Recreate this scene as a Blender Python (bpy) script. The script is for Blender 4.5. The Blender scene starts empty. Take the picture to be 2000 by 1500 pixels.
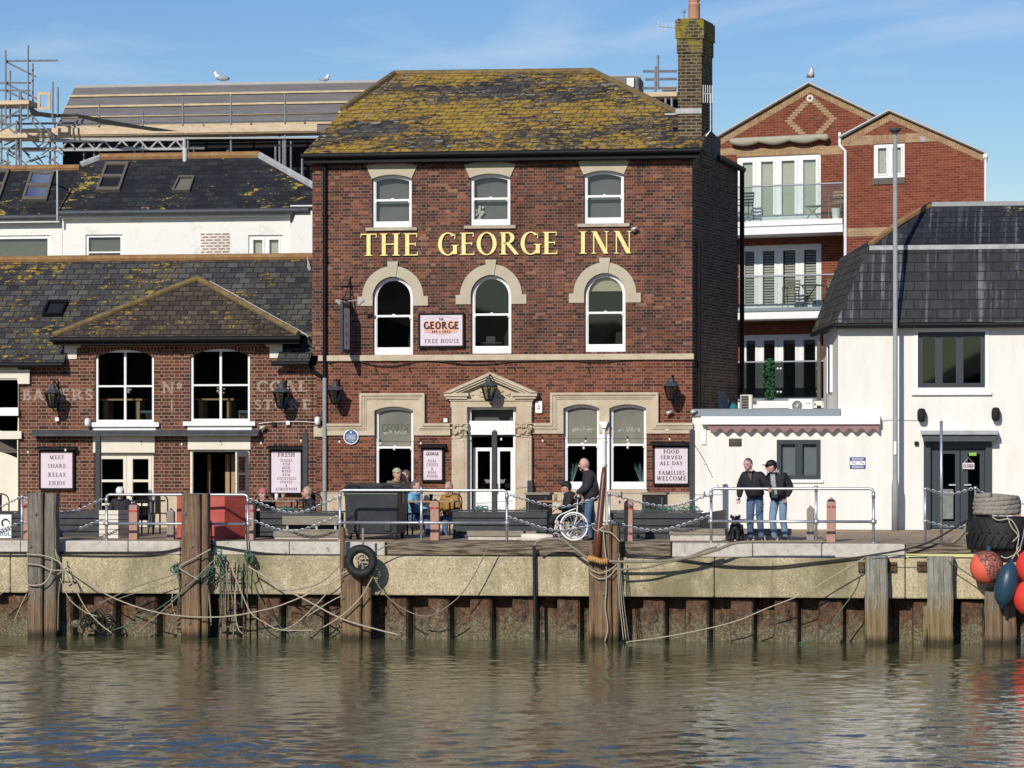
import bpy, math, random
from mathutils import Vector, Matrix
from mathutils.geometry import tessellate_polygon
R = math.radians
random.seed(7)
S = bpy.context.scene
col = S.collection
# ---------------------------------------------------------------- camera
THETA = math.atan(.16); FOC = 6500.0; HOR = 900.0; DQ = 66.0; EYE = 1.62
CX, CY = DQ*math.sin(THETA), -DQ*math.cos(THETA)
cd = bpy.data.cameras.new('camera'); cam = bpy.data.objects.new('camera', cd); col.objects.link(cam)
cam.location = (CX, CY, EYE); cam.rotation_euler = (R(90), 0, THETA)
cd.sensor_width = 36; cd.lens = FOC*36/2000; cd.shift_y = (HOR-750)/2000
cd.clip_start = .5; cd.clip_end = 3000
S.camera = cam
# ---------------------------------------------------------------- light
SUN_EL, SUN_AZ = 28.0, 13.0      # azimuth measured from -y (behind the camera) towards -x (left)
sd = bpy.data.lights.new('sun', 'SUN'); sd.energy = 3.9; sd.angle = R(.5); sd.color = (1, .94, .84)
sun = bpy.data.objects.new('sun', sd); col.objects.link(sun)
sdir = Vector((math.sin(R(SUN_AZ))*math.cos(R(SUN_EL)), math.cos(R(SUN_AZ))*math.cos(R(SUN_EL)), -math.sin(R(SUN_EL))))
sun.rotation_euler = sdir.to_track_quat('-Z', 'Y').to_euler(); sun.location = (-15, -60, 40)
w = bpy.data.worlds.new('World'); S.world = w; w.use_nodes = True
nt = w.node_tree; N = nt.nodes; L = nt.links
bg = N['Background']
sky = N.new('ShaderNodeTexSky'); sky.sky_type = 'NISHITA'; sky.sun_disc = False
sky.sun_elevation = R(SUN_EL); sky.sun_rotation = R(180+SUN_AZ); sky.air_density = 1.0; sky.dust_density = .1; sky.ozone_density = 2.6
tc = N.new('ShaderNodeTexCoord')
mp = N.new('ShaderNodeMapping'); mp.inputs['Scale'].default_value = (7, 7, 34); mp.inputs['Rotation'].default_value = (0, R(6), 0)
nz = N.new('ShaderNodeTexNoise'); nz.inputs['Scale'].default_value = 1.0; nz.inputs['Detail'].default_value = 6; nz.inputs['Roughness'].default_value = .55; nz.inputs['Distortion'].default_value = .6
rp = N.new('ShaderNodeValToRGB'); rp.color_ramp.elements[0].position = .53; rp.color_ramp.elements[1].position = .84
rp.color_ramp.elements[1].color = (.75, .75, .75, 1)
mx = N.new('ShaderNodeMix'); mx.data_type = 'RGBA'; mx.inputs[7].default_value = (7.0, 7.8, 8.9, 1)
L.new(tc.outputs['Generated'], mp.inputs[0]); L.new(mp.outputs[0], nz.inputs[0]); L.new(nz.outputs[0], rp.inputs[0])
L.new(rp.outputs[0], mx.inputs[0]); hs = N.new('ShaderNodeHueSaturation'); hs.inputs['Saturation'].default_value = 1.42; hs.inputs['Value'].default_value = .93; hs.inputs['Hue'].default_value = .522; L.new(sky.outputs[0], hs.inputs['Color']); L.new(hs.outputs[0], mx.inputs[6]); L.new(mx.outputs[2], bg.inputs[0])
bg.inputs[1].default_value = .1
S.view_settings.view_transform = 'Standard'; S.view_settings.look = 'None'; S.view_settings.exposure = 0; S.view_settings.gamma = 1
S.cycles.max_bounces = 8; S.cycles.transparent_max_bounces = 16

# ---------------------------------------------------------------- helpers
class Frame:
    """a horizontal frame: origin on the ground plane and a turn about z"""
    def __init__(s, ox=0, oy=0, phi=0):
        s.o = Vector((ox, oy, 0)); s.phi = phi; s.M = Matrix.Translation(s.o) @ Matrix.Rotation(phi, 4, 'Z'); s.I = s.M.inverted()
    def w(s, px, py, y=0):
        c = s.I @ Vector((CX, CY, EYE))
        r = Vector((math.cos(THETA), math.sin(THETA), 0)); f = Vector((-math.sin(THETA), math.cos(THETA), 0))
        d = s.I.to_3x3() @ (r*((px-1000)/FOC) + f + Vector((0, 0, (HOR-py)/FOC)))
        t = (y-c.y)/d.y; p = c+d*t
        return p.x, p.z
F0 = Frame()
def W(px, py, y): return F0.w(px, py, y)
def P3(px, py, y): x, z = W(px, py, y); return Vector((x, y, z))

OFF = {}
def tag(o, label=None, cat=None, group=None, kind=None):
    if label: o['label'] = label
    if cat: o['category'] = cat
    if group: o['group'] = group
    if kind: o['kind'] = kind
    return o
def thing(name, label, cat, at=(0, 0, 0), group=None, frame=F0):
    o = bpy.data.objects.new(name, None); col.objects.link(o); o.empty_display_size = .2
    at = Vector(at); o.location = frame.M @ at; o.rotation_euler = (0, 0, frame.phi)
    OFF[o.name] = at
    return tag(o, label, cat, group)
def copy_tree(o, parent=None):
    c = o.copy(); col.objects.link(c); OFF[c.name] = OFF.get(o.name, Vector())
    if parent: c.parent = parent
    for ch in list(o.children):
        copy_tree(ch, c)
    return c

class MB:
    def __init__(s): s.v = []; s.f = []; s.sm = False
    def add(s, vs, fs):
        n = len(s.v); s.v += [tuple(v) for v in vs]; s.f += [tuple(i+n for i in f) for f in fs]; return s
    def box(s, x0, x1, y0, y1, z0, z1):
        if x0 > x1: x0, x1 = x1, x0
        if y0 > y1: y0, y1 = y1, y0
        if z0 > z1: z0, z1 = z1, z0
        return s.add([(x0,y0,z0),(x1,y0,z0),(x1,y1,z0),(x0,y1,z0),(x0,y0,z1),(x1,y0,z1),(x1,y1,z1),(x0,y1,z1)],
            [(0,3,2,1),(4,5,6,7),(0,1,5,4),(1,2,6,5),(2,3,7,6),(3,0,4,7)])
    def pbox(s, px0, py0, px1, py1, y0, y1):
        """box whose front face, at depth y0, spans the two sighted corners"""
        a = W(px0, py0, y0); b = W(px1, py1, y0); return s.box(a[0], b[0], y0, y1, a[1], b[1])
    def prism(s, pts, y0, y1):
        """outline in (x,z) given a thickness in y"""
        n = len(pts); vs = [(x, y0, z) for x, z in pts]+[(x, y1, z) for x, z in pts]
        tri = tessellate_polygon([[Vector((x, z, 0)) for x, z in pts]])
        fs = [t for t in tri]+[tuple(i+n for i in t[::-1]) for t in tri]
        fs += [(i, (i+1) % n, (i+1) % n+n, i+n) for i in range(n)]
        return s.add(vs, fs)
    def extr(s, pts, d):
        """3D planar outline extruded by vector d"""
        n = len(pts); d = Vector(d); P = [Vector(p) for p in pts]
        tri = tessellate_polygon([P])
        vs = P+[p+d for p in P]
        fs = [t for t in tri]+[tuple(i+n for i in t[::-1]) for t in tri]+[(i, (i+1) % n, (i+1) % n+n, i+n) for i in range(n)]
        return s.add(vs, fs)
    def ring(s, lo, li, y0, y1):
        n = len(lo); vs = [(x, y0, z) for x, z in lo]+[(x, y0, z) for x, z in li]+[(x, y1, z) for x, z in lo]+[(x, y1, z) for x, z in li]
        fs = []
        for i in range(n):
            j = (i+1) % n
            fs += [(i, j, n+j, n+i), (2*n+i, 3*n+i, 3*n+j, 2*n+j), (i, 2*n+i, 2*n+j, j), (n+i, n+j, 3*n+j, 3*n+i)]
        return s.add(vs, fs)
    def sheet(s, outer, holes, y, dep):
        """wall face at y with holes, each hole given reveals dep deep"""
        loops = [outer]+holes; P = [[Vector((x, z, 0)) for x, z in l] for l in loops]
        flat = [(x, y, z) for l in loops for x, z in l]
        s.add(flat, tessellate_polygon(P))
        for l in holes:
            n = len(l); s.add([(x, y, z) for x, z in l]+[(x, y+dep, z) for x, z in l], [(i, (i+1) % n, (i+1) % n+n, i+n) for i in range(n)])
        return s
    def cyl(s, a, b, r0, r1=None, n=10, caps=True):
        a = Vector(a); b = Vector(b); r1 = r0 if r1 is None else r1
        d = (b-a).normalized(); u = d.orthogonal().normalized(); v = d.cross(u)
        vs = []
        for p, r in ((a, r0), (b, r1)):
            vs += [p+(u*math.cos(2*math.pi*i/n)+v*math.sin(2*math.pi*i/n))*r for i in range(n)]
        fs = [(i, (i+1) % n, (i+1) % n+n, i+n) for i in range(n)]
        if caps: fs += [tuple(range(n))[::-1], tuple(range(n, 2*n))]
        return s.add(vs, fs)
    def tube(s, path, r, n=7, closed=False, radii=None):
        path = [Vector(p) for p in path]; m = len(path); vs = []; prev = None
        for i, p in enumerate(path):
            a = path[i-1] if (i > 0 or closed) else p; b = path[(i+1) % m] if (i < m-1 or closed) else p
            d = (b-a)
            d = d.normalized() if d.length > 1e-9 else Vector((0, 0, 1))
            if prev is None: u = d.orthogonal().normalized()
            else:
                u = prev-d*prev.dot(d); u = u.normalized() if u.length > 1e-6 else d.orthogonal().normalized()
            prev = u; v = d.cross(u); rr = radii[i] if radii else r
            vs += [p+(u*math.cos(2*math.pi*k/n)+v*math.sin(2*math.pi*k/n))*rr for k in range(n)]
        fs = []
        for i in range(m if closed else m-1):
            j = (i+1) % m
            fs += [(i*n+k, i*n+(k+1) % n, j*n+(k+1) % n, j*n+k) for k in range(n)]
        if not closed: fs += [tuple(range(n))[::-1], tuple(range((m-1)*n, m*n))]
        return s.add(vs, fs)
    def ball(s, c, r, n=12, m=8, f=None):
        c = Vector(c); r = Vector(r) if hasattr(r, '__len__') else Vector((r, r, r)); vs = []; fs = []
        for j in range(m+1):
            t = math.pi*j/m
            for i in range(n):
                a = 2*math.pi*i/n; q = Vector((math.sin(t)*math.cos(a), math.sin(t)*math.sin(a), math.cos(t)))
                if f: q = f(q)
                vs.append(c+Vector((q.x*r.x, q.y*r.y, q.z*r.z)))
        for j in range(m):
            for i in range(n): fs.append((j*n+i, (j+1)*n+i, (j+1)*n+(i+1) % n, j*n+(i+1) % n))
        return s.add(vs, fs)
    def lathe(s, prof, c, n=14, axis='z'):
        """profile [(r,h)] turned round an axis through c"""
        c = Vector(c); vs = []; m = len(prof)
        for r, h in prof:
            for i in range(n):
                a = 2*math.pi*i/n; x, y = r*math.cos(a), r*math.sin(a)
                vs.append(c+(Vector((x, y, h)) if axis == 'z' else Vector((x, h, y)) if axis == 'y' else Vector((h, x, y))))
        fs = [(j*n+i, j*n+(i+1) % n, (j+1)*n+(i+1) % n, (j+1)*n+i) for j in range(m-1) for i in range(n)]
        return s.add(vs, fs)
    def build(s, name, mat, parent=None, smooth=False, bevel=0):
        off = OFF.get(parent.name, Vector()) if parent else Vector()
        me = bpy.data.meshes.new(name); me.from_pydata([tuple(Vector(v)-off) for v in s.v], [], s.f)
        import bmesh
        bm = bmesh.new(); bm.from_mesh(me); bmesh.ops.remove_doubles(bm, verts=bm.verts, dist=1e-5)
        bmesh.ops.recalc_face_normals(bm, faces=bm.faces); bm.to_mesh(me); bm.free()
        if smooth: me.shade_smooth()
        me.materials.append(MAT[mat] if isinstance(mat, str) else mat)
        o = bpy.data.objects.new(name, me); col.objects.link(o)
        if parent: o.parent = parent
        OFF[o.name] = off
        if bevel:
            b = o.modifiers.new('b', 'BEVEL'); b.width = bevel; b.segments = 2; b.limit_method = 'ANGLE'; b.angle_limit = R(40)
        return o
def lone(name, label, cat, mb, mat, group=None, smooth=False, kind=None, bevel=0):
    """a thing that is a single mesh; its origin is moved to its base"""
    if mb.v:
        xs = [v[0] for v in mb.v]; ys = [v[1] for v in mb.v]; zs = [v[2] for v in mb.v]
        c = Vector(((min(xs)+max(xs))/2, (min(ys)+max(ys))/2, min(zs)))
    else: c = Vector()
    s_v = mb.v; mb.v = [tuple(Vector(v)-c) for v in s_v]; o = mb.build(name, mat, None, smooth, bevel); o.location = c; OFF[o.name] = c
    return tag(o, label, cat, group, kind)

def crm(pts, k=8):
    """smooth curve through points"""
    P = [Vector(p) for p in pts]; P = [P[0]*2-P[1]]+P+[P[-1]*2-P[-2]]; out = []
    for i in range(1, len(P)-2):
        for j in range(k):
            t = j/k; a, b, c, d = P[i-1], P[i], P[i+1], P[i+2]
            out.append(.5*((2*b)+(c-a)*t+(2*a-5*b+4*c-d)*t*t+(3*b-a-3*c+d)*t**3))
    return out+[P[-2]]
def arch(x0, x1, z0, z1, rise, n=12, ins=0, insb=None):
    """opening outline, rise = height of the arc part, apex at z1"""
    hw = (x1-x0)/2; rise = min(rise, hw)
    rad = (hw*hw+rise*rise)/(2*rise); cx = (x0+x1)/2; cz = z1-rad
    x0 += ins; x1 -= ins; z0 += ins if insb is None else insb; rad -= ins; hw -= ins
    a = math.asin(min(1, hw/rad)); out = [(x0, z0), (x1, z0)]
    for i in range(n+1):
        t = a-2*a*i/n; out.append((cx+rad*math.sin(t), cz+rad*math.cos(t)))
    return out
def rect(x0, x1, z0, z1, ins=0): return [(x0+ins, z0+ins), (x1-ins, z0+ins), (x1-ins, z1-ins), (x0+ins, z1-ins)]
def prect(px0, py0, px1, py1, y):
    """(x0,x1,z0,z1) of a sighted rectangle on the plane y"""
    mx_, my = (px0+px1)/2, (py0+py1)/2
    return W(px0, my, y)[0], W(px1, my, y)[0], W(mx_, py1, y)[1], W(mx_, py0, y)[1]

# ---------------------------------------------------------------- materials
MAT = {}
class G:
    def __init__(s, name):
        m = bpy.data.materials.new(name); m.use_nodes = True; s.m = m; s.t = m.node_tree; s.b = s.t.nodes['Principled BSDF']; MAT[name] = m
        s.tc = s.t.nodes.new('ShaderNodeTexCoord')
    def n(s, typ, **kw):
        nd = s.t.nodes.new(typ)
        for k, v in kw.items():
            if k.startswith('i_'): nd.inputs[k[2:].replace('_', ' ')].default_value = v
            else: setattr(nd, k, v)
        return nd
    def l(s, a, b): s.t.links.new(a, b)
    def sc(s, x, y, z, src=None):
        q = s.n('ShaderNodeMapping'); q.inputs['Scale'].default_value = (x, y, z); s.l(src or s.tc.outputs['Object'], q.inputs[0]); return q.outputs[0]
    def noise(s, scale, detail=4, rough=.6, vec=None, dist=0):
        q = s.n('ShaderNodeTexNoise'); q.inputs['Scale'].default_value = scale; q.inputs['Detail'].default_value = detail; q.inputs['Roughness'].default_value = rough
        q.inputs['Distortion'].default_value = dist
        s.l(vec or s.tc.outputs['Object'], q.inputs[0]); return q.outputs[0]
    def ramp(s, src, stops, interp='LINEAR'):
        q = s.n('ShaderNodeValToRGB'); cr = q.color_ramp; cr.interpolation = interp
        while len(cr.elements) < len(stops): cr.elements.new(.5)
        for e, (p, c) in zip(cr.elements, stops):
            e.position = p; e.color = (c, c, c, 1) if not hasattr(c, '__len__') else (*c, 1)
        s.l(src, q.inputs[0]); return q.outputs[0]
    def mix(s, fac, a, b, mode='MIX'):
        q = s.n('ShaderNodeMix'); q.data_type = 'RGBA'; q.blend_type = mode
        for inp, v in ((0, fac), (6, a), (7, b)):
            if hasattr(v, 'links') or hasattr(v, 'is_linked'): s.l(v, q.inputs[inp])
            elif inp == 0: q.inputs[0].default_value = v
            else: q.inputs[inp].default_value = (*v, 1)
        return q.outputs[2]
    def math(s, op, a, b=0):
        q = s.n('ShaderNodeMath'); q.operation = op
        for i, v in ((0, a), (1, b)):
            if isinstance(v, (int, float)): q.inputs[i].default_value = v
            else: s.l(v, q.inputs[i])
        return q.outputs[0]
    def uv(s, mode, off=(0, 0), kv=1.0):
        """flat brick coordinates: u from the named axis, v from height"""
        q = s.n('ShaderNodeSeparateXYZ'); s.l(s.tc.outputs['Object'], q.inputs[0])
        u = q.outputs[0] if mode == 'x' else q.outputs[1] if mode == 'y' else s.math('ADD', q.outputs[0], q.outputs[1])
        c = s.n('ShaderNodeCombineXYZ'); s.l(s.math('ADD', u, 100+off[0]), c.inputs[0]); s.l(s.math('ADD', s.math('MULTIPLY', q.outputs[2], kv), 50+off[1]), c.inputs[1])
        return c.outputs[0]
    def bump(s, h, strength=.3, dist=.02):
        q = s.n('ShaderNodeBump'); q.inputs['Strength'].default_value = strength; q.inputs['Distance'].default_value = dist
        s.l(h, q.inputs['Height']); s.l(q.outputs[0], s.b.inputs['Normal'])
    def fin(s, c, rough=.8, spec=.3):
        if hasattr(c, 'is_linked'): s.l(c, s.b.inputs['Base Color'])
        else: s.b.inputs['Base Color'].default_value = (*c, 1)
        s.b.inputs['Roughness'].default_value = rough; s.b.inputs['Specular IOR Level'].default_value = spec
        return s.m
def plain(name, c, rough=.6, metal=0, c2=None, sc=6, st=(1, 1, 1), bump=0, bsc=30, spec=.4, lo=.35, hi=.65):
    g = G(name)
    if c2: base = g.mix(g.ramp(g.noise(sc, 6, .65, g.sc(*st)), [(lo, 0), (hi, 1)]), c, c2)
    else: base = g.mix(g.ramp(g.noise(sc, 5, .6), [(.3, 0), (.7, 1)]), tuple(x*.9 for x in c), c)
    if bump: g.bump(g.noise(bsc, 5, .6, g.sc(*st)), bump, .02)
    g.fin(base, rough, spec); g.b.inputs['Metallic'].default_value = metal
    return g.m
def brick(name, stops, mortar, bw=.225, bh=.075, ms=.009, mode='xy', squash=1.0, grime=(.6, 1.0), gsc=.6, bump=.5, kv=1, rough=.9, extra=None):
    g = G(name); uv = g.uv(mode, kv=kv)
    b = g.n('ShaderNodeTexBrick'); b.inputs['Scale'].default_value = 1; b.inputs['Mortar Size'].default_value = ms; b.inputs['Mortar Smooth'].default_value = .25
    b.inputs['Brick Width'].default_value = bw; b.inputs['Row Height'].default_value = bh; b.squash = squash; b.squash_frequency = 2; b.offset = .5
    b.inputs['Color1'].default_value = (0, 0, 0, 1); b.inputs['Color2'].default_value = (1, 1, 1, 1); b.inputs['Mortar'].default_value = (0, 0, 0, 1)
    g.l(uv, b.inputs[0])
    c = g.ramp(b.outputs['Color'], stops)
    c = g.mix(.5, c, g.ramp(g.noise(30, 4, .7), [(.3, .55), (.7, 1.25)]), 'MULTIPLY')
    c = g.mix(b.outputs['Fac'], c, mortar)
    lo, hi = grime
    c = g.mix(.8, c, g.ramp(g.noise(gsc, 6, .65), [(.3, lo), (.68, hi)]), 'MULTIPLY')
    if extra: c = extra(g, c)
    inv = g.math('SUBTRACT', 1, b.outputs['Fac'])
    g.bump(g.math('ADD', inv, g.math('MULTIPLY', g.noise(45, 4), .5)), bump, .012)
    return g.fin(c, rough, .2)
def slate(name, stops, mode='x', kv=1.3, bw=.3, bh=.2, lichen=0, lc=(.42, .29, .03), lsc=2.2, lch2=0, streak=0, gap=(.012, .012, .012)):
    g = G(name); uv = g.uv(mode, kv=kv)
    b = g.n('ShaderNodeTexBrick'); b.inputs['Scale'].default_value = 1; b.inputs['Mortar Size'].default_value = .012; b.inputs['Mortar Smooth'].default_value = .3
    b.inputs['Brick Width'].default_value = bw; b.inputs['Row Height'].default_value = bh; b.offset = .5
    b.inputs['Color1'].default_value = (0, 0, 0, 1); b.inputs['Color2'].default_value = (1, 1, 1, 1); b.inputs['Mortar'].default_value = (0, 0, 0, 1)
    g.l(uv, b.inputs[0])
    c = g.ramp(b.outputs['Color'], stops)
    c = g.mix(.6, c, g.ramp(g.noise(9, 6, .7), [(.3, .5), (.7, 1.4)]), 'MULTIPLY')
    c = g.mix(.7, c, g.ramp(g.noise(.7, 5, .6), [(.35, .65), (.68, 1.25)]), 'MULTIPLY')
    if streak:
        st = g.ramp(g.noise(1, 4, .6, g.sc(8, .1, .30)), [(.51, 0), (.63, 1)])
        st2 = g.ramp(g.noise(1, 5, .6, g.sc(1.2, .1, .8)), [(.42, 0), (.62, 1)])
        c = g.mix(g.math('MULTIPLY', g.math('MULTIPLY', st, st2), streak*.7), c, (.30, .31, .32))
    c = g.mix(b.outputs['Fac'], c, gap)
    h = g.math('SUBTRACT', 1, b.outputs['Fac'])
    dk = b.outputs['Fac']
    # each course overlaps the one below: a saw-tooth height along the slope
    fr = g.n('ShaderNodeSeparateXYZ'); g.l(uv, fr.inputs[0])
    saw = g.math('FRACT', g.math('DIVIDE', fr.outputs[1], bh))
    if lichen:
        big = g.noise(.45, 3, .5)
        warp = g.mix(.35, g.sc(.8, .8, 2.4), b.outputs['Color'], 'ADD')
        m = g.math('ADD', g.noise(lsc, 9, .72, warp), g.math('MULTIPLY', big, .5))
        k = g.ramp(m, [(lichen, 0), (lichen+.03, 1)])
        lcol = g.ramp(g.noise(4.5, 5, .7), [(.3, tuple(x*.45 for x in lc)), (.5, lc), (.72, (lc[0]*1.25, lc[1]*1.35, lc[2]*2.2))])
        c = g.mix(g.math('MULTIPLY', k, g.math('SUBTRACT', 1, g.math('MULTIPLY', dk, .8))), c, lcol); h = g.math('ADD', h, g.math('MULTIPLY', k, .8))
        if lch2:
            k2 = g.ramp(g.noise(3.1, 8, .75, warp), [(lch2, 0), (lch2+.03, 1)])
            c = g.mix(k2, c, (.42, .41, .36))
    g.bump(g.math('ADD', g.math('MULTIPLY', saw, -.8), h), .7, .02)
    return g.fin(c, .75, .35)

brick('pub_brick', [(0, (.04, .028, .024)), (.2, (.075, .038, .030)), (.42, (.145, .048, .034)), (.62, (.11, .058, .045)), (.82, (.19, .062, .036)), (.93, (.25, .09, .045)), (1, (.28, .15, .095))], (.235, .15, .11), bh=.066, bw=.22, ms=.008, squash=.5, grime=(.50, 1.25), gsc=1.0)
brick('pub_brick_base', [(0, (.06, .026, .019)), (.35, (.145, .045, .028)), (.7, (.20, .060, .034)), (1, (.29, .105, .055))], (.26, .165, .12), bh=.066, bw=.22, ms=.008, squash=.5, grime=(.6, 1.15), gsc=1.1)
brick('pub_side_shaded_brick', [(0, (.024, .017, .014)), (.5, (.09, .054, .038)), (1, (.17, .10, .065))], (.28, .215, .155), bh=.066, bw=.22, ms=.0095, mode='y', squash=.5)  # brick tones darkened so the colour itself deepens the side wall's shade
def warehouse_extra(g, c): return c
brick('warehouse_brick', [(0, (.055, .026, .02)), (.4, (.125, .045, .031)), (.75, (.165, .055, .036)), (1, (.25, .095, .052))], (.29, .20, .145), bh=.078, bw=.24, ms=.011, squash=.5, grime=(.62, 1.1), gsc=.8)
brick('flats_brick', [(0, (.17, .04, .022)), (.5, (.215, .052, .028)), (1, (.27, .075, .04))], (.27, .16, .115), bh=.078, bw=.225, ms=.007, grime=(.75, 1.05), bump=.3)
brick('buff_brick', [(0, (.36, .22, .11)), (1, (.47, .31, .17))], (.42, .34, .25), bh=.078, bw=.225, ms=.008, grime=(.8, 1.05), bump=.3)
brick('buff_soldier', [(0, (.36, .22, .11)), (1, (.47, .31, .17))], (.26, .18, .12), bh=.24, bw=.078, ms=.01, grime=(.8, 1.05), bump=.3)
brick('arch_brick', [(0, (.12, .035, .024)), (1, (.25, .08, .045))], (.36, .25, .18), bh=.13, bw=.078, ms=.012)
def moss(g, c):
    q = g.n('ShaderNodeSeparateXYZ'); g.l(g.tc.outputs['Object'], q.inputs[0])
    k = g.ramp(g.math('ADD', g.noise(5, 8, .75), g.math('MULTIPLY', g.math('SUBTRACT', q.outputs[2], 10.6), .10)), [(.52, 0), (.60, 1)])
    return g.mix(k, c, g.ramp(g.noise(6, 4), [(.35, (.16, .13, .02)), (.65, (.30, .24, .04))]))
brick('chimney_brick', [(0, (.035, .028, .02)), (.5, (.09, .06, .04)), (1, (.16, .10, .06))], (.27, .23, .15), bh=.075, bw=.23, ms=.011, extra=moss)
ST = [(0, (.025, .026, .03)), (.5, (.05, .052, .055)), (1, (.085, .085, .085))]
slate('pub_slate', [(0, (.035, .031, .026)), (.5, (.075, .064, .048)), (1, (.13, .112, .08))], bw=.28, bh=.17, lichen=.725, lc=(.43, .265, .028), lsc=4.4, lch2=.585)
slate('store_slate', [(0, (.030, .029, .034)), (.2, (.052, .050, .052)), (.6, (.070, .072, .064)), (1, (.10, .10, .085))], bw=.27, bh=.17, lichen=.80, lc=(.34, .23, .04), lsc=5.5)
slate('hip_slate', [(0, (.040, .031, .024)), (.5, (.070, .052, .038)), (1, (.10, .08, .055))], bw=.25, bh=.15, lichen=.845, lc=(.31, .20, .045), lsc=7)
slate('house_slate', [(0, (.013, .014, .018)), (.5, (.020, .022, .027)), (1, (.034, .036, .042))], bw=.3, bh=.17, lichen=.83, lc=(.36, .27, .06), lsc=3.2)
slate('mansard_slate', [(0, (.021, .023, .027)), (.5, (.027, .030, .034)), (1, (.036, .039, .044))], bw=.34, bh=.22, kv=1.06, lichen=.955, lc=(.4, .36, .1), lsc=5, streak=.9)
slate('upper_slate', [(0, (.02, .021, .027)), (1, (.036, .038, .044))], bw=.3, bh=.17, lichen=.90, lc=(.38, .33, .12), lsc=6, streak=.6)
slate('mansard_side', [(0, (.05, .046, .034)), (1, (.09, .08, .058))], mode='y', bw=.3, bh=.2, kv=1.06, lichen=.84, lc=(.2, .17, .08))
plain('ridge_tile', (.25, .11, .05), .9, c2=(.33, .21, .08), sc=5, bump=.4)
plain('ridge_lichen', (.12, .085, .05), .9, c2=(.25, .175, .06), sc=7, bump=.5)
plain('lead', (.30, .31, .32), .5, c2=(.45, .45, .44), sc=5)
plain('render_white', (.80, .785, .73), .85, c2=(.72, .69, .62), sc=1.5, st=(2.5, 2.5, .5), bump=.08, bsc=25, lo=.45, hi=.75)
plain('render_shade', (.60, .59, .55), .85, bump=.08)
plain('cream_paint', (.72, .66, .54), .7, c2=(.76, .71, .60), sc=3)
plain('white_paint', (.86, .86, .84), .4)
plain('stone', (.47, .38, .26), .9, c2=(.58, .50, .37), sc=3.5, bump=.25, bsc=18)
plain('stone_plain', (.46, .40, .29), .9, c2=(.52, .46, .35), sc=2, bump=.15)
plain('stone_sill', (.33, .28, .21), .9, c2=(.52, .46, .36), sc=4, bump=.25)
plain('black_paint', (.008, .008, .009), .6, spec=.2)
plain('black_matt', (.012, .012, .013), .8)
plain('charcoal', (.045, .052, .060), .6, c2=(.065, .073, .082), sc=4)
plain('anthracite', (.035, .045, .055), .4)
plain('lead_grey', (.23, .27, .29), .5)
plain('galv', (.42, .44, .46), .42, metal=.75, c2=(.55, .57, .58), sc=14)
plain('galv_dull', (.30, .32, .34), .5, metal=.5, c2=(.42, .44, .45), sc=10)
plain('lamp_grey', (.27, .28, .28), .55, c2=(.32, .33, .33), sc=5)
plain('yellow_letter', (.80, .68, .22), .5, c2=(.85, .76, .34), sc=8)
plain('letter_edge', (.5, .42, .08), .5)
plain('sign_pink', (.72, .62, .68), .5)
plain('sign_text', (.10, .055, .075), .6)
plain('sign_text2', (.20, .13, .17), .6)
plain('logo_dark', (.035, .012, .014), .6)
plain('logo_orange', (.70, .36, .25), .6, c2=(.75, .48, .38), sc=12)
plain('logo_line', (.35, .30, .33), .6)
plain('plaque_blue', (.06, .12, .25), .4)
plain('notice_blue', (.05, .09, .25), .5)
plain('paving', (.35, .27, .17), .9, c2=(.42, .33, .22), sc=3, bump=.1)
plain('rubber', (.010, .010, .011), .65, c2=(.022, .022, .023), sc=12, bump=.3)
plain('bin_plastic', (.022, .026, .030), .45, c2=(.035, .04, .045), sc=3)
plain('red_box', (.42, .07, .05), .6, c2=(.52, .11, .08), sc=3, lo=.4, hi=.7)
plain('red_band', (.45, .02, .02), .6)
plain('bollard_wood', (.38, .21, .16), .8, c2=(.46, .28, .21), sc=4, st=(6, 6, 1), bump=.2)
plain('grey_wood', (.20, .18, .15), .85, c2=(.34, .31, .26), sc=3, st=(14, 14, 1), bump=.5, bsc=8)
plain('grey_wood_x', (.19, .16, .12), .85, c2=(.32, .29, .23), sc=3, st=(1, 10, 14), bump=.4, bsc=8)
plain('mast_wood', (.09, .028, .016), .35, c2=(.16, .055, .03), sc=3, st=(10, 10, 1))
plain('navy_buoy', (.018, .05, .085), .38, c2=(.025, .065, .10), sc=3)
plain('red_buoy', (.72, .045, .03), .42, c2=(.78, .07, .05), sc=3)
plain('rope_pale', (.38, .33, .24), .9, c2=(.50, .44, .33), sc=30, bump=.5, bsc=60)
plain('rope_dull', (.20, .17, .12), .9, c2=(.30, .27, .20), sc=30, bump=.5, bsc=60)
plain('rope_green', (.03, .10, .07), .9, c2=(.10, .17, .12), sc=20)
plain('rope_blue', (.30, .34, .42), .8)
plain('black_hose', (.015, .015, .013), .6)
plain('skin', (.58, .33, .25), .55)
plain('skin_pink', (.62, .36, .30), .55)
plain('hair_grey', (.13, .11, .10), .8); plain('scaffold_steel', (.20, .21, .23), .5, metal=.4, c2=(.30, .31, .33), sc=10); plain('hair_dark', (.02, .016, .014), .6); plain('hair_fair', (.42, .32, .2), .7)
plain('jacket_black', (.010, .010, .012), .75, c2=(.022, .021, .024), sc=5, bump=1, bsc=7); plain('jacket_dark', (.016, .015, .019), .8, c2=(.032, .030, .036), sc=5, bump=1, bsc=7)
plain('jeans', (.055, .095, .17), .85, c2=(.10, .16, .26), sc=5, bump=.3, bsc=14); plain('jeans_pale', (.11, .18, .28), .85, c2=(.22, .32, .44), sc=4, bump=.3, bsc=14)
plain('hoodie', (.38, .39, .41), .9); plain('shirt_white', (.75, .75, .74), .8); plain('jumper', (.16, .09, .075), .9)
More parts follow.
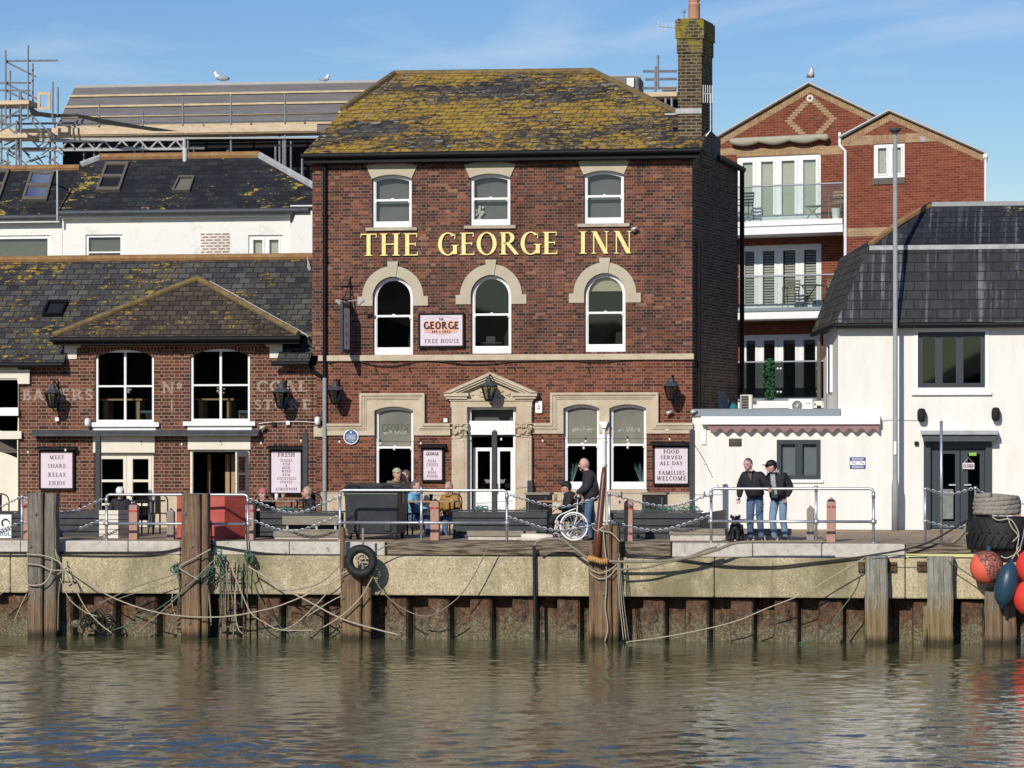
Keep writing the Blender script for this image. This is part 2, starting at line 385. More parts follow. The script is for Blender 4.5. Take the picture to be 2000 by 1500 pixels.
plain('mustard', (.28, .15, .03), .9, c2=(.34, .2, .05)); plain('olive', (.23, .19, .11), .9); plain('pale_blue', (.16, .42, .62), .8)
plain('cap_white', (.78, .78, .78), .7); plain('cap_black', (.012, .012, .012), .6); plain('pink_hat', (.50, .16, .18), .9); plain('shoe', (.03, .025, .02), .6)
plain('dog_black', (.008, .007, .007), .55, bump=.4, bsc=30); plain('gull_white', (.8, .8, .8), .7); plain('gull_grey', (.35, .37, .4), .7); plain('beak', (.7, .4, .03), .6)
plain('felt', (.15, .14, .135), .9, c2=(.20, .185, .175), sc=2, st=(.4, 1, 3)); plain('batten', (.50, .38, .22), .8, c2=(.62, .50, .33), sc=4)
plain('board', (.52, .40, .26), .85, c2=(.66, .53, .37), sc=3, st=(1, 1, 3)); plain('net_black', (.012, .014, .014), .8)
plain('canvas', (.36, .34, .25), .9, c2=(.42, .40, .30), sc=4); plain('teal_cover', (.03, .22, .24), .8); plain('soil', (.05, .04, .03), .9)
plain('leaf', (.03, .07, .025), .8, c2=(.10, .15, .10), sc=8); plain('leaf_green', (.015, .09, .025), .8, c2=(.03, .14, .04), sc=8)
plain('awning_cloth', (.27, .15, .165), .85, c2=(.31, .19, .20), sc=4); plain('terracotta', (.52, .27, .18), .85); plain('net_teal', (.05, .25, .20), .85)
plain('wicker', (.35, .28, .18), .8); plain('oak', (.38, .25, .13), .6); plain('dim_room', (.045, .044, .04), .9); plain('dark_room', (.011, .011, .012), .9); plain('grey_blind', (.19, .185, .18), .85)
plain('cream_blind', (.50, .46, .33), .85); plain('net_curtain', (.66, .66, .57), .9); plain('room_wall', (.20, .20, .17), .9); plain('chair_teal', (.06, .12, .14), .6)
plain('bulb_glass', (.85, .78, .62), .3); plain('twig', (.22, .36, .36), .8); plain('green_sign', (.25, .5, .08), .5); plain('vent_brown', (.13, .11, .09), .8)
plain('steel_white', (.6, .6, .58), .35, metal=.3); plain('louvre', (.62, .62, .58), .6); plain('flower', (.7, .68, .6), .8); plain('post_charcoal', (.035, .038, .042), .7, c2=(.055, .06, .065), sc=5)
plain('rope_grey', (.22, .20, .165), .95, c2=(.34, .31, .26), sc=20, bump=.5, bsc=50); plain('orange_wrap', (.48, .25, .07), .8, c2=(.60, .36, .12), sc=12, bump=.4)
plain('bolt_iron', (.16, .14, .12), .6, metal=.3)
plain('frost', (.27, .27, .25), .6, c2=(.42, .39, .31), sc=1.6); plain('sign_olive', (.20, .21, .12), .7)
brick('patch_brick', [(0, (.16, .05, .03)), (1, (.28, .10, .06))], (.70, .66, .58), bh=.08, ms=.03, grime=(.8, 1.3))
def worn(name, base, paint, lo, hi, sc=5):
    g = G(name); k = g.ramp(g.noise(sc, 8, .75), [(lo, 0), (hi, 1)]); g.fin(g.mix(k, base, paint), .85); g.bump(g.noise(25), .3, .01)
worn('house_white', (.60, .58, .52), (.80, .79, .74), .30, .46, 2.0)
# frosted window graphics
def glassmat(name, tint, fac):
    g = G(name); t = g.t; o = t.nodes['Material Output']; tr = g.n('ShaderNodeBsdfTransparent'); tr.inputs[0].default_value = (*tint, 1)
    gl = g.n('ShaderNodeBsdfGlossy'); gl.inputs['Roughness'].default_value = .02; gl.inputs[0].default_value = (1, 1, 1, 1)
    fr = g.n('ShaderNodeFresnel'); fr.inputs[0].default_value = 1.45; ms = g.n('ShaderNodeMixShader')
    g.l(g.math('MULTIPLY', fr.outputs[0], fac), ms.inputs[0]); g.l(tr.outputs[0], ms.inputs[1]); g.l(gl.outputs[0], ms.inputs[2]); g.l(ms.outputs[0], o.inputs[0])
glassmat('glass', (.86, .87, .86), .9); glassmat('glass_rail', (.84, .88, .87), 1.0); glassmat('lantern_glass', (.55, .56, .52), 1.0); glassmat('glass_smoke', (.25, .28, .28), 1.2)
def pebble():
    g = G('pebble_concrete'); a = g.noise(26, 4, .8); b = g.noise(9, 5, .7)
    c = g.ramp(a, [(.34, (.30, .24, .14)), (.46, (.49, .41, .26)), (.55, (.58, .50, .335)), (.66, (.74, .66, .47))])
    c = g.mix(.55, c, g.ramp(b, [(.32, .55), (.68, 1.25)]), 'MULTIPLY')
    q = g.n('ShaderNodeSeparateXYZ'); g.l(g.tc.outputs['Object'], q.inputs[0])
    c = g.mix(g.ramp(g.noise(.5, 6, .7, g.sc(1, 1, .7)), [(.44, 0), (.64, .8)]), c, (.17, .15, .075))
    c = g.mix(g.ramp(g.noise(1, 5, .6, g.sc(3.5, 3, .35)), [(.58, 0), (.70, .55)]), c, (.20, .15, .08))
    g.bump(g.math('ADD', a, b), .35, .02); g.fin(c, .95, .15)
pebble()
def coping():
    g = G('coping_concrete'); c = g.ramp(g.noise(6, 8, .75), [(.33, (.14, .13, .11)), (.41, (.46, .43, .37)), (.7, (.66, .62, .55))])
    c = g.mix(g.ramp(g.noise(28, 5, .7), [(.64, 0), (.70, .7)]), c, (.10, .10, .09)); g.bump(g.noise(30), .3, .01); g.fin(c, .9, .2)
coping()
def rust():
    g = G('rusty_steel'); q = g.n('ShaderNodeSeparateXYZ'); g.l(g.tc.outputs['Object'], q.inputs[0]); z = q.outputs[2]
    a = g.noise(5, 10, .8, g.sc(1, 1, .4)); b = g.noise(17, 8, .8)
    c = g.ramp(a, [(.34, (.010, .008, .007)), (.42, (.06, .038, .028)), (.48, (.105, .073, .05)), (.53, (.19, .08, .034)), (.57, (.11, .08, .055)), (.70, (.38, .33, .24))])
    c = g.mix(.75, c, g.ramp(b, [(.36, .25), (.62, 1.7)]), 'MULTIPLY')
    k = g.ramp(g.math('SUBTRACT', g.math('MULTIPLY', g.noise(8, 7, .75), 1.0), g.math('ADD', g.math('MULTIPLY', z, .40), -.42)), [(.72, 0), (.84, .8)])
    c = g.mix(k, c, g.ramp(g.noise(24, 5, .8), [(.38, (.06, .055, .03)), (.52, (.22, .20, .12)), (.66, (.46, .43, .30))]))
    g.bump(g.math('ADD', a, b), .9, .05); g.fin(c, .85, .3)
rust()
def pile(name, top, low, dark):
    g = G(name); q = g.n('ShaderNodeSeparateXYZ'); g.l(g.tc.outputs['Object'], q.inputs[0]); z = q.outputs[2]
    a = g.noise(3.2, 9, .75, g.sc(9, 9, .42)); b = g.noise(9, 6, .7, g.sc(3, 3, .5))
    c = g.mix(g.ramp(g.math('ADD', g.math('MULTIPLY', z, .4), g.math('MULTIPLY', b, .6)), [(.80, 0), (1.05, 1)]), low, top)
    c = g.mix(.85, c, g.ramp(a, [(.33, .22), (.47, .85), (.62, 1.35)]), 'MULTIPLY')
    c = g.mix(g.ramp(g.noise(1.3, 5, .6), [(.52, 0), (.7, .55)]), c, dark)
    wet = g.ramp(g.math('ADD', z, g.math('MULTIPLY', b, .25)), [(.86, 1), (1.0, 0)])
    c = g.mix(g.math('MULTIPLY', wet, .8), c, (.018, .02, .012))
    g.bump(a, .9, .05); g.fin(c, .9, .2)
pile('pile_timber', (.24, .215, .175), (.24, .165, .10), (.10, .07, .045))
pile('pile_brown', (.24, .16, .10), (.26, .17, .095), (.09, .05, .03))
pile('pile_grey', (.33, .315, .265), (.27, .20, .105), (.09, .095, .055))
plain('cap_timber', (.035, .026, .018), .9, c2=(.30, .24, .165), sc=3.4, st=(.6, 12, 12), bump=1, bsc=5, lo=.40, hi=.60)
def buoy():
    g = G('orange_buoy'); q = g.n('ShaderNodeSeparateXYZ'); g.l(g.tc.outputs['Object'], q.inputs[0])
    e = g.math('ADD', g.math('ADD', g.math('MULTIPLY', q.outputs[0], 1.6), g.math('MULTIPLY', q.outputs[2], .9)), g.math('MULTIPLY', g.noise(9, 5), .25))
    k = g.ramp(e, [(.33, 0), (.36, 1)]); d = g.ramp(g.noise(26, 5, .7), [(.44, (.06, .035, .03)), (.56, (.50, .17, .12))])
    g.fin(g.mix(k, (.76, .13, .075), d), .5)
buoy()
def water():
    g = G('harbour_water')
    h = g.math('ADD', g.math('MULTIPLY', g.noise(1.0, 3, .55, g.sc(7, 8, 1), .5), .55), g.math('MULTIPLY', g.noise(1, 2, .5, g.sc(17, 19, 1)), .2))
    g.bump(h, .30, .03)
    g.b.inputs['Base Color'].default_value = (.080, .088, .040, 1); g.b.inputs['Roughness'].default_value = .03; g.b.inputs['IOR'].default_value = 1.33
water()
plain('hill_green', (.018, .024, .012), .95, c2=(.03, .04, .018), sc=.1)
# ================================================================ setting: water, quay, paving
ZW = -1.93
import numpy as np
rs_ = np.random.RandomState(5); gx_ = np.concatenate([np.linspace(-26, -13, 40, endpoint=False), np.linspace(-13, 14, 340, endpoint=False), np.linspace(14, 26, 40)]); gy_ = np.concatenate([np.linspace(-62, -32, 70, endpoint=False), np.linspace(-32, .6, 330)])
X_, Y_ = np.meshgrid(gx_, gy_); Zw = np.zeros_like(X_)
for k in range(90):
    lam = .29*(1.0/.29)**(rs_.rand()**1.4); th = rs_.normal(math.pi/2+.25, .75); kk = 2*math.pi/lam; amp = .0098*lam
    env = .65+.5*np.sin(X_*rs_.uniform(.1, .5)+Y_*rs_.uniform(.1, .6)+rs_.rand()*6)*np.sin(X_*rs_.uniform(.2, .9)-Y_*rs_.uniform(.1, .5)+rs_.rand()*6)
    Zw += amp*env*np.sin(kk*(X_*math.cos(th)+Y_*math.sin(th))+rs_.rand()*6.28)/2.6
calm = np.clip((-Y_-.5)/6.5, .30, 1.0)*(.72+.4*np.sin(X_*.21+1.3)*np.sin(Y_*.17+.4)); fade = np.clip((26-np.abs(X_))/6, 0, 1)*np.clip((Y_+62)/8, 0, 1)
Zw = ZW+Zw*calm*fade; ny_, nx_ = X_.shape
vs = np.stack([X_.ravel(), Y_.ravel(), Zw.ravel()], 1).tolist(); fs = [(j*nx_+i, j*nx_+i+1, (j+1)*nx_+i+1, (j+1)*nx_+i) for j in range(ny_-1) for i in range(nx_-1)]
me = bpy.data.meshes.new('water'); n0 = len(vs); b_ = 400.0
vs += [(-b_, -b_, ZW), (b_, -b_, ZW), (b_, -62, ZW), (-b_, -62, ZW), (-b_, .6, ZW), (-26, -62, ZW), (-26, .6, ZW), (26, -62, ZW), (b_, .6, ZW), (26, .6, ZW)]
fs += [(n0, n0+1, n0+2, n0+3), (n0+3, n0+5, n0+6, n0+4), (n0+7, n0+2, n0+8, n0+9)]
me.from_pydata(vs, [], fs); me.shade_smooth(); me.materials.append(MAT['harbour_water']); wo = bpy.data.objects.new('water', me); col.objects.link(wo); tag(wo, kind='structure')
# wooded hill across the harbour, behind the viewer: it darkens what the windows mirror
rr = random.Random(21); pts = []; n = 160
for i in range(n+1):
    x = -420+840*i/n; pts.append((x, 15+4*math.sin(i*.13)+3*math.sin(i*.37+1)+rr.uniform(-1.6, 1.6)))
vs = [(x, -185, ZW-1) for x, z in pts]+[(x, -192, z*.8) for x, z in pts]+[(x, -205, z) for x, z in pts]+[(x, -290, 2) for x, z in pts]; m_ = n+1
fs = [(r*m_+i, r*m_+i+1, (r+1)*m_+i+1, (r+1)*m_+i) for r in range(3) for i in range(n)]
tag(MB().add(vs, fs).build('hill', 'hill_green'), kind='structure')
mb = MB(); mb.add([(-60, .35, 0), (60, .35, 0), (60, 8.3, .12), (-60, 8.3, .12), (-60, 90, .2), (60, 90, .2)], [(0, 1, 2, 3), (3, 2, 5, 4)])
g = G('paving_slabs'); b_ = g.n('ShaderNodeTexBrick'); b_.inputs['Scale'].default_value = 1; b_.inputs['Mortar Size'].default_value = .012
b_.inputs['Brick Width'].default_value = .9; b_.inputs['Row Height'].default_value = .62
b_.inputs['Color1'].default_value = (.33, .25, .155, 1); b_.inputs['Color2'].default_value = (.41, .32, .21, 1); b_.inputs['Mortar'].default_value = (.20, .15, .09, 1)
g.l(g.tc.outputs['Object'], b_.inputs[0]); g.fin(g.mix(.5, b_.outputs[0], g.ramp(g.noise(3, 6), [(.3, .7), (.7, 1.2)]), 'MULTIPLY'), .9)
tag(mb.build('pavement', 'paving_slabs'), kind='structure')

quay = thing('quay_wall', 'quay wall of pebbled concrete over rusty sheet piling, topped by stone and timber kerbs', 'quay wall', (0, 0, ZW))
for px0, px1 in ((-900, 20), (20, 352), (352, 700), (700, 1042), (1042, 1395), (1395, 1768), (1768, 2100), (2100, 2700)):
    MB().box(W(px0, 1100, -.12)[0]+.006, W(px1, 1100, -.12)[0]-.006, -.12, .9, -1.06, -.275).build('concrete_beam', 'pebble_concrete', quay, bevel=.03)
def seg(mb, px0, px1, z0=-.272, z1=0, y0=0, y1=.36, gap=.006):
    a = W(px0, 1060, 0)[0]; b = W(px1, 1060, 0)[0]; mb.box(a+gap, b-gap, y0, y1, z0, z1)
mb = MB()
for a, b in ((-700, -300), (-300, 40), (40, 108), (108, 250), (250, 352), (352, 565), (565, 752), (1312, 1470), (1470, 1605), (1605, 1768), (1900, 2300), (2300, 2700)): seg(mb, a, b)
mb.build('coping', 'coping_concrete', quay, bevel=.02)
for a, b in ((756, 1158), (1160, 1211), (1211, 1311)):
    mb = MB(); seg(mb, a, b, -.26, .03, -.03, .34); mb.build('timber_kerb', 'cap_timber', quay, bevel=.03)
mb = MB(); seg(mb, 1768, 1902, -.19, .015, -.03, .34); mb.build('timber_kerb', 'cap_timber', quay, bevel=.03)
# pans of the sheet piling
mb = MB(); prof = []; x = -26; per = .872; rnd = random.Random(4)
while x < 26:
    j = rnd.uniform(-.02, .02)
    q_ = rnd.uniform(.94, 1.07); prof += [(x+a*q_, b) for a, b in ((0, .04+j), (.13, .035), (.27, .05-j), (.40, .04-j), (.435, .10), (.475, .36), (.50, .33), (.53, .37+j), (.80, .37-j), (.83, .33), (.855, .12))]; x += per*q_
zs = [-2.7, -1.9, -1.6, -1.35, -1.1]
vs = [(px_, py_, z) for z in zs for px_, py_ in prof]; n = len(prof)
fs = [(r*n+i, r*n+i+1, (r+1)*n+i+1, (r+1)*n+i) for r in range(len(zs)-1) for i in range(n-1)]
mb.add(vs, fs).build('sheet_piling', 'rusty_steel', quay)
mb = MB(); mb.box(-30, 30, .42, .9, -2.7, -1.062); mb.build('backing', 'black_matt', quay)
# stone/timber walers low on the wall
for px0, px1, py0, py1 in ((1676, 1688, 1098, 1116), (1734, 1751, 1098, 1116), (1791, 1812, 1097, 1115)):
    mb = MB().pbox(px0, py1, px1, py0, -.20, -.1); mb.build('rust_bracket', 'rusty_steel', quay)

def timber_pile(label, parts, mat, top_wear=True, bolts=()):
    """parts: list of (px0,px1,py_top,y0,y1) timbers bolted together"""
    ax = W((parts[0][0]+parts[0][1])/2, 1200, parts[0][3])[0]
    t = thing('mooring_pile', label, 'pile', (ax, parts[0][3]+.15, -2.6))
    for k, (a, b, pt, y0, y1) in enumerate(parts):
        x0 = W(a, 1150, y0)[0]; x1 = W(b, 1150, y0)[0]; zt = W((a+b)/2, pt, y0)[1]; mb = MB(); rr = random.Random(int(a)); nz_ = 9
        vs = []
        for i in range(nz_+1):
            z = -2.6+(zt+2.6)*i/nz_; j = [rr.uniform(-.012, .012) for _ in range(4)]; ch = min(.035, (x1-x0)*.25)
            e = .02 if i == nz_ else 0
            vs += [(x0+ch+j[0], y0, z), (x1-ch+j[1], y0, z+rr.uniform(-1, 1)*e), (x1+j[1], y0+ch, z), (x1+j[1], y1, z), (x0+j[0], y1, z), (x0+j[0], y0+ch, z+rr.uniform(-1, 1)*e)]
        fs = [(i*6+q, i*6+(q+1) % 6, (i+1)*6+(q+1) % 6, (i+1)*6+q) for i in range(nz_) for q in range(6)]+[tuple(range(nz_*6, nz_*6+6)), tuple(range(6))[::-1]]
        mb.add(vs, fs).build('timber', mat, t)
    for bx, by in bolts:
        y0 = parts[0][3]; p = P3(bx, by, y0-.01); mb = MB(); mb.cyl(p+Vector((0, -.03, 0)), p+Vector((0, .02, 0)), .022, n=8); mb.cyl(p+Vector((0, -.012, 0)), p+Vector((0, .015, 0)), .034, n=10)
        mb.build('bolt', 'bolt_iron', t)
    return t
timber_pile('tall twin grey mooring pile beside the slatted planter and leftmost chain post', [(53, 82, 963, -.50, -.16), (86, 108, 964, -.42, -.13)], 'pile_timber', bolts=((70, 1004), (60, 1067), (68, 1138)))
timber_pile('tall brown mooring pile rising in front of the red box', [(353, 389, 965, -.50, -.16), (392, 405, 964, -.40, -.14)], 'pile_brown', bolts=((361, 1003), (375, 1067), (361, 1140), (370, 1216)))
timber_pile('short squared mooring pile under the small tyre fender', [(667, 704, 1110, -.46, -.15), (706, 724, 1115, -.34, -.15), (664, 672, 1031, -.30, -.2)], 'pile_brown')
timber_pile('brown mooring pile wrapped in rope with a varnished pole leaning on it', [(1160, 1193, 1026, -.50, -.16), (1195, 1208, 1027, -.42, -.15), (1150, 1160, 1062, -.36, -.14)], 'pile_brown', bolts=((1180, 1160), ))
timber_pile('pale grey flat-topped mooring pile between rusty brackets by the green rope', [(1690, 1733, 1087, -.48, -.13)], 'pile_grey', bolts=())
timber_pile('cracked grey mooring pile with a step cut in its side, near the orange buoy', [(1811, 1861, 1087, -.48, -.13), (1803, 1811, 1185, -.46, -.14)], 'pile_grey')
timber_pile('double mooring pile behind the hanging navy buoy', [(1923, 1956, 1150, -.42, -.13), (1957, 1985, 1165, -.36, -.13)], 'pile_timber')
# ================================================================ lettering
def glyph(ch, T, t, sf):
    """strokes of a capital on a unit cap height: list of outlines; returns (advance, outlines)"""
    o = []; sw = T*.62 if sf else 0
    def q(*p): o.append(list(p))
    def vs(x, w, a=0, b=1, s0=1, s1=1):
        q((x-w/2, a), (x+w/2, a), (x+w/2, b), (x-w/2, b))
        if sf and s0: q((x-w/2-sw, a), (x+w/2+sw, a), (x+w/2+sw*.2, a+t*.9), (x-w/2-sw*.2, a+t*.9))
        if sf and s1: q((x-w/2-sw, b), (x-w/2-sw*.2, b-t*.9), (x+w/2+sw*.2, b-t*.9), (x+w/2+sw, b))
    def hz(x0, x1, z, w): q((x0, z-w/2), (x1, z-w/2), (x1, z+w/2), (x0, z+w/2))
    def tick(x, z0, z1): 
        if sf: q((x-t*.9, z0), (x, z0), (x, z1), (x-t*.25, z1))
    def dg(x0, z0, x1, z1, w): q((x0-w/2, z0), (x0+w/2, z0), (x1+w/2, z1), (x1-w/2, z1))
    def arc(cx, cz, rx, rz, a0, a1, W_=None, w_=None, n=14):
        W_ = W_ or T; w_ = w_ or t
        for i in range(n):
            A = R(a0+(a1-a0)*i/n); B = R(a0+(a1-a0)*(i+1)/n)
            q((cx+rx*math.cos(A), cz+rz*math.sin(A)), (cx+rx*math.cos(B), cz+rz*math.sin(B)), (cx+(rx-W_)*math.cos(B), cz+(rz-w_)*math.sin(B)), (cx+(rx-W_)*math.cos(A), cz+(rz-w_)*math.sin(A)))
    l = T/2+sw
    if ch == ' ': return .35, o
    if ch == 'I': vs(l, T); return 2*l, o
    if ch == 'E': vs(l, T, 0, 1); e = l+.42; hz(l, e, 1-t/2, t); hz(l, e-.06, .52, t); hz(l, e+.03, t/2, t); tick(e, .82, 1); tick(e+.03, 0, .2); tick(e-.06, .43, .61); return e+.03, o
    if ch == 'F': vs(l, T); e = l+.42; hz(l, e, 1-t/2, t); hz(l, e-.06, .5, t); tick(e, .82, 1); tick(e-.06, .41, .59); return e, o
    if ch == 'L': vs(l, T); e = l+.42; hz(l, e, t/2, t); tick(e, 0, .2); return e, o
    if ch == 'T': c = .36; vs(c, T, 0, 1, 1, 0); hz(.02, 2*c-.02, 1-t/2, t); tick(2*c-.02, .82, 1); (q((.02, .82), (.02+t*.25, .82), (.02+t*.9, 1), (.02, 1)) if sf else 0); return 2*c, o
    if ch == 'H': vs(l, T); vs(l+.52, T); hz(l, l+.52, .52, t); return 2*l+.52, o
    if ch == 'N': vs(l, t, 0, 1); vs(l+.56, t, 0, 1, 0, 1); dg(l+.56-T*.15, 0, l+T*.15, 1, T*1.15); return 2*l+.52, o
    if ch == 'M': vs(l, t); vs(l+.72, T); dg(l+.36, .05, l+.04, 1, T); dg(l+.36, .05, l+.70, 1, t*1.3); return 2*l+.72, o
    if ch == 'O': arc(.42, .5, .42, .52, 0, 360, n=28); return .84, o
    if ch == 'C': arc(.42, .5, .42, .52, 48, 312, n=20); tick(.72, .72, .98); return .74, o
    if ch == 'G': arc(.42, .5, .42, .52, 48, 318, n=20); vs(.72, T, 0.04, .46, 0, 1); tick(.73, .72, .98); return .8, o
    if ch in 'PR':
        vs(l, T); arc(l+.16, .75, .30, .265, -90, 90, n=10); hz(l, l+.16, 1-t/2, t); hz(l, l+.16, .485+t/2, t)
        if ch == 'R': dg(l+.56, 0, l+.18, .5, T*1.05); return l+.62, o
        return l+.46, o
    if ch == 'B': vs(l, T); arc(l+.12, .75, .26, .26, -90, 90, n=10); arc(l+.14, .26, .30, .27, -90, 90, n=10); hz(l, l+.13, 1-t/2, t); hz(l, l+.13, .51, t); hz(l, l+.13, t/2, t); return l+.44, o
    if ch == 'D': vs(l, T); arc(l+.12, .5, .50, .5, -90, 90, n=14); hz(l, l+.12, 1-t/2, t); hz(l, l+.12, t/2, t); return l+.62, o
    if ch == 'S': arc(.25, .74, .24, .27, 20, 270, t*1.2, t*1.1, 12); arc(.25, .26, .25, .27, -160, 90, t*1.2, t*1.1, 12); dg(.36, .38, .14, .62, T*1.1); tick(.47, .72, .98); return .5, o
    if ch == 'A': dg(.08, 0, .36, 1, t*1.2); dg(.66, 0, .36, 1, T); hz(.16, .58, .34, t); (q((-.03, 0), (.2, 0), (.2, t*.8), (-.03, t*.8)) if sf else 0); (q((.52, 0), (.78, 0), (.78, t*.8), (.52, t*.8)) if sf else 0); return .74, o
    if ch == 'V': dg(.36, 0, .08, 1, T); dg(.36, 0, .64, 1, t*1.2); (q((-.03, 1-t*.8), (.2, 1-t*.8), (.2, 1), (-.03, 1)) if sf else 0); return .72, o
    if ch == 'W': dg(.30, 0, .08, 1, T); dg(.30, 0, .50, 1, t*1.2); dg(.74, 0, .50, 1, T); dg(.74, 0, .96, 1, t*1.2); return 1.04, o
    if ch == 'Y': vs(.34, T, 0, .5, 1, 0); dg(.34, .45, .08, 1, T); dg(.34, .45, .60, 1, t*1.2); return .68, o
    if ch == 'X': dg(.60, 0, .10, 1, T); dg(.08, 0, .58, 1, t*1.2); return .68, o
    if ch == 'K': vs(l, T); dg(l+.05, .42, l+.5, 1, t*1.2); dg(l+.52, 0, l+.16, .56, T); return l+.58, o
    if ch == 'U': vs(l, T, .3, 1, 0, 1); vs(l+.5, t, .3, 1, 0, 1); arc(l+.25, .3, .25+T/2, .3, 180, 360, n=12); return 2*l+.5, o
    if ch == 'J': vs(.3, T, .1, 1, 0, 1); arc(.12, .08, .2, .2, 200, 350, n=6); return .42, o
    if ch == '&': arc(.3, .76, .2, .24, 0, 360, t*1.3, t, 14); arc(.28, .27, .28, .29, 60, 350, T*.8, t, 16); dg(.66, 0, .16, .7, T); return .72, o
    if ch == 'o': arc(.2, .75, .19, .2, 0, 360, T*.7, t*1.2, 12); hz(.03, .37, .46, t*1.3); return .4, o
    if ch == '.': q((0, 0), (T, 0), (T, T), (0, T)); return T*1.2, o
    if ch == '-': hz(.04, .3, .5, t*1.3); return .34, o
    if ch == '1': vs(l, T); return 2*l, o
    return .3, o
def line(mb, s, x0, x1, z0, z1, y, dep=.004, T=.15, t=.05, sf=True, sp=.11, letters=None):
    """a line of capitals fitted to the box (x0..x1, z0..z1), raised dep in front of plane y"""
    G_ = [glyph(c, T, t, sf) for c in s]; tot = sum(a for a, _ in G_)+sp*(len(s)-1); H = z1-z0; kx = (x1-x0)/tot; x = 0; e = 0
    for (a, o), c in zip(G_, s):
        m = mb if letters is None else MB()
        for pts in o:
            e = (e+1) % 7; m.prism([(x0+(x+p[0])*kx, z0+p[1]*H) for p in pts], y-dep-e*.00025, y)
        if letters is not None and o: letters.append(m)
        x += a+sp
    return mb

# ================================================================ openings
def sash(root, x0, x1, z0, z1, rise, y, rec=.10, fw=.055, mid=.5, horns=True, room=(.02, 'dark_room'), frame_mat='white_paint', cill=None, vbar=False, wide_bottom=.09, depth=.9, n=14, blind=None, name='window'):
    """sliding sash window in an opening, returns the hole outline"""
    hole = arch(x0, x1, z0, z1, rise, n) if rise else rect(x0, x1, z0, z1)
    def ins(d, db=None):
        return arch(x0, x1, z0, z1, rise, n, d, db) if rise else [(x0+d, z0+(d if db is None else db)), (x1-d, z0+(d if db is None else db)), (x1-d, z1-d), (x0+d, z1-d)]
    yf = y+rec; mb = MB(); mb.ring(ins(0), ins(fw, wide_bottom), yf, yf+.08)
    zm = z0+(z1-z0)*mid; mb.box(x0+fw, x1-fw, yf-.012, yf+.05, zm-.024, zm+.024)
    mb.ring(ins(fw, wide_bottom), ins(fw+.02, wide_bottom+.02), yf+.02, yf+.06)
    if vbar: mb.box((x0+x1)/2-.022, (x0+x1)/2+.022, yf+.005, yf+.055, z0+wide_bottom, z1-fw-.01)
    if horns:
        for xx in (x0+fw+.004, x1-fw-.034): mb.box(xx, xx+.03, yf-.02, yf-.0125, zm-.07, zm-.024)
        mb.box((x0+x1)/2-.03, (x0+x1)/2+.03, yf-.01, yf+.02, zm+.0245, zm+.045)
    f = mb.build(name, frame_mat, root)
    li = ins(fw+.01, wide_bottom+.01); mb = MB(); mb.prism(li, yf+.03, yf+.036); mb.build('pane', 'glass', f)
    mb = MB(); e = .25
    mb.box(x0-e, x1+e, yf+depth, yf+depth+.02, z0-e, z1+e); mb.box(x0-e, x0-e+.02, yf+.09, yf+depth, z0-e, z1+e); mb.box(x1+e-.02, x1+e, yf+.09, yf+depth, z0-e, z1+e)
    mb.box(x0-e, x1+e, yf+.09, yf+depth, z1+e, z1+e+.02); mb.box(x0-e, x1+e, yf+.09, yf+depth, z0-e-.02, z0-e)
    mb.build('room_lining', room[1], f)
    if blind:
        zb = z0+(z1-z0)*blind[0]; mb = MB(); yb = yf+blind[2] if len(blind) > 2 else yf+.12; lo = ins(-.05 if False else .0, 0)
        pts = [(x, max(z, zb)) for x, z in lo]; mb.prism([(x0, zb), (x1, zb)]+pts[2:], yb, yb+.006); mb.build('blind', blind[1], f)
    if cill: mb = MB(); mb.box(x0-cill[0], x1+cill[0], y-cill[2], y+.06, z0-cill[1], z0-.003); mb.build('sill', cill[3], f)
    return hole
def casement(root, x0, x1, z0, z1, y, cols, rec=.08, fw=.06, mat='white_paint', pane='glass', rows=(), depth=.9, blindmat=None, room='dark_room', blind_to=0, bar=.05, name='window', leafw=.0):
    yf = y+rec; mb = MB(); mb.ring(rect(x0, x1, z0, z1), rect(x0, x1, z0, z1, fw), yf, yf+.07)
    xs = [x0+(x1-x0)*c for c in cols]
    for x in xs: mb.box(x-bar/2, x+bar/2, yf+.004, yf+.066, z0+fw, z1-fw)
    ed = [x0+fw]+xs+[x1-fw]
    if leafw:
        for i in range(len(ed)-1):
            a = ed[i]+(bar/2 if i else 0); b = ed[i+1]-(bar/2 if i < len(ed)-2 else 0)
            mb.ring(rect(a+.004, b-.004, z0+fw+.004, z1-fw-.004), rect(a+.004, b-.004, z0+fw+.004, z1-fw-.004, leafw), yf-.012, yf+.05)
    for r in rows: z = z0+(z1-z0)*r; mb.box(x0+fw, x1-fw, yf+.008, yf+.06, z-bar*.4, z+bar*.4)
    f = mb.build(name, mat, root)
    mb = MB(); mb.box(x0+fw*.6, x1-fw*.6, yf+.03, yf+.036, z0+fw*.6, z1-fw*.6); mb.build('pane', pane, f)
    mb = MB(); e = .2; mb.box(x0-e, x1+e, yf+depth, yf+depth+.02, z0-e, z1+e); mb.box(x0-e, x0-e+.02, yf+.075, yf+depth, z0-e, z1+e); mb.box(x1+e-.02, x1+e, yf+.075, yf+depth, z0-e, z1+e)
    mb.box(x0-e, x1+e, yf+.075, yf+depth, z1+e, z1+e+.02); mb.box(x0-e, x1+e, yf+.075, yf+depth, z0-e-.02, z0-e); mb.build('room_lining', room, f)
    if blindmat: mb = MB(); mb.box(x0+fw*.5, x1-fw*.5, yf+.12, yf+.126, z0+(z1-z0)*blind_to, z1-fw*.5); mb.build('blind', blindmat, f)
    return rect(x0, x1, z0, z1), f

def lobe(s): return s
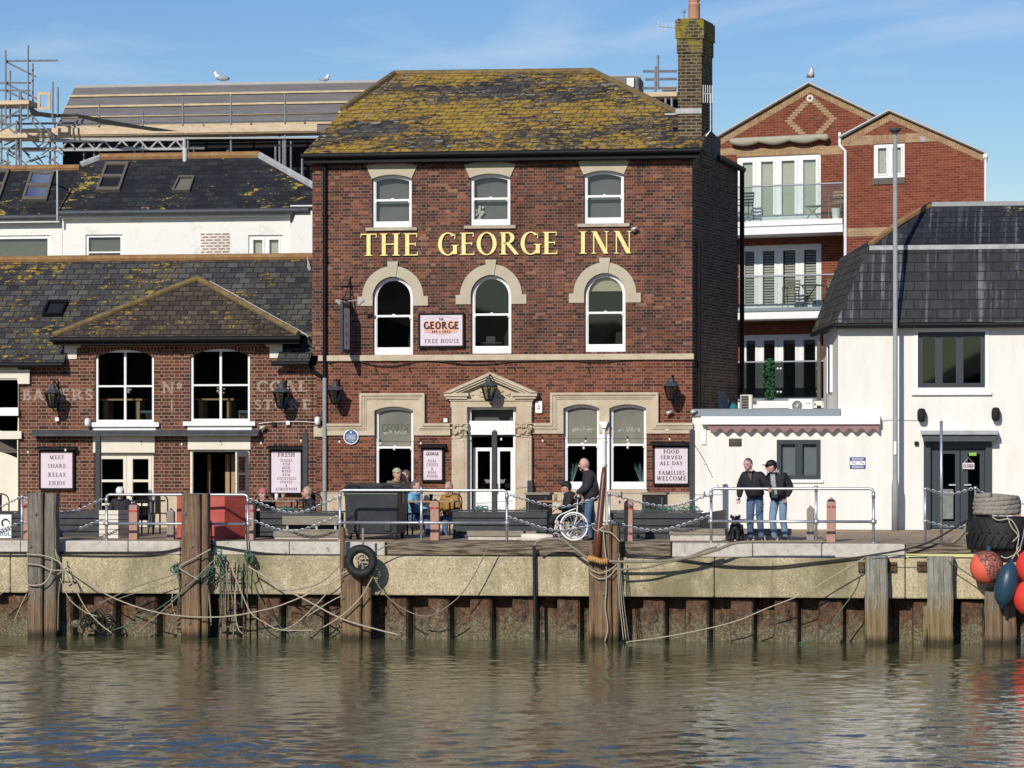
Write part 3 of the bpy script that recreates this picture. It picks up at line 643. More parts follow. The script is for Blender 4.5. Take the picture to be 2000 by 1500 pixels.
# ================================================================ people
def skin_mesh(chains, sub=1):
    """chains: [(points, radii)], the first point of a later chain may name an index to join on: returns evaluated mesh data (verts, faces)"""
    vs = []; es = []; rs = []
    for join, pts, rad in chains:
        prev = join
        for p, r in zip(pts, rad):
            vs.append(tuple(p)); rs.append(r); k = len(vs)-1
            if prev is not None: es.append((prev, k))
            prev = k
    me = bpy.data.meshes.new('tmp'); me.from_pydata(vs, es, []); o = bpy.data.objects.new('tmp', me); col.objects.link(o)
    sk = o.modifiers.new('s', 'SKIN'); sk.use_smooth_shade = True
    if sub: sb = o.modifiers.new('u', 'SUBSURF'); sb.levels = sub; sb.render_levels = sub
    sv = me.skin_vertices[0].data
    for i, r in enumerate(rs): sv[i].radius = r if hasattr(r, '__len__') else (r, r); sv[i].use_root = (i == 0)
    roots = [i for i, (j, _, _) in enumerate(chains) if j is None]; k = 0
    for j, pts, _ in chains:
        if j is None: sv[k].use_root = True
        k += len(pts)
    dg = bpy.context.evaluated_depsgraph_get(); ev = o.evaluated_get(dg); m2 = ev.to_mesh()
    out = ([tuple(v.co) for v in m2.vertices], [tuple(f.vertices) for f in m2.polygons]); ev.to_mesh_clear()
    bpy.data.objects.remove(o); bpy.data.meshes.remove(me); return out
def head(mb, c, yaw, pitch=0, s=1.0):
    """head centred at c, facing -y turned by yaw"""
    Mx = Matrix.Translation(c) @ Matrix.Rotation(yaw, 4, 'Z') @ Matrix.Rotation(pitch, 4, 'X')
    def f(q):
        x, y, z = q
        fr = max(0, -y)
        if z < -.1: x *= 1-.28*min(1, (-z-.1))*1.0; y = y*(1-.12*(-z)) - .10*(-z)*(1 if y < 0 else -.2)
        y -= .0
        if z > .2 and y < 0: y *= .97
        return Vector((x, y, z))
    t = MB(); t.ball((0, 0, 0), (.078*s, .100*s, .120*s), 16, 12, f)
    t.ball((0, -.104*s, -.018*s), (.014*s, .022*s, .026*s), 8, 6); t.ball((0, -.096*s, -.062*s), (.026*s, .012*s, .008*s), 8, 5)
    t.ball((0, -.090*s, -.098*s), (.026*s, .018*s, .018*s), 8, 5)
    for sx in (-1, 1):
        t.ball((sx*.079*s, .004*s, -.008*s), (.010*s, .020*s, .030*s), 6, 5); t.ball((sx*.034*s, -.086*s, .012*s), (.018*s, .012*s, .010*s), 8, 5); t.ball((sx*.034*s, -.088*s, .028*s), (.022*s, .012*s, .006*s), 6, 4)
    mb.add([Mx @ Vector(v) for v in t.v], t.f)
    return Mx
def hand(mb, w, d, up=(0, 0, 1), curl=.5, s=1.0):
    """palm at wrist w pointing along d, five separate fingers bent towards -up"""
    w = Vector(w); d = Vector(d).normalized(); u = Vector(up); u = (u-d*u.dot(d)).normalized(); sd_ = d.cross(u)
    ch = [(None, [w, w+d*.045*s, w+d*.08*s], [(.022*s, .016*s), (.034*s, .015*s), (.036*s, .013*s)])]
    for k, (off, ln) in enumerate(((-.030, .075), (-.010, .085), (.010, .080), (.029, .062))):
        a = w+d*.075*s+sd_*off*s; b = a+(d*math.cos(curl*.7)-u*math.sin(curl*.7))*ln*.5*s; c = b+(d*math.cos(curl*2)-u*math.sin(curl*2))*ln*.5*s
        ch.append((None, [a, b, c], [.0095*s, .009*s, .007*s]))
    a = w+d*.03*s-sd_*.026*s; b = a+(d*.6-sd_*.8)*.035*s; c = b+(d*.9-u*.4)*.03*s; ch.append((None, [a, b, c], [.012*s, .010*s, .008*s]))
    v, f = skin_mesh(ch, 1); mb.add(v, f)
def person(label, at, yaw, J, top='jacket_black', leg='jeans', skin='skin', hair=None, hat=None, s=1.0, head_yaw=None, head_pitch=0, shirt=None, group=None, extras=None, bald=False, bulk=1.0, seated=False, coat=0, hands=(.5, .5)):
    """J: joint positions in the person's own frame (x = their left when facing the viewer's way, y forward = -y, z up)"""
    at = Vector(at); root = thing('person', label, 'person', at, group)
    Mx = Matrix.Translation(at) @ Matrix.Rotation(yaw, 4, 'Z') @ Matrix.Scale(s, 4)
    D = dict(pelvis=(0, 0, .93), waist=(0, 0, 1.08), chest=(0, 0, 1.30), neck=(0, .0, 1.50), head=(0, -.02, 1.64),
        sl=(.185, 0, 1.42), sr=(-.185, 0, 1.42), el=(.25, .03, 1.14), er=(-.25, .03, 1.14), wl=(.26, -.06, .90), wr=(-.26, -.06, .90),
        hl=(.09, 0, .90), hr=(-.09, 0, .90), kl=(.10, -.02, .49), kr=(-.10, -.02, .49), al=(.11, .03, .08), ar=(-.11, .03, .08), tl=(.12, -.13, .035), tr=(-.12, -.13, .035))
    D.update(J); P = {k: Mx @ Vector(v) for k, v in D.items()}; b = bulk
    def chain(j, names, rad): return (j, [P[n] for n in names], rad)
    # the body: trunk, neck, arms and legs in one continuous surface
    ch = [chain(None, ['pelvis', 'waist', 'chest', 'neck'], [(.15*s, .11*s), (.14*s, .10*s), (.165*s, .11*s), (.058*s, .06*s)]), (3, [P['head']], [(.05*s, .05*s)]),
          chain(2, ['sl', 'el', 'wl'], [.06*s, .045*s, .028*s]), chain(2, ['sr', 'er', 'wr'], [.06*s, .045*s, .028*s]),
          chain(0, ['hl', 'kl', 'al', 'tl'], [.085*s, .058*s, .040*s, .022*s]), chain(0, ['hr', 'kr', 'ar', 'tr'], [.085*s, .058*s, .040*s, .022*s])]
    v, f = skin_mesh(ch); mb = MB(); mb.add(v, f)
    hy = yaw if head_yaw is None else head_yaw
    HM = head(mb, P['head'], hy, head_pitch, s*1.06)
    for a, c, q in (('el', 'wl', hands[0]), ('er', 'wr', hands[1])): hand(mb, P[c], P[c]-P[a], Mx.to_3x3() @ Vector((0, 0, 1)) if abs((P[c]-P[a]).normalized().z) < .8 else Mx.to_3x3() @ Vector((0, 1, 0)), q, s)
    body = mb.build('body', skin, root, True)
    s0 = s; s = s*1.07
    t = MB(); [t.ball((sx*.034*s, -.097*s, .016*s), (.015*s, .010*s, .008*s), 8, 5) for sx in (-1, 1)]; m = MB(); m.add([HM @ Vector(v_) for v_ in t.v], t.f); m.build('eyes', 'hair_dark', root, True)
    t = MB(); [t.ball((sx*.034*s, -.096*s, .036*s), (.020*s, .008*s, .005*s), 8, 5) for sx in (-1, 1)]; m = MB(); m.add([HM @ Vector(v_) for v_ in t.v], t.f); m.build('eyebrows', 'hair_grey', root, True)
    t = MB(); t.ball((0, -.101*s, -.064*s), (.022*s, .008*s, .005*s), 8, 5); m = MB(); m.add([HM @ Vector(v_) for v_ in t.v], t.f); m.build('mouth', 'pink_hat', root, True)
    s = s0
    # top garment over trunk and arms
    low = P['pelvis'].lerp(P['waist'], .0)-Vector((0, 0, coat*s)) if not seated else P['pelvis']
    nk = P['neck']-(P['neck']-P['chest'])*.22
    ch = [(None, [low, P['waist'], P['chest'], nk], [(.195*s*b, .155*s*b), (.185*s*b, .15*s*b), (.20*s*b, .145*s*b), (.085*s, .085*s)]),
          chain(2, ['sl', 'el'], [.092*s*b, .074*s*b]), (5, [P['wl'].lerp(P['el'], -.02)], [.050*s]), chain(2, ['sr', 'er'], [.092*s*b, .074*s*b]), (8, [P['wr'].lerp(P['er'], -.02)], [.050*s])]
    v, f = skin_mesh(ch); mb = MB(); mb.add(v, f)
    hd = Mx.to_3x3().normalized(); cl = MB(); ring_ = [P['neck']+hd @ Vector((math.cos(a)*.085*s, math.sin(a)*.09*s-.005, -.01*s+.012*math.sin(a))) for a in [2*math.pi*i/12 for i in range(12)]]
    mb.tube(ring_, .024*s, 6, True); mb.build('coat' if coat else 'jacket', top, root, True)
    # trousers
    ch = [(None, [P['waist'].lerp(P['pelvis'], .25), P['pelvis']], [(.16*s*b, .125*s), (.172*s*b, .135*s)]), chain(1, ['hl', 'kl'], [.108*s, .084*s]), (3, [P['al']-Vector((0, 0, .045*s))], [.066*s]), chain(1, ['hr', 'kr'], [.108*s, .084*s]), (6, [P['ar']-Vector((0, 0, .045*s))], [.066*s])]
    v, f = skin_mesh(ch); MB().add(v, f).build('trousers', leg, root, True)
    for sd_ in 'lr':
        a, t_ = P['a'+sd_], P['t'+sd_]; v, f = skin_mesh([(None, [a+Vector((0, 0, -.02)), a.lerp(t_, .5), t_], [.066*s, .060*s, .052*s])]); MB().add(v, f).build('shoe', 'shoe', root, True)
    s = s0*1.07
    if hair:
        t = MB()
        def hf(q): return q if q.z > -.15 or q.y > .1 else Vector((q.x*.9, q.y*.2, q.z*.3))
        t.ball((0, .016*s, .020*s), (.084*s, .100*s, .114*s), 16, 12, hf); k = [i for i, v_ in enumerate(t.v) if not (v_[1] < -.052*s and v_[2] < .055*s)]
        ks = set(k); h = MB(); h.add([HM @ Vector(v_) for v_ in t.v], [q for q in t.f if all(i in ks for i in q)])
        if hair[1] == 'long': h.ball(P['head']+Vector((0, .045, -.07))*s, (.085*s, .07*s, .12*s), 12, 8)
        h.build('hair', hair[0], root, True)
    if hat:
        h = MB(); t = MB(); t.ball((0, .006*s, .045*s), (.092*s, .112*s, .088*s), 16, 8, lambda q: Vector((q.x, q.y, max(q.z, -.15))))
        if hat[1] == 'cap': t.prism([(-.07*s, .035*s), (.07*s, .035*s), (.06*s, .050*s), (-.06*s, .050*s)], -.17*s, -.07*s)
        h.add([HM @ Vector(v_) for v_ in t.v], t.f); h.build('hat', hat[0], root, True)
    s = s0
    if extras: extras(root, P, Mx, HM, s)
    return root, P
# ================================================================ the inn
YP = 8.0
def on_slope(px, py, y0, z0, s, fr=F0):
    """where the sight line meets the roof plane z=z0+s(y-y0)"""
    x1, z1 = fr.w(px, py, y0); x2, z2 = fr.w(px, py, y0+1); dz = z2-z1
    t = (z0-z1)/(dz-s); return Vector((x1+(x2-x1)*t, y0+t, z1+dz*t))
pub = thing('inn', 'three-storey red brick inn with stone window surrounds and a lichen-covered slate roof', 'pub', (W(980, 900, YP)[0], YP, 0))
xL = W(610, 500, YP)[0]; xR = W(1352, 600, YP)[0]; zE = W(980, 296, YP)[1]; zS = W(980, 704, YP)[1]; zS1 = W(980, 692.5, YP)[1]
def pa(px0, py0, px1, py1): a, b, c, d = prect(px0, py0, px1, py1, YP); return a, b, c, d
holes = []; holes_b = []
TOPW = [(726.5, 341, 804, 444), (918, 339, 996.5, 440), (1140, 333, 1218.5, 436.5)]
for i, q in enumerate(TOPW):
    a, b, c, d = pa(*q); holes.append(sash(pub, a, b, c, d, .09, YP, .09, blind=(0, 'grey_blind', .2), cill=(.13, .075, .07, 'stone_sill'), mid=.52, wide_bottom=.12))
    mb = MB(); cx = (a+b)/2; hw = (b-a)/2; n = 10; top = [(cx-(hw+.13)+(2*hw+.26)*k/n, d+.20+.06*(1-((k/n-.5)*2)**2)) for k in range(n+1)]
    arc_ = [p for p in arch(a, b, c, d, .09, n)[2:]]
    mb.prism(top+arc_, YP-.03, YP+.05); mb.build('stone_lintel', 'stone_plain', pub)
MIDW = [(728.5, 541, 806.5, 693), (920, 537.5, 998.5, 690.5), (1141.5, 534, 1221.5, 687)]
for i, q in enumerate(MIDW):
    a, b, c, d = pa(*q); hw = (b-a)/2; h = sash(pub, a, b, c, d, hw, YP, .09, mid=.50, wide_bottom=.15, depth=1.7, room=(0, 'dim_room'), blind=((.78, 'cream_blind', .14) if i == 2 else None)); holes.append(h)
    # stone arch with impost blocks and keystone
    cx = (a+b)/2; cz = d-hw; ro = hw+.245; n = 24; ri = hw+.005
    out = [(cx+ro*math.cos(math.pi*k/n), cz+ro*math.sin(math.pi*k/n)) for k in range(n+1)]; inn = [(cx+ri*math.cos(math.pi*k/n), cz+ri*math.sin(math.pi*k/n)) for k in range(n+1)]
    zb = cz-.19; ex = .10
    outl = [(cx+ro+ex, zb), (cx+ro+ex, cz+.02), (cx+ro, cz+.02)]+out[1:-1]+[(cx-ro, cz+.02), (cx-ro-ex, cz+.02), (cx-ro-ex, zb), (cx-ri, zb)]+inn[::-1]+[(cx+ri, zb)]
    mb = MB(); mb.prism(outl, YP-.03, YP+.06)
    mb.prism([(cx-.075, cz+ri), (cx+.075, cz+ri), (cx+.125, cz+ro+.10), (cx-.125, cz+ro+.10)], YP-.055, YP-.0305); mb.build('stone_arch', 'stone_plain', pub)
BOTW = [(732, 794, 807.5, 962), (1101, 789.5, 1171, 956), (1190.5, 789.5, 1262.5, 956)]
LOW = []
for i, q in enumerate(BOTW):
    a, b, c, d = pa(*q); h = sash(pub, a, b, c, d, .09, YP, .10, mid=.525, wide_bottom=.15 if i else .08, fw=.05, depth=1.4); holes_b.append(h); LOW.append((a, b, c, d))
# door opening
dx0, dx1, dz0, dz1 = pa(914.5, 795, 1007, 1019); dz0 = .1
holes_b.append(rect(dx0, dx1, dz0+.0, dz1))
mb = MB(); mb.sheet([(xL, zS1), (xR, zS1), (xR, zE), (xL, zE)], holes, YP, .12); mb.box(xL, xR, YP+.12, YP+.3, zS1, zS1+.1)
mb.build('upper_wall', 'pub_brick', pub)
mb = MB(); mb.sheet([(xL+.1, 0), (xR, 0), (xR, zS), (xL+.1, zS)], holes_b, YP, .14); mb.build('lower_wall', 'pub_brick_base', pub)
# string course
mb = MB(); mb.box(W(622, 700, YP)[0], xR+.04, YP-.07, YP+.1, zS, zS1); mb.build('string_course', 'stone', pub, bevel=.012)
# side wall (turned outward), back and left walls
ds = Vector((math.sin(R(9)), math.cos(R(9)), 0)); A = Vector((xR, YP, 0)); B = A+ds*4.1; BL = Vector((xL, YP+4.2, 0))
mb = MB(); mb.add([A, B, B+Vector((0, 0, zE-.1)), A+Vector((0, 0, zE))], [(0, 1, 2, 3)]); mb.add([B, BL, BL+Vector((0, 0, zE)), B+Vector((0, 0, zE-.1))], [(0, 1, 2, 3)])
mb.add([BL, (xL, YP, 0), (xL, YP, zE), BL+Vector((0, 0, zE))], [(0, 1, 2, 3)]); mb.build('side_wall', 'pub_side_shaded_brick', pub)
# roof
ye = YP-.30; ze = W(980, 294, ye)[1]; eL = Vector((W(592, 297, ye)[0], ye, ze)); eR = Vector((W(1368, 284, ye)[0], ye, ze))
lo, hi = 8, 12
for _ in range(40):
    m_ = (lo+hi)/2
    if W(619, 215, m_)[0] > eL.x: hi = m_
    else: lo = m_
K = Vector((eL.x, m_, W(619, 215, m_)[1])); sl = (K.z-ze)/(K.y-ye)
rL = on_slope(770, 145, ye, ze, sl); rR = on_slope(1157, 140, ye, ze, sl); KR = on_slope(1374, 252, ye, ze, sl); KR.x = eR.x+.02
yb = 2*rL.y-ye
def mir(p): return Vector((p.x, 2*rL.y-p.y, p.z))
mb = MB(); mb.extr([eL, eR, KR, rR, rL, K], (0, 0, -.05)); mb.build('front_roof_slope', 'pub_slate', pub)
_m = mir
def mir(p):
    q = _m(p); q.y = min(q.y, YP+4.15); return Vector((min(q.x, B.x-.02), q.y, q.z)) if p.x > 0 else q
mb = MB(); mb.add([K, rL, mir(K)], [(0, 1, 2)]); mb.add([KR, mir(KR), rR], [(0, 1, 2)]); mb.add([mir(eL), mir(K), rL, rR, mir(KR), mir(eR)], [(0, 1, 2, 3, 4, 5)])
mb.add([eL, K, mir(K), mir(eL)], [(0, 1, 2, 3)]); mb.add([eR, mir(eR), mir(KR), KR], [(0, 1, 2, 3)]); mb.build('rear_roof', 'upper_slate', pub)
mb = MB()
for a, b in ((K, rL), (rL, rR), (rR, KR)): mb.tube([a+Vector((0, 0, .01)), b+Vector((0, 0, .01))], .085, 8)
mb.build('ridge_tiles', 'ridge_lichen', pub)
mb = MB(); mb.cyl(eL+Vector((-.04, -.05, -.06)), eR+Vector((.02, -.05, -.06)), .062, n=10); mb.box(eL.x+.02, eR.x-.02, ye+.02, ye+.05, ze-.22, ze-.03); mb.box(eL.x+.05, xR+.1, ye+.05, YP+.02, ze-.23, ze-.2); mb.build('gutter', 'black_paint', pub)
g1 = A+ds*2.0; g2 = B+ds*.1; mb = MB(); mb.cyl(g1+Vector((.1, 0, zE-.02)), g2+Vector((.1, 0, zE-.12)), .07); mb.cyl(g2+Vector((.08, -.1, zE-.15)), g2+Vector((.08, -.1, 1.9)), .055); mb.build('side_gutter', 'black_paint', pub)
mb = MB(); q = W(1372, 470, YP+.3); mb.cyl(A+ds*.32+Vector((.07, 0, W(1368, 470, YP)[1])), A+ds*.32+Vector((.07, 0, 1.9)), .05); mb.build('side_pipe', 'black_paint', pub)
# chimney
yc = YP+.72; c0 = W(1324, 200, yc)[0]; c1 = W(1370, 200, yc)[0]; zt = W(1346, 38, yc)[1]
ch_ = thing('chimney_holder', 'x', 'x') if False else None
def fl(x, y0, y1, z0, z1, mb, ex=0):
    """box whose sides follow the turned side wall"""
    dx = (y1-y0)*math.tan(R(9)); x0, x1 = x; x0 -= ex; x1 += ex; y0 -= ex; y1 += ex
    mb.add([(x0, y0, z0), (x1, y0, z0), (x1+dx, y1, z0), (x0+dx, y1, z0), (x0, y0, z1), (x1, y0, z1), (x1+dx, y1, z1), (x0+dx, y1, z1)], [(0, 3, 2, 1), (4, 5, 6, 7), (0, 1, 5, 4), (1, 2, 6, 5), (2, 3, 7, 6), (3, 0, 4, 7)])
mb = MB(); fl((c0, c1), yc, yc+.95, zE-.3, zt-.75, mb); fl((c0, c1), yc, yc+.95, zt-.75, zt-.42, mb, .025); fl((c0, c1), yc, yc+.95, zt-.42, zt-.02, mb, .055); fl((c0, c1), yc, yc+.95, zt-.02, zt+.02, mb, .01)
chim = mb.build('chimney', 'chimney_brick', pub)
mb = MB(); px_ = (c0+c1)/2+.06; mb.lathe([(.135, 0), (.13, .36), (.145, .38), (.115, .40), (.112, .44), (.145, .46), (.115, .48), (.112, .53), (.145, .55), (.115, .57), (.112, .63), (.145, .65), (.12, .67), (.11, .95), (.08, .95)], (px_, yc+.4, zt+.01), 16); mb.build('chimney_pot', 'terracotta', chim, True)
mb = MB(); za = W(1346, 222, yc)[1]; mb.box(c0-.05, c1+.004, yc-.03, yc-.002, za, za+.12); mb.box(c0-.3, c0-.002, yc+.0, yc+.5, za-.02, za+.02); mb.build('flashing', 'lead', chim)
# front down pipe
mb = MB(); px_ = W(634, 500, YP-.08)[0]; mb.cyl((px_, YP-.08, ze-.2), (px_, YP-.08, W(635, 738, YP)[1]), .045, n=10)
for py in (330, 420, 510, 600, 690): z = W(634, py, YP)[1]; mb.cyl((px_, YP-.08, z-.03), (px_, YP-.08, z+.03), .058, n=10)
a = Vector((W(612, 716, YP)[0], YP-.1, W(612, 716, YP)[1])); b = Vector((px_-.02, YP-.08, W(635, 738, YP)[1])); mb.tube([a+Vector((-.02, -.1, 0)), a+Vector((0, 0, -.08)), b], .04); mb.build('drain_pipe', 'black_paint', pub)
mb = MB(); mb.cyl((px_, YP-.081, W(635, 738, YP)[1]), (px_, YP-.08, .1), .047, n=10); mb.build('lower_drain_pipe', 'lamp_grey', pub)
# ground-floor stonework: frieze stepping up round the windows
def stonepath(path_px, botpy, wins, x_end):
    pts = [W(px, py, YP) for px, py in path_px]; z0 = W(path_px[0][0], botpy, YP)[1]
    out = [(pts[0][0], z0)]+pts+[(pts[-1][0], z0)]
    hs = []
    for (a, b, c, d) in wins: hs.append([p if p[1] > z0 else (p[0], z0+.0) for p in arch(a-.0, b+.0, z0-1, d, .09, 12)])
    return pts, z0, out, hs
def stone_block(path_px, botpy, wins):
    pts, z0, out, hs = stonepath(path_px, botpy, wins, 0)
    # split round the windows: build outline with bites taken from the bottom edge
    ol = [(pts[0][0], z0)]
    for (a, b, c, d) in wins: ol += [(a, z0)]+[p for p in arch(a, b, z0, d, .09, 12)[2:]][::-1]+[(b, z0)]
    ol += [(pts[-1][0], z0)]+pts[::-1]
    mb = MB(); mb.prism(ol, YP-.05, YP+.06); o = mb.build('stone_frieze', 'stone', pub)
    # moulding following the upper edge
    mb = MB()
    for w_, dep, dz in ((.055, .13, 0), (.05, .095, -.055), (.035, .075, -.105)):
        for (p, q) in zip(pts[:-1], pts[1:]):
            up = abs(p[0]-q[0]) < .05
            if up:
                rising = q[1] > p[1]; xx = p[0]-(dz if rising else -dz); zz = sorted((p[1], q[1])); sgn = 1 if rising else -1
                x0_, x1_ = (xx, xx+w_) if rising else (xx-w_, xx); mb.box(x0_, x1_, YP-dep, YP-.049, zz[0]-w_+dz+(.0), zz[1]+dz-w_-.001)
            else:
                hi_ = p[1] > max(t[1] for t in pts)-.05; e0 = 0 if not hi_ else -dz; xa, xb = p[0], q[0]
                if hi_: xa += -dz; xb -= -dz
                else:
                    if p != pts[0]: xa += dz-0
                    if q != pts[-1]: xb -= dz
                mb.box(xa, xb, YP-dep+.001, YP-.0495, p[1]+dz-w_, p[1]+dz)
    mb.build('moulding', 'stone', o)
def lvl(path, ref):
    return path
zf = W(860, 827, YP)[1]; zt_ = W(768, 768, YP)[1]
def atz(px, z): 
    d = W(px, 900, YP); return px
def pz(px, z):   # picture row of height z on the wall plane
    x, z1 = W(px, 800, YP); x, z2 = W(px, 801, YP); return 800+(z-z1)/(z2-z1)
P1 = [(640, pz(640, zf)), (704, pz(704, zf)), (704, pz(704, zt_)), (831, pz(831, zt_)), (831, pz(831, zf)), (880, pz(880, zf))]
P2 = [(1040, pz(1040, zf)), (1076, pz(1076, zf)), (1076, pz(1076, zt_)), (1287, pz(1287, zt_)), (1287, pz(1287, zf)), (1354, pz(1354, zf))]
def snap(path):
    return path
stone_block(P1, 850.5, [LOW[0]]); stone_block(P2, 847, [LOW[1], LOW[2]])
mb = MB(); x0, z0 = W(612, 851, YP); mb.box(x0+.02, W(631, 851, YP)[0], YP-.05, YP+.03, W(620, 853, YP)[1], W(620, 833, YP)[1]); mb.build('stone_block', 'stone', pub)
zpl = W(980, 961, YP)[1]
for a, b in ((627, 728), (811, 884), (1038, 1098), (1265, 1354)): MB().box(W(a, 960, YP)[0], W(b, 960, YP)[0], YP-.06, YP+.03, .05, zpl).build('plinth', 'stone', pub, bevel=.02)
mb = MB(); mb.box(W(1098, 960, YP)[0], W(1265, 960, YP)[0], YP-.07, YP+.03, .05, W(1180, 957, YP)[1]); mb.build('plinth', 'stone', pub)
mb = MB(); mb.box(LOW[1][1]+.0, LOW[2][0], YP-.02, YP+.12, .6, W(1180, 820, YP)[1]); mb.build('mullion', 'white_paint', pub)
mb = MB(); mx_ = (LOW[1][1]+LOW[2][0])/2; mb.cyl((mx_, YP-.1, .2), (mx_, YP-.1, W(1180, 833, YP)[1]), .035); mb.prism([(mx_-.10, W(1180, 824, YP)[1]), (mx_+.10, W(1180, 824, YP)[1]), (mx_+.045, W(1180, 836, YP)[1]), (mx_-.045, W(1180, 836, YP)[1])], YP-.17, YP-.03)
for py in (860, 905): z = W(1180, py, YP)[1]; mb.cyl((mx_, YP-.1, z-.02), (mx_, YP-.1, z+.02), .047)
mb.build('white_down_pipe', 'white_paint', pub)
# frosted upper lights with the inn's name and a scatter of lettering
for i, (a, b, c, d) in enumerate(LOW):
    zm = c+(d-c)*.525; mb = MB(); mb.prism([(x, max(z, zm+.03)) for x, z in arch(a, b, c, d, .09, 12, .06)], YP+.165, YP+.169); mb.build('frosted_panel', 'frost', pub) if 'frost' in MAT else None
    rr = random.Random(i); mb = MB()
    z0 = zm+(d-zm)*.30
    if i == 0: line(mb, 'GEORGE', a+.13, b-.12, z0+.06, z0+.25, YP+.1645, .002, .2, .16, False); mb.build('window_lettering', 'sign_olive', pub)
    mb = MB()
    for k in range(46):
        x = a+.16+(b-a-.32)*rr.random(); u = abs((x-(a+b)/2)/(b-a)*2); z = z0+.015+rr.random()*.10*(1-u*.7); w_ = rr.uniform(.012, .03); mb.prism([(x, z), (x+w_, z+rr.uniform(-.01, .01)), (x+w_, z+.02), (x, z+.018)], YP+.161-k*.00005, YP+.1635)
    mb.build('window_motif', 'shirt_white', pub)
# doorcase
yd = YP-.16; dc = []
dcs = None
for a, b in ((882, 912), (1008, 1038)):
    mb = MB(); x0, x1 = W(a, 900, yd)[0], W(b, 900, yd)[0]; zc0, zc1 = W(960, 851, yd)[1], W(960, 826, yd)[1]; ztop = W(960, 795, yd)[1]
    mb.box(x0, x1, yd, YP+.02, .1, zc0); mb.box(x0+.06, x1-.06, yd-.015, yd-.0005, .55, zc0-.1); mb.box(x0-.04, x1+.04, yd-.04, YP+.02, .1, .5); mb.box(x0-.0, x1+.0, yd, YP+.02, zc1, ztop)
    for z in (zc0-.62,): mb.box(x0-.008, x1+.008, yd-.008, YP, z, z+.02)
    mb.box(x0-.03, x1+.03, yd-.03, YP+.02, zc1-.03, zc1-.001)
    p_ = mb.build('door_pilaster', 'stone', pub, bevel=.008); dcs = dcs or []; dcs.append(p_)
for (a, b), p_ in zip(((882, 912), (1008, 1038)), dcs):
    x0, x1 = W(a, 900, yd)[0], W(b, 900, yd)[0]; mb = MB(); zc0, zc1 = W(960, 851, yd)[1]+.001, W(960, 826, yd)[1]-.031; rr = random.Random(a)
    mb.box(x0+.02, x1-.02, yd+.01, YP, zc0, zc1)
    for k in range(26): mb.ball((x0+(x1-x0)*rr.random(), yd+rr.uniform(-.035, .01), zc0+(zc1-zc0)*rr.random()), (rr.uniform(.025, .05), .03, rr.uniform(.02, .05)), 7, 5)
    mb.build('carved_capital', 'stone', p_, True)
# entablature and pediment
za, zb, zc = W(960, 795, yd)[1], W(960, 783, yd)[1], W(960, 773, yd)[1]; xa, xb = W(880, 790, yd)[0], W(1039, 790, yd)[0]; zap = W(957, 727, yd)[1]; xm = (xa+xb)/2
mb = MB(); mb.box(xa+.0, xb, yd+.001, YP+.02, za, zb); mb.box(xa-.03, xb+.03, yd-.03, YP+.02, zb+.0005, zb+.045)
for s_ in (0, 1):
    x0, x1 = (xa-.13, xa+.42) if not s_ else (xb-.42, xb+.13); mb.box(x0, x1, yd-.12, YP+.02, zc-.01, zc+.065); mb.box(x0+.04, x1-.04, yd-.08, YP+.02, zb+.046, zc-.0105)
mb.prism([(xa+.1, zb+.046), (xb-.1, zb+.046), (xb-.1, zc+.02), (xm, zap-.12), (xa+.1, zc+.02)], yd+.06, YP+.02)
for k, (dep, o0, o1) in enumerate(((.16, 0, .07), (.12, .0705, .12), (.07, .1205, .17))):
    ea, eb = xa-.14, xb+.14; zz = zc+.066
    mb.prism([(ea+o0*2.2, zz), (ea+o1*2.2, zz), (xm, zap-o1), (xm, zap-o0)], yd-dep, YP+.02); mb.prism([(eb-o0*2.2, zz), (xm, zap-o0), (xm, zap-o1), (eb-o1*2.2, zz)], yd-dep, YP+.02)
rr = random.Random(3)
for k in range(22):
    u = rr.uniform(-1, 1); mb.ball((xm+u*.52, yd+.05, zb+.10+rr.random()*.24*(1-abs(u))), (rr.uniform(.02, .06), .035, rr.uniform(.015, .035)), 7, 5)
mb.build('pediment', 'stone', pub, bevel=0)
# door: transom light, white board, lobby and inner leaves
mb = MB(); zt0, zt1 = W(960, 822, YP)[1], W(960, 849, YP)[1]
mb.ring(rect(dx0, dx1, dz0, dz1), rect(dx0, dx1, dz0, dz1, .06), YP+.05, YP+.13); mb.box(dx0+.005, dx1-.005, YP-.02, YP+.12, zt1, zt0); mb.build('door_frame', 'white_paint', pub)
mb = MB(); mb.box(dx0+.05, dx1-.05, YP+.09, YP+.096, zt0, dz1-.05); tl = mb.build('transom_light', 'glass', pub)
mb = MB(); mb.box(dx0+.05, dx1-.05, YP+.25, YP+.256, zt0, dz1); mb.build('blind', 'grey_blind', tl)
mb = MB(); mb.box(dx0-.1, dx0, YP+.14, YP+2, .1, dz1+.1); mb.box(dx1, dx1+.1, YP+.14, YP+2, .1, dz1+.1); mb.box(dx0-.1, dx1+.1, YP+.14, YP+2, zt1+.03, zt1+.06); mb.box(dx0, dx1, YP+2, YP+2.05, 0, dz1); mb.build('lobby', 'dark_room', pub)
dm = (dx0+dx1)/2+.02; yi = YP+.30
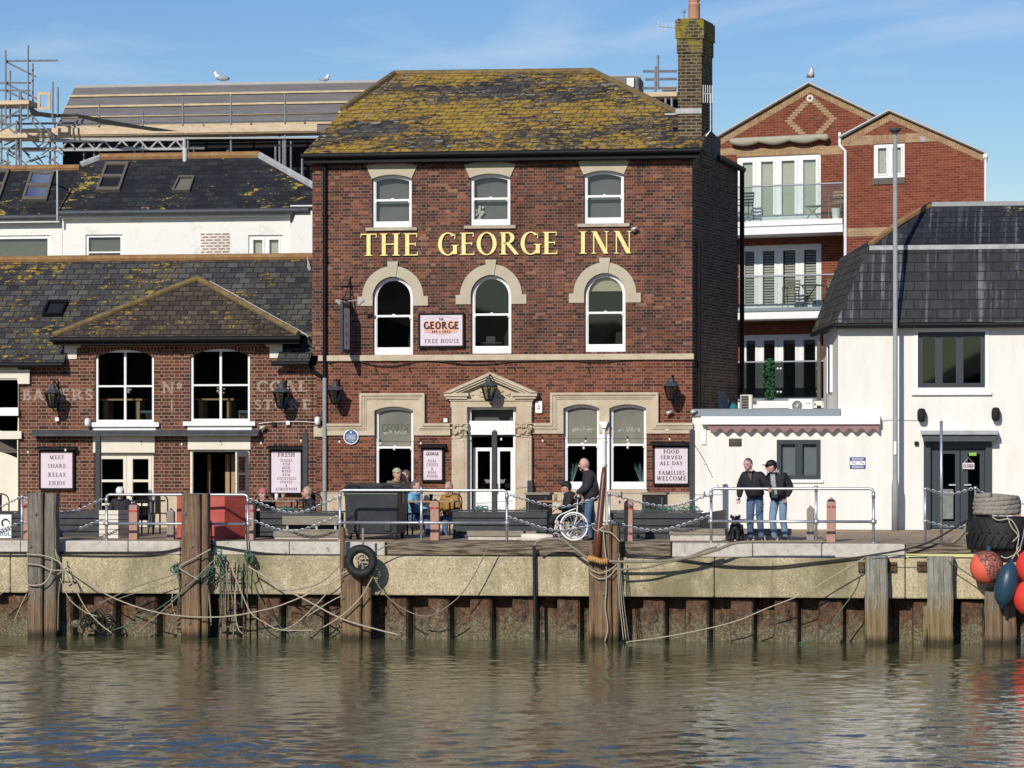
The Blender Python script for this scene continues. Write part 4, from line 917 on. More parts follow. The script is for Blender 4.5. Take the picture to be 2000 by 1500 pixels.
for x0, x1 in ((dx0+.06, dm-.01), (dm+.01, dx1-.06)):
    mb = MB(); zb_ = .12; ztp = W(960, 874, YP)[1]; mb.ring(rect(x0, x1, zb_, ztp), [(x0+.10, .95), (x1-.10, .95), (x1-.10, ztp-.08), (x0+.10, ztp-.08)], yi, yi+.05); mb.box(x0+.1, x1-.1, yi+.02, yi+.04, zb_, .95)
    d_ = mb.build('door', 'white_paint', pub); MB().box(x0+.09, x1-.09, yi+.02, yi+.026, .96, ztp-.07).build('door_glass', 'glass', d_)
    hx = x1-.05 if x0 < dm-.2 else x0+.05; MB().cyl((hx, yi-.04, .9), (hx, yi-.04, 1.12), .012).build('handle', 'galv', d_)
# raised name across the front
lets = []; t = thing('raised_lettering', 'large yellow serif capitals reading THE GEORGE INN fixed to the brick front', 'lettering', (W(970, 500, YP)[0], YP, W(970, 500, YP)[1]))
zl0 = (W(760, 501, YP)[1]+W(1180, 494, YP)[1])/2; zl1 = (W(760, 458, YP)[1]+W(1180, 450, YP)[1])/2
for wd, a, b in (('THE', 704, 817), ('GEORGE', 856, 1089), ('INN', 1131, 1236)):
    line(None, wd, W(a, 480, YP)[0], W(b, 480, YP)[0], zl0, zl1, YP-.01, .035, .165, .052, True, .10, lets)
for m in lets: m.build('letter', 'yellow_letter', t)
# ================================================================ warehouse with the hipped gable
ware = thing('warehouse', 'low brick former store with a hipped front gable and faded painted lettering', 'building', (W(330, 900, YP)[0], YP, 0))
yw = YP+.02
def pw(px0, py0, px1, py1): return prect(px0, py0, px1, py1, yw)
zg = W(344, 664, yw)[1]; zme = W(60, 716, yw)[1]
xw0 = W(37, 800, yw)[0]; gx0 = W(128, 700, yw)[0]; gx1 = W(550, 700, yw)[0]; xw1 = xL+.1
hs = []
for q in ((185, 683, 300.5, 825), (371, 681, 488, 823)):
    a, b, c, d = pw(*q); rise = .17
    h, f = casement(ware, a, b, c, d-.001, yw, (.5,), rec=.07, fw=.06, rows=(.5,), bar=.05, depth=2.2, room='dim_room'); bpy.data.objects.remove(f.children[0]) if False else None
    hs.append(arch(a, b, c, d, rise, 12))
    # curved head closing piece
    top = arch(a, b, c, d, rise, 12)[2:]; MB().prism([(b, d), (a, d)]+top[::-1], yw+.065, yw+.15).build('window_head', 'arch_brick', ware) if False else None
    ao = [(a-.30+(b-a+.6)*k/14, d-rise+.02+.26+ (rise+.05)*(1-((k/14-.5)*2)**2)) for k in range(15)]; ai = arch(a, b, c, d, rise, 14)[2:]
    MB().prism(ao+ai, yw-.012, yw+.03).build('brick_arch', 'arch_brick', ware)
    mb = MB(); mb.box(a-.14, b+.14, yw-.10, yw+.07, c-.10, c-.002); mb.box(a-.05, b+.05, yw-.03, yw+.03, c-.28, c-.101); mb.build('window_sill', 'white_paint', ware)
# ground-floor doors
D1 = pw(184, 884, 300, 1040); D2 = pw(369, 878, 487, 1040)
for (a, b, c, d) in (D1, D2): hs.append(rect(a, b, .12, d))
mb = MB(); mb.sheet([(xw0, 0), (xw1, 0), (xw1, zme), (gx1, zme), (gx1, zg), (gx0, zg), (gx0, zme), (xw0, zme)], hs, yw, .16)
mb.build('wall', 'warehouse_brick', ware); MB().box(xw0, xw1, yw+4.9, yw+5.0, 0, zme).build('rear_wall', 'warehouse_brick', ware)
for (a, b, c, d) in (D1, D2):
    mb = MB(); mb.box(a-.02, b+.03, yw-.03, yw+.1, d, d+.20); mb.box(a-.02, b+.03, yw-.028, yw+.1, d+.201, d+.55); mb.build('door_lintel', 'cream_paint', ware)
a, b, c, d = D1
h, f = casement(ware, a+.0, b-.0, .12, d, yw, (.55,), rec=.10, fw=.07, rows=(.30, .62), bar=.07, mat='cream_paint', depth=1.6, leafw=.07, name='french_door')
a, b, c, d = D2
mb = MB(); mb.ring([(a, .12), (b, .12), (b, d), (a, d)], [(a+.05, .13), (b-.05, .13), (b-.05, d-.05), (a+.05, d-.05)], yw+.06, yw+.15); fr = mb.build('door_frame', 'cream_paint', ware)
mb = MB(); mb.box(a-.2, b+.2, yw+2.2, yw+2.25, .1, d+.1); mb.box(a-.25, a-.2, yw+.16, yw+2.2, .1, d+.1); mb.box(b+.2, b+.25, yw+.16, yw+2.2, .1, d+.1); mb.box(a-.2, b+.2, yw+.16, yw+2.2, d+.1, d+.15); mb.build('room_lining', 'dark_room', fr)
for hx, yaw in ((a+.06, 78), (b-.06, 102)):
    mb = MB(); u = Vector((math.cos(R(yaw)), -math.sin(R(yaw)), 0)); L_ = .62
    def Q(s, z): p = Vector((hx, yw+.06, 0))+u*s; return Vector((p.x, p.y, z))
    for s0, s1, z0, z1 in ((0, .09, .14, d-.06), (L_-.09, L_, .14, d-.06), (.09, L_-.09, .14, .5), (.09, L_-.09, d-.16, d-.06), (.09, L_-.09, .9, .95), (.09, L_-.09, 1.3, 1.35)): mb.extr([Q(s0, z0), Q(s1, z0), Q(s1, z1), Q(s0, z1)], (.035, 0, 0))
    dd = mb.build('open_door', 'cream_paint', ware); MB().extr([Q(.09, .5), Q(L_-.09, .5), Q(L_-.09, d-.16), Q(.09, d-.16)], (.005, 0, 0)).build('door_glass', 'glass', dd)
mb = MB(); mb.box(a+.62, a+.72, yw+.9, yw+.96, .12, d-.1); mb.box(a+.76, a+.86, yw+.9, yw+.96, .12, d-.1); mb.box(a+.2, a+.28, yw+.9, yw+.96, .12, d-.1); mb.build('inner_door', 'oak', ware)
# corner stones of the gable
for x0, s_ in ((gx0, 1), (gx1, -1)):
    mb = MB(); mb.prism([(x0-s_*.02, zg), (x0+s_*.36, zg), (x0+s_*.36, zg-.16), (x0+s_*.27, zg-.17), (x0+s_*.27, zg-.42), (x0+s_*.03, zg-.42), (x0-s_*.02, zg-.3)], yw-.03, yw+.05); mb.build('corner_stone', 'cream_paint', ware)
# low plinth
MB().box(W(303, 950, yw)[0], W(368, 950, yw)[0], yw-.05, yw+.02, .05, W(340, 967, yw)[1]).build('plinth', 'stone', ware)
# main roof
yme = YP-.28; zm_ = W(60, 708, yme)[1]; sm = .82
rA = on_slope(-160, 512, yme, zm_, sm); rB = on_slope(606, 504, yme, zm_, sm); rB.x = xL-.005; rA.z = rB.z; rA.y = rB.y
eA = Vector((rA.x, yme, zm_)); eB = Vector((xL-.005, yme, zm_))
gl = Vector((gx0+.05, yme, zm_)); gr = Vector((gx1-.05, yme, zm_))
# gable hip
yge = YP-.42; zge = W(344, 655, yge)[1]; gA = Vector((W(103, 656, yge)[0], yge, zge)); gB = Vector((W(583, 650, yge)[0], yge, zge)); ap = on_slope(386, 546, yge, zge, .84)
def back_to_main(p):  # follow the ridge back to the main slope
    return Vector((p.x, yme+(p.z-zm_)/sm, p.z))
apb = back_to_main(ap); gAb = back_to_main(gA); gBb = back_to_main(gB)
mb = MB(); mb.add([eA, gl, Vector((gl.x, yw, zm_+sm*(yw-yme))), Vector((gl.x, gAb.y, gAb.z)) if False else Vector((gl.x, yme+(zge-zm_)/sm, zge)), Vector((gr.x, yme+(zge-zm_)/sm, zge)), Vector((gr.x, yw, zm_+sm*(yw-yme))), gr, eB, rB, rA], [tuple(range(10))]); mb.build('main_roof', 'store_slate', ware)
mb = MB(); mb.add([rA, rB, rB+Vector((0, 4.2, -3.3)), rA+Vector((0, 4.2, -3.3))], [(0, 1, 2, 3)]); mb.build('rear_roof_slope', 'upper_slate', ware)
mb = MB(); mb.extr([gA, gB, ap], (0, 0, -.06)); mb.build('gable_hip', 'hip_slate', ware)
mb = MB(); mb.add([gA, ap, apb, gAb], [(0, 1, 2, 3)]); mb.add([gB, gBb, apb, ap], [(0, 1, 2, 3)]); mb.build('gable_side_slope', 'hip_slate', ware)
mb = MB(); mb.tube([gA+Vector((0, 0, .02)), ap+Vector((0, 0, .03))], .07, 8); mb.tube([ap+Vector((0, 0, .03)), gB+Vector((0, 0, .02))], .07, 8); mb.tube([ap, apb], .07, 8); mb.build('hip_tiles', 'ridge_lichen', ware)
mb = MB(); mb.tube([apb+Vector((.03, 0, .02)), gBb+Vector((0, 0, .02)), gB+Vector((.12, .4, -.02))], .025, 5); mb.build('valley_lead', 'lead', ware)
mb = MB(); mb.tube([rA+Vector((0, 0, .03)), rB+Vector((0, 0, .03))], .09, 8); mb.build('ridge_tiles', 'ridge_tile', ware)
mb = MB(); mb.cyl(gA+Vector((-.05, -.04, -.08)), gB+Vector((.05, -.04, -.08)), .06); mb.box(gA.x, gB.x, yge+.03, yge+.06, zge-.2, zge-.02); mb.box(gA.x+.05, gB.x-.05, yge+.06, yw+.3, zge-.2, zge-.17)
mb.cyl(eA+Vector((0, -.03, -.05)), gl+Vector((-.02, -.03, -.05)), .06); mb.cyl(gr+Vector((-.1, -.03, -.05)), eB+Vector((0, -.03, -.05)), .06); mb.build('gutter', 'black_paint', ware)
mb = MB(); mb.add([Vector((gx0, yw, zme)), Vector((gx0, yw, zg)), Vector((gx0, gAb.y, zg))], [(0, 1, 2)]); mb.add([Vector((gx1, yw, zme-.3)), Vector((gx1, yw, zg)), Vector((gx1, gBb.y, zg))], [(0, 1, 2)]); mb.build('gable_cheek', 'warehouse_brick', ware)
# skylight in the main roof
def rooflight(root, pxs, y0, z0, s, mat='charcoal', name='roof_light', pane='glass', back='dark_room', fr=F0, rows=1):
    c = [on_slope(px, py, y0, z0, s, fr) for px, py in pxs]  # tl, tr, br, bl
    nrm = Vector((0, -s, 1)).normalized(); ctr = sum(c, Vector())/4
    def lp(k, h): return [p.lerp(ctr, k)+nrm*h for p in c]
    def quadring(a, b, mb): 
        n = len(mb.v); mb.add(a+b, [(i, (i+1) % 4, 4+(i+1) % 4, 4+i) for i in range(4)])
    mb = MB(); o0 = lp(0, 0); o1 = lp(0, .09); i1 = lp(.2, .09); i0 = lp(.2, .02); quadring(o0, o1, mb); quadring(o1, i1, mb); quadring(i1, i0, mb)
    if rows == 2:
        m0, m1 = c[3].lerp(c[0], .5), c[2].lerp(c[1], .5); d_ = (c[0]-c[3]).normalized()*.05; mb.extr([m0-d_+nrm*.095, m1-d_+nrm*.095, m1+d_+nrm*.095, m0+d_+nrm*.095], nrm*-.09)
    o = mb.build(name, mat, root); MB().add(lp(.19, .05), [(0, 1, 2, 3)]).build('pane', pane, o); MB().add(lp(.15, .012), [(0, 1, 2, 3)]).build('blind', back, o); return o
rooflight(ware, [(95, 591), (134, 591), (121, 619), (83, 619)], yme, zm_, sm, 'black_paint')
# faded painted lettering
g = G('faded_paint'); k_ = g.ramp(g.noise(14, 6, .8), [(.38, .05), (.60, .68)]); t_ = g.t; o_ = t_.nodes['Material Output']; tr_ = g.n('ShaderNodeBsdfTransparent'); ms_ = g.n('ShaderNodeMixShader')
g.b.inputs['Base Color'].default_value = (.55, .42, .33, 1); g.l(k_, ms_.inputs[0]); g.l(tr_.outputs[0], ms_.inputs[1]); g.l(g.b.outputs[0], ms_.inputs[2]); g.l(ms_.outputs[0], o_.inputs[0])
mb = MB()
for s_, q in (('BAKERS', (42, 760, 181, 782)), ('No', (314, 746, 356, 768)), ('1', (332, 782, 339, 802)), ('COAL', (501, 744, 600, 765)), ('STORE', (497, 780, 607, 800))):
    a, b, c, d = pw(*q); line(MB(), s_, a, b, c, d, yw-.001, .002, .2, .13, True).build('faded_word', 'faded_paint', ware)
# furniture seen through the big windows
def dining(x, z, y, label, w=1.0, vase=True, grp='dining tables behind the upper store windows'):
    t = thing('dining_table', label, 'table', (x, y, z), grp); MB().box(x-w/2, x+w/2, y-.3, y+.3, z+.70, z+.74).build('tabletop', 'oak', t)
    for sx in (-1, 1): MB().box(x+sx*(w/2-.12)-.05, x+sx*(w/2-.12)+.05, y-.25, y+.25, z, z+.70).build('leg', 'oak', t)
    if vase:
        v = thing('flower_vase', 'small vase of pale flowers on the '+('left' if x < W(340, 800, 8)[0] else 'right')+' upper window table', 'vase', (x+.1, y-.1, z+.74)); MB().lathe([(.03, 0), (.04, .05), (.025, .10), (.03, .12)], (x+.1, y-.1, z+.74), 8).build('vase', 'glass_smoke', v)
        mb = MB(); rr = random.Random(int(x*10)); [mb.ball((x+.1+rr.uniform(-.08, .08), y-.1+rr.uniform(-.04, .04), z+.74+rr.uniform(.13, .24)), .022, 6, 4) for _ in range(14)]; mb.build('blooms', 'flower', v)
def chair_in(x, z, y, dirx, label):
    t = thing('dining_chair', label, 'chair', (x, y, z), 'upholstered chairs behind the upper store windows'); MB().box(x-.22, x+.22, y-.22, y+.22, z+.40, z+.47).build('seat', 'chair_teal', t, bevel=.02)
    MB().prism([(x+dirx*.20, z+.45), (x+dirx*.27, z+.92), (x+dirx*.32, z+.92), (x+dirx*.25, z+.45)], y-.2, y+.2).build('backrest', 'chair_teal', t)
    mb = MB()
    for sx in (-1, 1):
        for sy in (-1, 1): mb.cyl((x+sx*.19, y+sy*.18, z), (x+sx*.19, y+sy*.18, z+.4), .015)
    mb.build('leg_frame', 'oak', t)
zf1 = W(243, 832, yw+.8)[1]-.12
x_ = W(243, 800, yw+.8)[0]; dining(x_, zf1, yw+.8, 'oak table with flowers behind the left upper store window'); chair_in(x_-.62, zf1, yw+.8, -1, 'teal chair at the left end of the table in the left upper store window'); chair_in(x_+.62, zf1, yw+.8, 1, 'teal chair at the right end of the table in the left upper store window')
x_ = W(425, 800, yw+.8)[0]; dining(x_, zf1, yw+.8, 'oak table with flowers behind the right upper store window', .9); chair_in(x_+.75, zf1, yw+.8, 1, 'teal chair beside the table in the right upper store window')
# grey awning cassette on the wall
aw = thing('awning_cassette', 'long closed dark grey awning case fixed above the store doors', 'awning', (W(280, 850, YP)[0], YP, W(280, 850, YP)[1]))
a, b, c, d = prect(62, 840, 505, 852, YP-.24); mb = MB(); prof = [(yw-.02, d), (YP-.20, d), (YP-.26, d-.05), (YP-.24, c), (yw-.02, c+.0)]
mb.add([(a, y, z) for y, z in prof]+[(b, y, z) for y, z in prof], [(0, 1, 2, 3, 4), (9, 8, 7, 6, 5)]+[(i, 5+i, 5+(i+1) % 5, (i+1) % 5) for i in range(5)]); mb.build('case', 'charcoal', aw)
MB().box(a+.02, b-.02, YP-.265, YP-.2405, c+.005, c+.045).build('front_bar', 'charcoal', aw)
# ================================================================ cream-fronted neighbour at the far left
cr = thing('cream_arcade_building', 'edge of a cream-painted building with an arched gateway at the left border', 'building', (W(-40, 900, YP)[0], YP-.05, 0))
ya = YP-.04; x0 = W(-330, 800, ya)[0]; x1 = xw0
def zz(py): return W(10, py, ya)[1]
mb = MB(); wx0, wx1, wz0, wz1 = prect(-90, 742, 36, 796, ya)
ax0, ax1 = W(-90, 900, ya)[0], W(33.5, 900, ya)[0]
mb.sheet([(x0, 0), (x1, 0), (x1, zz(716)), (x0, zz(716))], [rect(wx0, wx1, wz0, wz1), rect(ax0, ax1, .1, zz(857))], ya, .2); mb.build('wall', 'cream_paint', cr)
casement(cr, wx0, wx1, wz0, wz1, ya, (.25, .5, .75), rec=.05, fw=.05, bar=.04)
mb = MB(); mb.box(wx0-.1, wx1+.02, ya-.08, ya, zz(812), wz0-.002); mb.build('sill', 'white_paint', cr)
a, b = W(-90, 735, ya)[0], W(58.5, 735, ya)[0]; mb = MB(); mb.prism([(a, zz(722)), (b, zz(722)), (b, zz(750)), (W(36, 750, ya)[0], zz(750)), (W(34, 740, ya)[0], zz(739)), (a, zz(739))], ya-.04, ya-.0005); mb.build('lintel', 'cream_paint', cr)
MB().box(a, W(43, 850, ya)[0], ya-.05, ya-.0005, zz(857), zz(842)).build('band', 'cream_paint', cr)
mb = MB(); mb.box(ax0, ax1, ya+.9, ya+.95, .1, zz(857)); mb.build('passage', 'vent_brown', cr)
n = 14; pts = [(ax0, .1), (ax1, .1), (ax1, zz(898))]+[(ax1-(ax1-ax0)*.5*k/n, zz(898)+(zz(880)-zz(898))*math.sin(k/n*math.pi/2)) for k in range(1, n)]+[(ax0, zz(880))]
MB().prism(pts, ya+.25, ya+.3).build('gate', 'cream_paint', cr)

# ================================================================ white painted houses behind
YH = 22.0
def house(name, label, px0, px1, ew, rpts, wins, eave_py, ridge, hipL=None, hipR=None):
    pass
hb = thing('white_house', 'white painted house behind the store with a bare brick patch and slate roof', 'house', (W(360, 900, YH)[0], YH, 0))
zh = W(360, 415, YH)[1]; a = W(122, 450, YH)[0]; b = W(608, 450, YH)[0]; xstep = W(571, 450, YH)[0]
hs = [prect(167, 458, 239, 540, YH), prect(485, 459, 552, 540, YH)]
mb = MB(); mb.sheet([(a, 3), (xstep, 3), (xstep, zh), (a, zh)], [rect(*h) for h in hs], YH, .12); mb.build('wall', 'house_white', hb); MB().box(xstep+.001, b+.5, YH-.25, YH+.2, 3, W(590, 402, YH)[1]).build('party_wall', 'house_white', hb)
casement(hb, *hs[0], YH, (), rec=.06, fw=.07, rows=(.58,), blindmat='grey_blind', depth=1); casement(hb, *hs[1], YH, (.5,), rec=.06, fw=.07, bar=.08, leafw=.05, blindmat='net_curtain', blind_to=.0)
mb = MB(); x0, x1, z0, z1 = prect(392, 455, 449, 505, YH); mb.box(x0, x1, YH-.012, YH-.001, z0, z1); mb.build('bare_brick_patch', 'patch_brick', hb) if 'patch_brick' in MAT else None
ye_ = YH-.3; zeh = W(360, 409, ye_)[1]; sh = .95
rl = on_slope(196, 308, ye_, zeh, sh); rr_ = on_slope(506, 303, ye_, zeh, sh); rl.z = rr_.z; rl.y = rr_.y
el = Vector((W(113, 411, ye_)[0], ye_, zeh)); er = Vector((W(625, 408, ye_)[0], ye_, zeh)); lx = on_slope(158, 322, ye_, zeh, sh); rx_ = on_slope(625, 370, ye_, zeh, sh)
mb = MB(); mb.extr([el, er, rx_, rr_, rl, lx], (0, 0, -.05)); mb.add([rl, rr_, rr_+Vector((0, 3.5, -3)), rl+Vector((0, 3.5, -3))], [(0, 1, 2, 3)]); mb.build('roof', 'house_slate', hb)
mb = MB(); mb.tube([rl, rr_], .11, 8); mb.build('ridge_tiles', 'ridge_tile', hb)
MB().tube([rr_, rx_], .10, 6).build('hip_lead', 'lead', hb); MB().tube([rl, lx], .09, 6).build('hip_lead', 'lead', hb)
mb = MB(); mb.cyl(el+Vector((0, -.04, -.06)), er+Vector((-.3, -.04, -.06)), .07); mb.build('gutter', 'charcoal', hb); MB().box(a, xstep, YH-.2, YH-.001, zh-.14, zh).build('fascia', 'white_paint', hb)
p = P3(570, 413, YH-.35); mb = MB(); mb.tube([p, p+Vector((-.05, .2, -.4)), p+Vector((.03, .25, -.6)), p+Vector((.03, .25, -1.5))], .05); mb.build('down_pipe', 'charcoal', hb)
rooflight(hb, [(208, 320), (253, 320), (234, 375), (188, 375)], ye_, zeh, sh, 'vent_brown', rows=2); rooflight(hb, [(350, 347), (381, 347), (371, 376), (336, 376)], ye_, zeh, sh, 'vent_brown', back='room_wall')
p = on_slope(361, 312, ye_, zeh, sh); mb = MB(); mb.cyl(p-Vector((0, 0, .2)), p+Vector((0, 0, .32)), .06); mb.build('vent_pipe', 'louvre', hb)
hc = thing('white_house', 'lower white house behind the store with two pairs of roof lights', 'house', (W(40, 900, YH)[0], YH+.3, 0)); y2 = YH+.2
a = W(-200, 450, y2)[0]; b = W(121.5, 450, y2)[0]; zh = W(60, 425, y2)[1]; hq = prect(-60, 460, 98, 540, y2)
mb = MB(); mb.sheet([(a, 3), (b, 3), (b, zh), (a, zh)], [rect(*hq)], y2, .12); mb.build('wall', 'house_white', hc); casement(hc, *hq, y2, (), rec=.05, fw=.09, blindmat='room_wall')
ye_ = y2-.3; zeh = W(60, 420, ye_)[1]; r0 = on_slope(-200, 329, ye_, zeh, sh); r1 = on_slope(156, 328, ye_, zeh, sh); r0.z = r1.z; r0.y = r1.y
mb = MB(); mb.extr([Vector((r0.x, ye_, zeh)), Vector((W(121, 420, ye_)[0], ye_, zeh)), r1, r0], (0, 0, -.05)); mb.build('roof', 'house_slate', hc); MB().tube([r0, r1], .10, 8).build('ridge_tiles', 'ridge_tile', hc)
MB().cyl((r0.x, ye_-.05, zeh-.06), (b, ye_-.05, zeh-.06), .07).build('gutter', 'charcoal', hc); MB().box(a, b, ye_+.02, ye_+.08, zeh-.2, zeh-.06).build('fascia', 'white_paint', hc)
for q in ([(61, 336), (108, 336), (92, 394), (43, 394)], [(-28, 334), (20, 334), (0, 392), (-46, 392)]): rooflight(hc, q, ye_, zeh, sh, 'vent_brown', rows=2)
mb = MB(); p = P3(112, 333, ye_-.3); mb.tube([p+Vector((-.6, .8, 0)), p, p-Vector((0, 0, 1.35))], .03); mb.build('vent_pipe', 'galv_dull', hc)
# ================================================================ re-roofing job far behind, with its scaffold
YB = 40.0
rb = thing('building_under_repair', 'long building far behind with bare grey roofing felt and pale battens', 'building', (W(400, 900, YB)[0], YB, 0))
zb0 = W(400, 262, YB)[1]; yr = YB+2.6
def pz3(px, py, y): return P3(px, py, y)
A0, A1 = pz3(104, 262, YB), pz3(1245, 232, YB); T0, T1 = pz3(146, 170, yr), pz3(1150, 152, yr); A1.z = A0.z; T1.z = T0.z
T1 = Vector((W(1252, 160, yr)[0], yr, T0.z)); A1 = Vector((W(1262, 232, YB)[0], YB, A0.z))
mb = MB(); mb.extr([A0, A1, T1, T0], (0, .02, -.1)); mb.build('felt_roof', 'felt', rb)
mb = MB()
for k, t_ in enumerate((.12, .34, .55, .78)):
    a = A0.lerp(T0, t_); b = A1.lerp(T1, t_); mb.tube([a+Vector((0, -.06, .03)), b+Vector((0, -.06, .03))], .045, 4)
mb.build('roof_battens', 'batten', rb); mb = MB(); mb.tube([T0, T1], .06, 6); mb.build('ridge_strip', 'steel_white', rb)
mb = MB(); mb.box(A0.x+.2, A1.x, YB+.4, YB+5, 2, A0.z-.2); mb.build('wall', 'dark_room', rb)
mb = MB(); mb.prism([(A0.x+.3, 2), (A0.x+2, 2), (A0.x+2, A0.z-1.4), (A0.x+.3, A0.z-1.4)], YB+.3, YB+.39); mb.build('pale_wall', 'house_white', rb)
YS = YB-1.2; sc = thing('scaffold', 'steel tube scaffold with timber boards running in front of the felted roof', 'scaffolding', (W(300, 900, YS)[0], YS, 3))
mb = MB(); r_ = .028*1.4
def tb(px0, py0, px1, py1, y=YS, r=.035, m=None): (m or mb).cyl(P3(px0, py0, y), P3(px1, py1, y), r, n=6)
for px, t0, t1 in ((3, 205, 330), (38, 180, 330), (107, 228, 330), (194, 205, 330), (279, 213, 330), (357, 188, 330), (451, 184, 310), (557, 183, 330), (184, 250, 330), (546, 252, 330), (553, 270, 330), (568, 275, 345), (538, 285, 320), (590, 300, 345), (367, 255, 300), (378, 285, 300), (445, 293, 310), (15, 290, 330), (98, 278, 330), (164, 290, 330), (263, 288, 330)): mb = MB(); tb(px, t0, px, t1, YS+(.0 if px % 2 else .3)); mb.build('standard', 'scaffold_steel', sc)
mb = MB()
for q in ((-40, 227, 660, 218), (-40, 243, 660, 233), (-40, 290, 400, 290)): tb(*q, YS+.05)
mb.build('guard_rail', 'scaffold_steel', sc); mb = MB()
tb(64, 276, 360, 273, YS-.1, .04); tb(45, 294, 365, 291, YS-.1, .04); n = 17
for k in range(n): tb(64+296*k/n, 276-3*k/n if k % 2 == 0 else 293, 64+296*(k+1)/n, 293 if k % 2 == 0 else 275, YS-.1, .03)
tb(360, 270, 360, 312, YS-.1, .05); mb.build('lattice_girder', 'steel_white', sc)
mb = MB(); p = P3(-40, 259, YS-.15); q = P3(620, 254, YS-.15); mb.box(p.x, q.x, YS-.2, YS-.14, p.z-.12, p.z+.1); mb.box(p.x, q.x, YS-.15, YS+1.0, p.z-.16, p.z-.125); mb.build('scaffold_boards', 'board', sc)
mb = MB(); tb(-40, 272, 620, 269, YS-.1, .03); mb.build('ledger', 'steel_white', sc)
# loading tower at the left
tw = thing('scaffold_tower', 'tall scaffold tower with crossed tubes rising at the far left edge', 'scaffolding', (W(40, 900, YS-1.5)[0], YS-1.5, 3)); mb = MB(); ys = YS-1.5
for px, t0, t1 in ((11, 98, 240), (55, 88, 235), (20, 138, 240), (64, 124, 240), (103, 160, 240), (113, 170, 225), (41, 180, 330), (32, 235, 325)): tb(px, t0, px, t1, ys+(.6 if px in (20, 64) else 0))
for q in ((9, 119, 113, 118), (9, 119, 70, 150), (8, 161, 60, 162), (-20, 162, 20, 162), (12, 163, 76, 195), (10, 176, 60, 200), (-10, 176, 58, 177), (0, 256, 62, 225), (-10, 244, 40, 214), (60, 224, 100, 262), (62, 238, 82, 258), (0, 232, 30, 262), (-10, 210, 62, 212)): tb(*q, ys+.1, .03)
rr = random.Random(8)
for k in range(34): x = rr.uniform(-20, 100); y = rr.uniform(280, 325); tb(x, y, x+rr.uniform(10, 34), y+rr.choice((-1, 1))*rr.uniform(6, 22), ys+.2+rr.random(), .025)
mb.build('tower_tubes', 'scaffold_steel', tw)
mb = MB(); p = P3(-10, 205, ys); q = P3(58, 196, ys); mb.box(p.x, q.x, ys-.1, ys+1.2, p.z, q.z); mb.build('platform', 'board', tw); mb = MB(); p = P3(-10, 270, ys); q = P3(55, 262, ys); mb.box(p.x, q.x, ys-.1, ys+1.2, p.z, q.z); mb.build('platform', 'board', tw)
mb = MB(); a, b = P3(73, 180, ys), P3(98, 214, ys); mb.ring(rect(a.x, b.x, b.z, a.z), rect(a.x, b.x, b.z, a.z, .09), ys, ys+.05); mb.build('gate_frame', 'batten', tw)
mb = MB(); P_ = [(55, 205), (75, 218), (105, 222), (160, 224), (200, 232), (260, 243), (350, 256), (300, 256), (200, 242), (150, 228), (95, 230), (60, 224)]
mb.prism([W(px, py, ys+.05) for px, py in P_], ys+.05, ys+.07); mb.build('debris_net', 'net_black', tw)
YR = 34; rs = thing('scaffold', 'short stretch of scaffold with a yellow board between the inn roof and the chimney', 'scaffolding', (W(1285, 900, YR)[0], YR, 3)); mb = MB()
for q in ((1285, 108, 1285, 175), (1280, 130, 1280, 200), (1256, 139, 1322, 139), (1260, 155, 1322, 154), (1255, 172, 1322, 172), (1300, 190, 1300, 215), (1312, 190, 1312, 215)): tb(*q, YR, .04)
mb.build('tubes', 'scaffold_steel', rs); mb = MB(); mb.pbox(1250, 189, 1322, 179, YR-.1, YR+.8); mb.build('scaffold_boards', 'board', rs)
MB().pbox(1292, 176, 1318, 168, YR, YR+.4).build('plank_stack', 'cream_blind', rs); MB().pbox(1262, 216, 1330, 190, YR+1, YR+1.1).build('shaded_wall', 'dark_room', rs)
mb = MB(); a = P3(1190, 156, YR+2); b = P3(1256, 178, YR+2); mb.box(a.x, b.x, YR+1, YR+2.2, b.z-.3, a.z); mb.build('felt_end', 'felt', rs, bevel=.1); mb = MB(); mb.pbox(1224, 170, 1238, 152, YR+.9, YR+1); mb.build('loose_sheet', 'steel_white', rs)
# ================================================================ flats behind on the right (turned)
c_ = Vector((CX, CY, 0)); r_v = Vector((math.cos(THETA), math.sin(THETA), 0)); f_v = Vector((-math.sin(THETA), math.cos(THETA), 0))
o_ = c_+(r_v*((1645-1000)/FOC)+f_v)*103
FB = Frame(o_.x, o_.y, R(-18))
fb = thing('apartment_block', 'red brick block of flats with two gables, buff brick bands and three glass-fronted balconies', 'flats', (0, 0, 0), frame=FB)
def w2(px, py, y=0): return FB.w(px, py, y)
def mbx(px0, py0, px1, py1, y0, y1, mb=None):
    mb = mb or MB(); a = w2(px0, (py0+py1)/2, y0)[0]; b = w2(px1, (py0+py1)/2, y0)[0]; c = w2((px0+px1)/2, py1, y0)[1]; d = w2((px0+px1)/2, py0, y0)[1]; return mb.box(a, b, y0, y1, c, d)
def fr2(px0, py0, px1, py1, y): 
    a = w2(px0, (py0+py1)/2, y)[0]; b = w2(px1, (py0+py1)/2, y)[0]; return a, b, w2((px0+px1)/2, py1, y)[1], w2((px0+px1)/2, py0, y)[1]
AB = 1.5  # set-back of the balcony wall
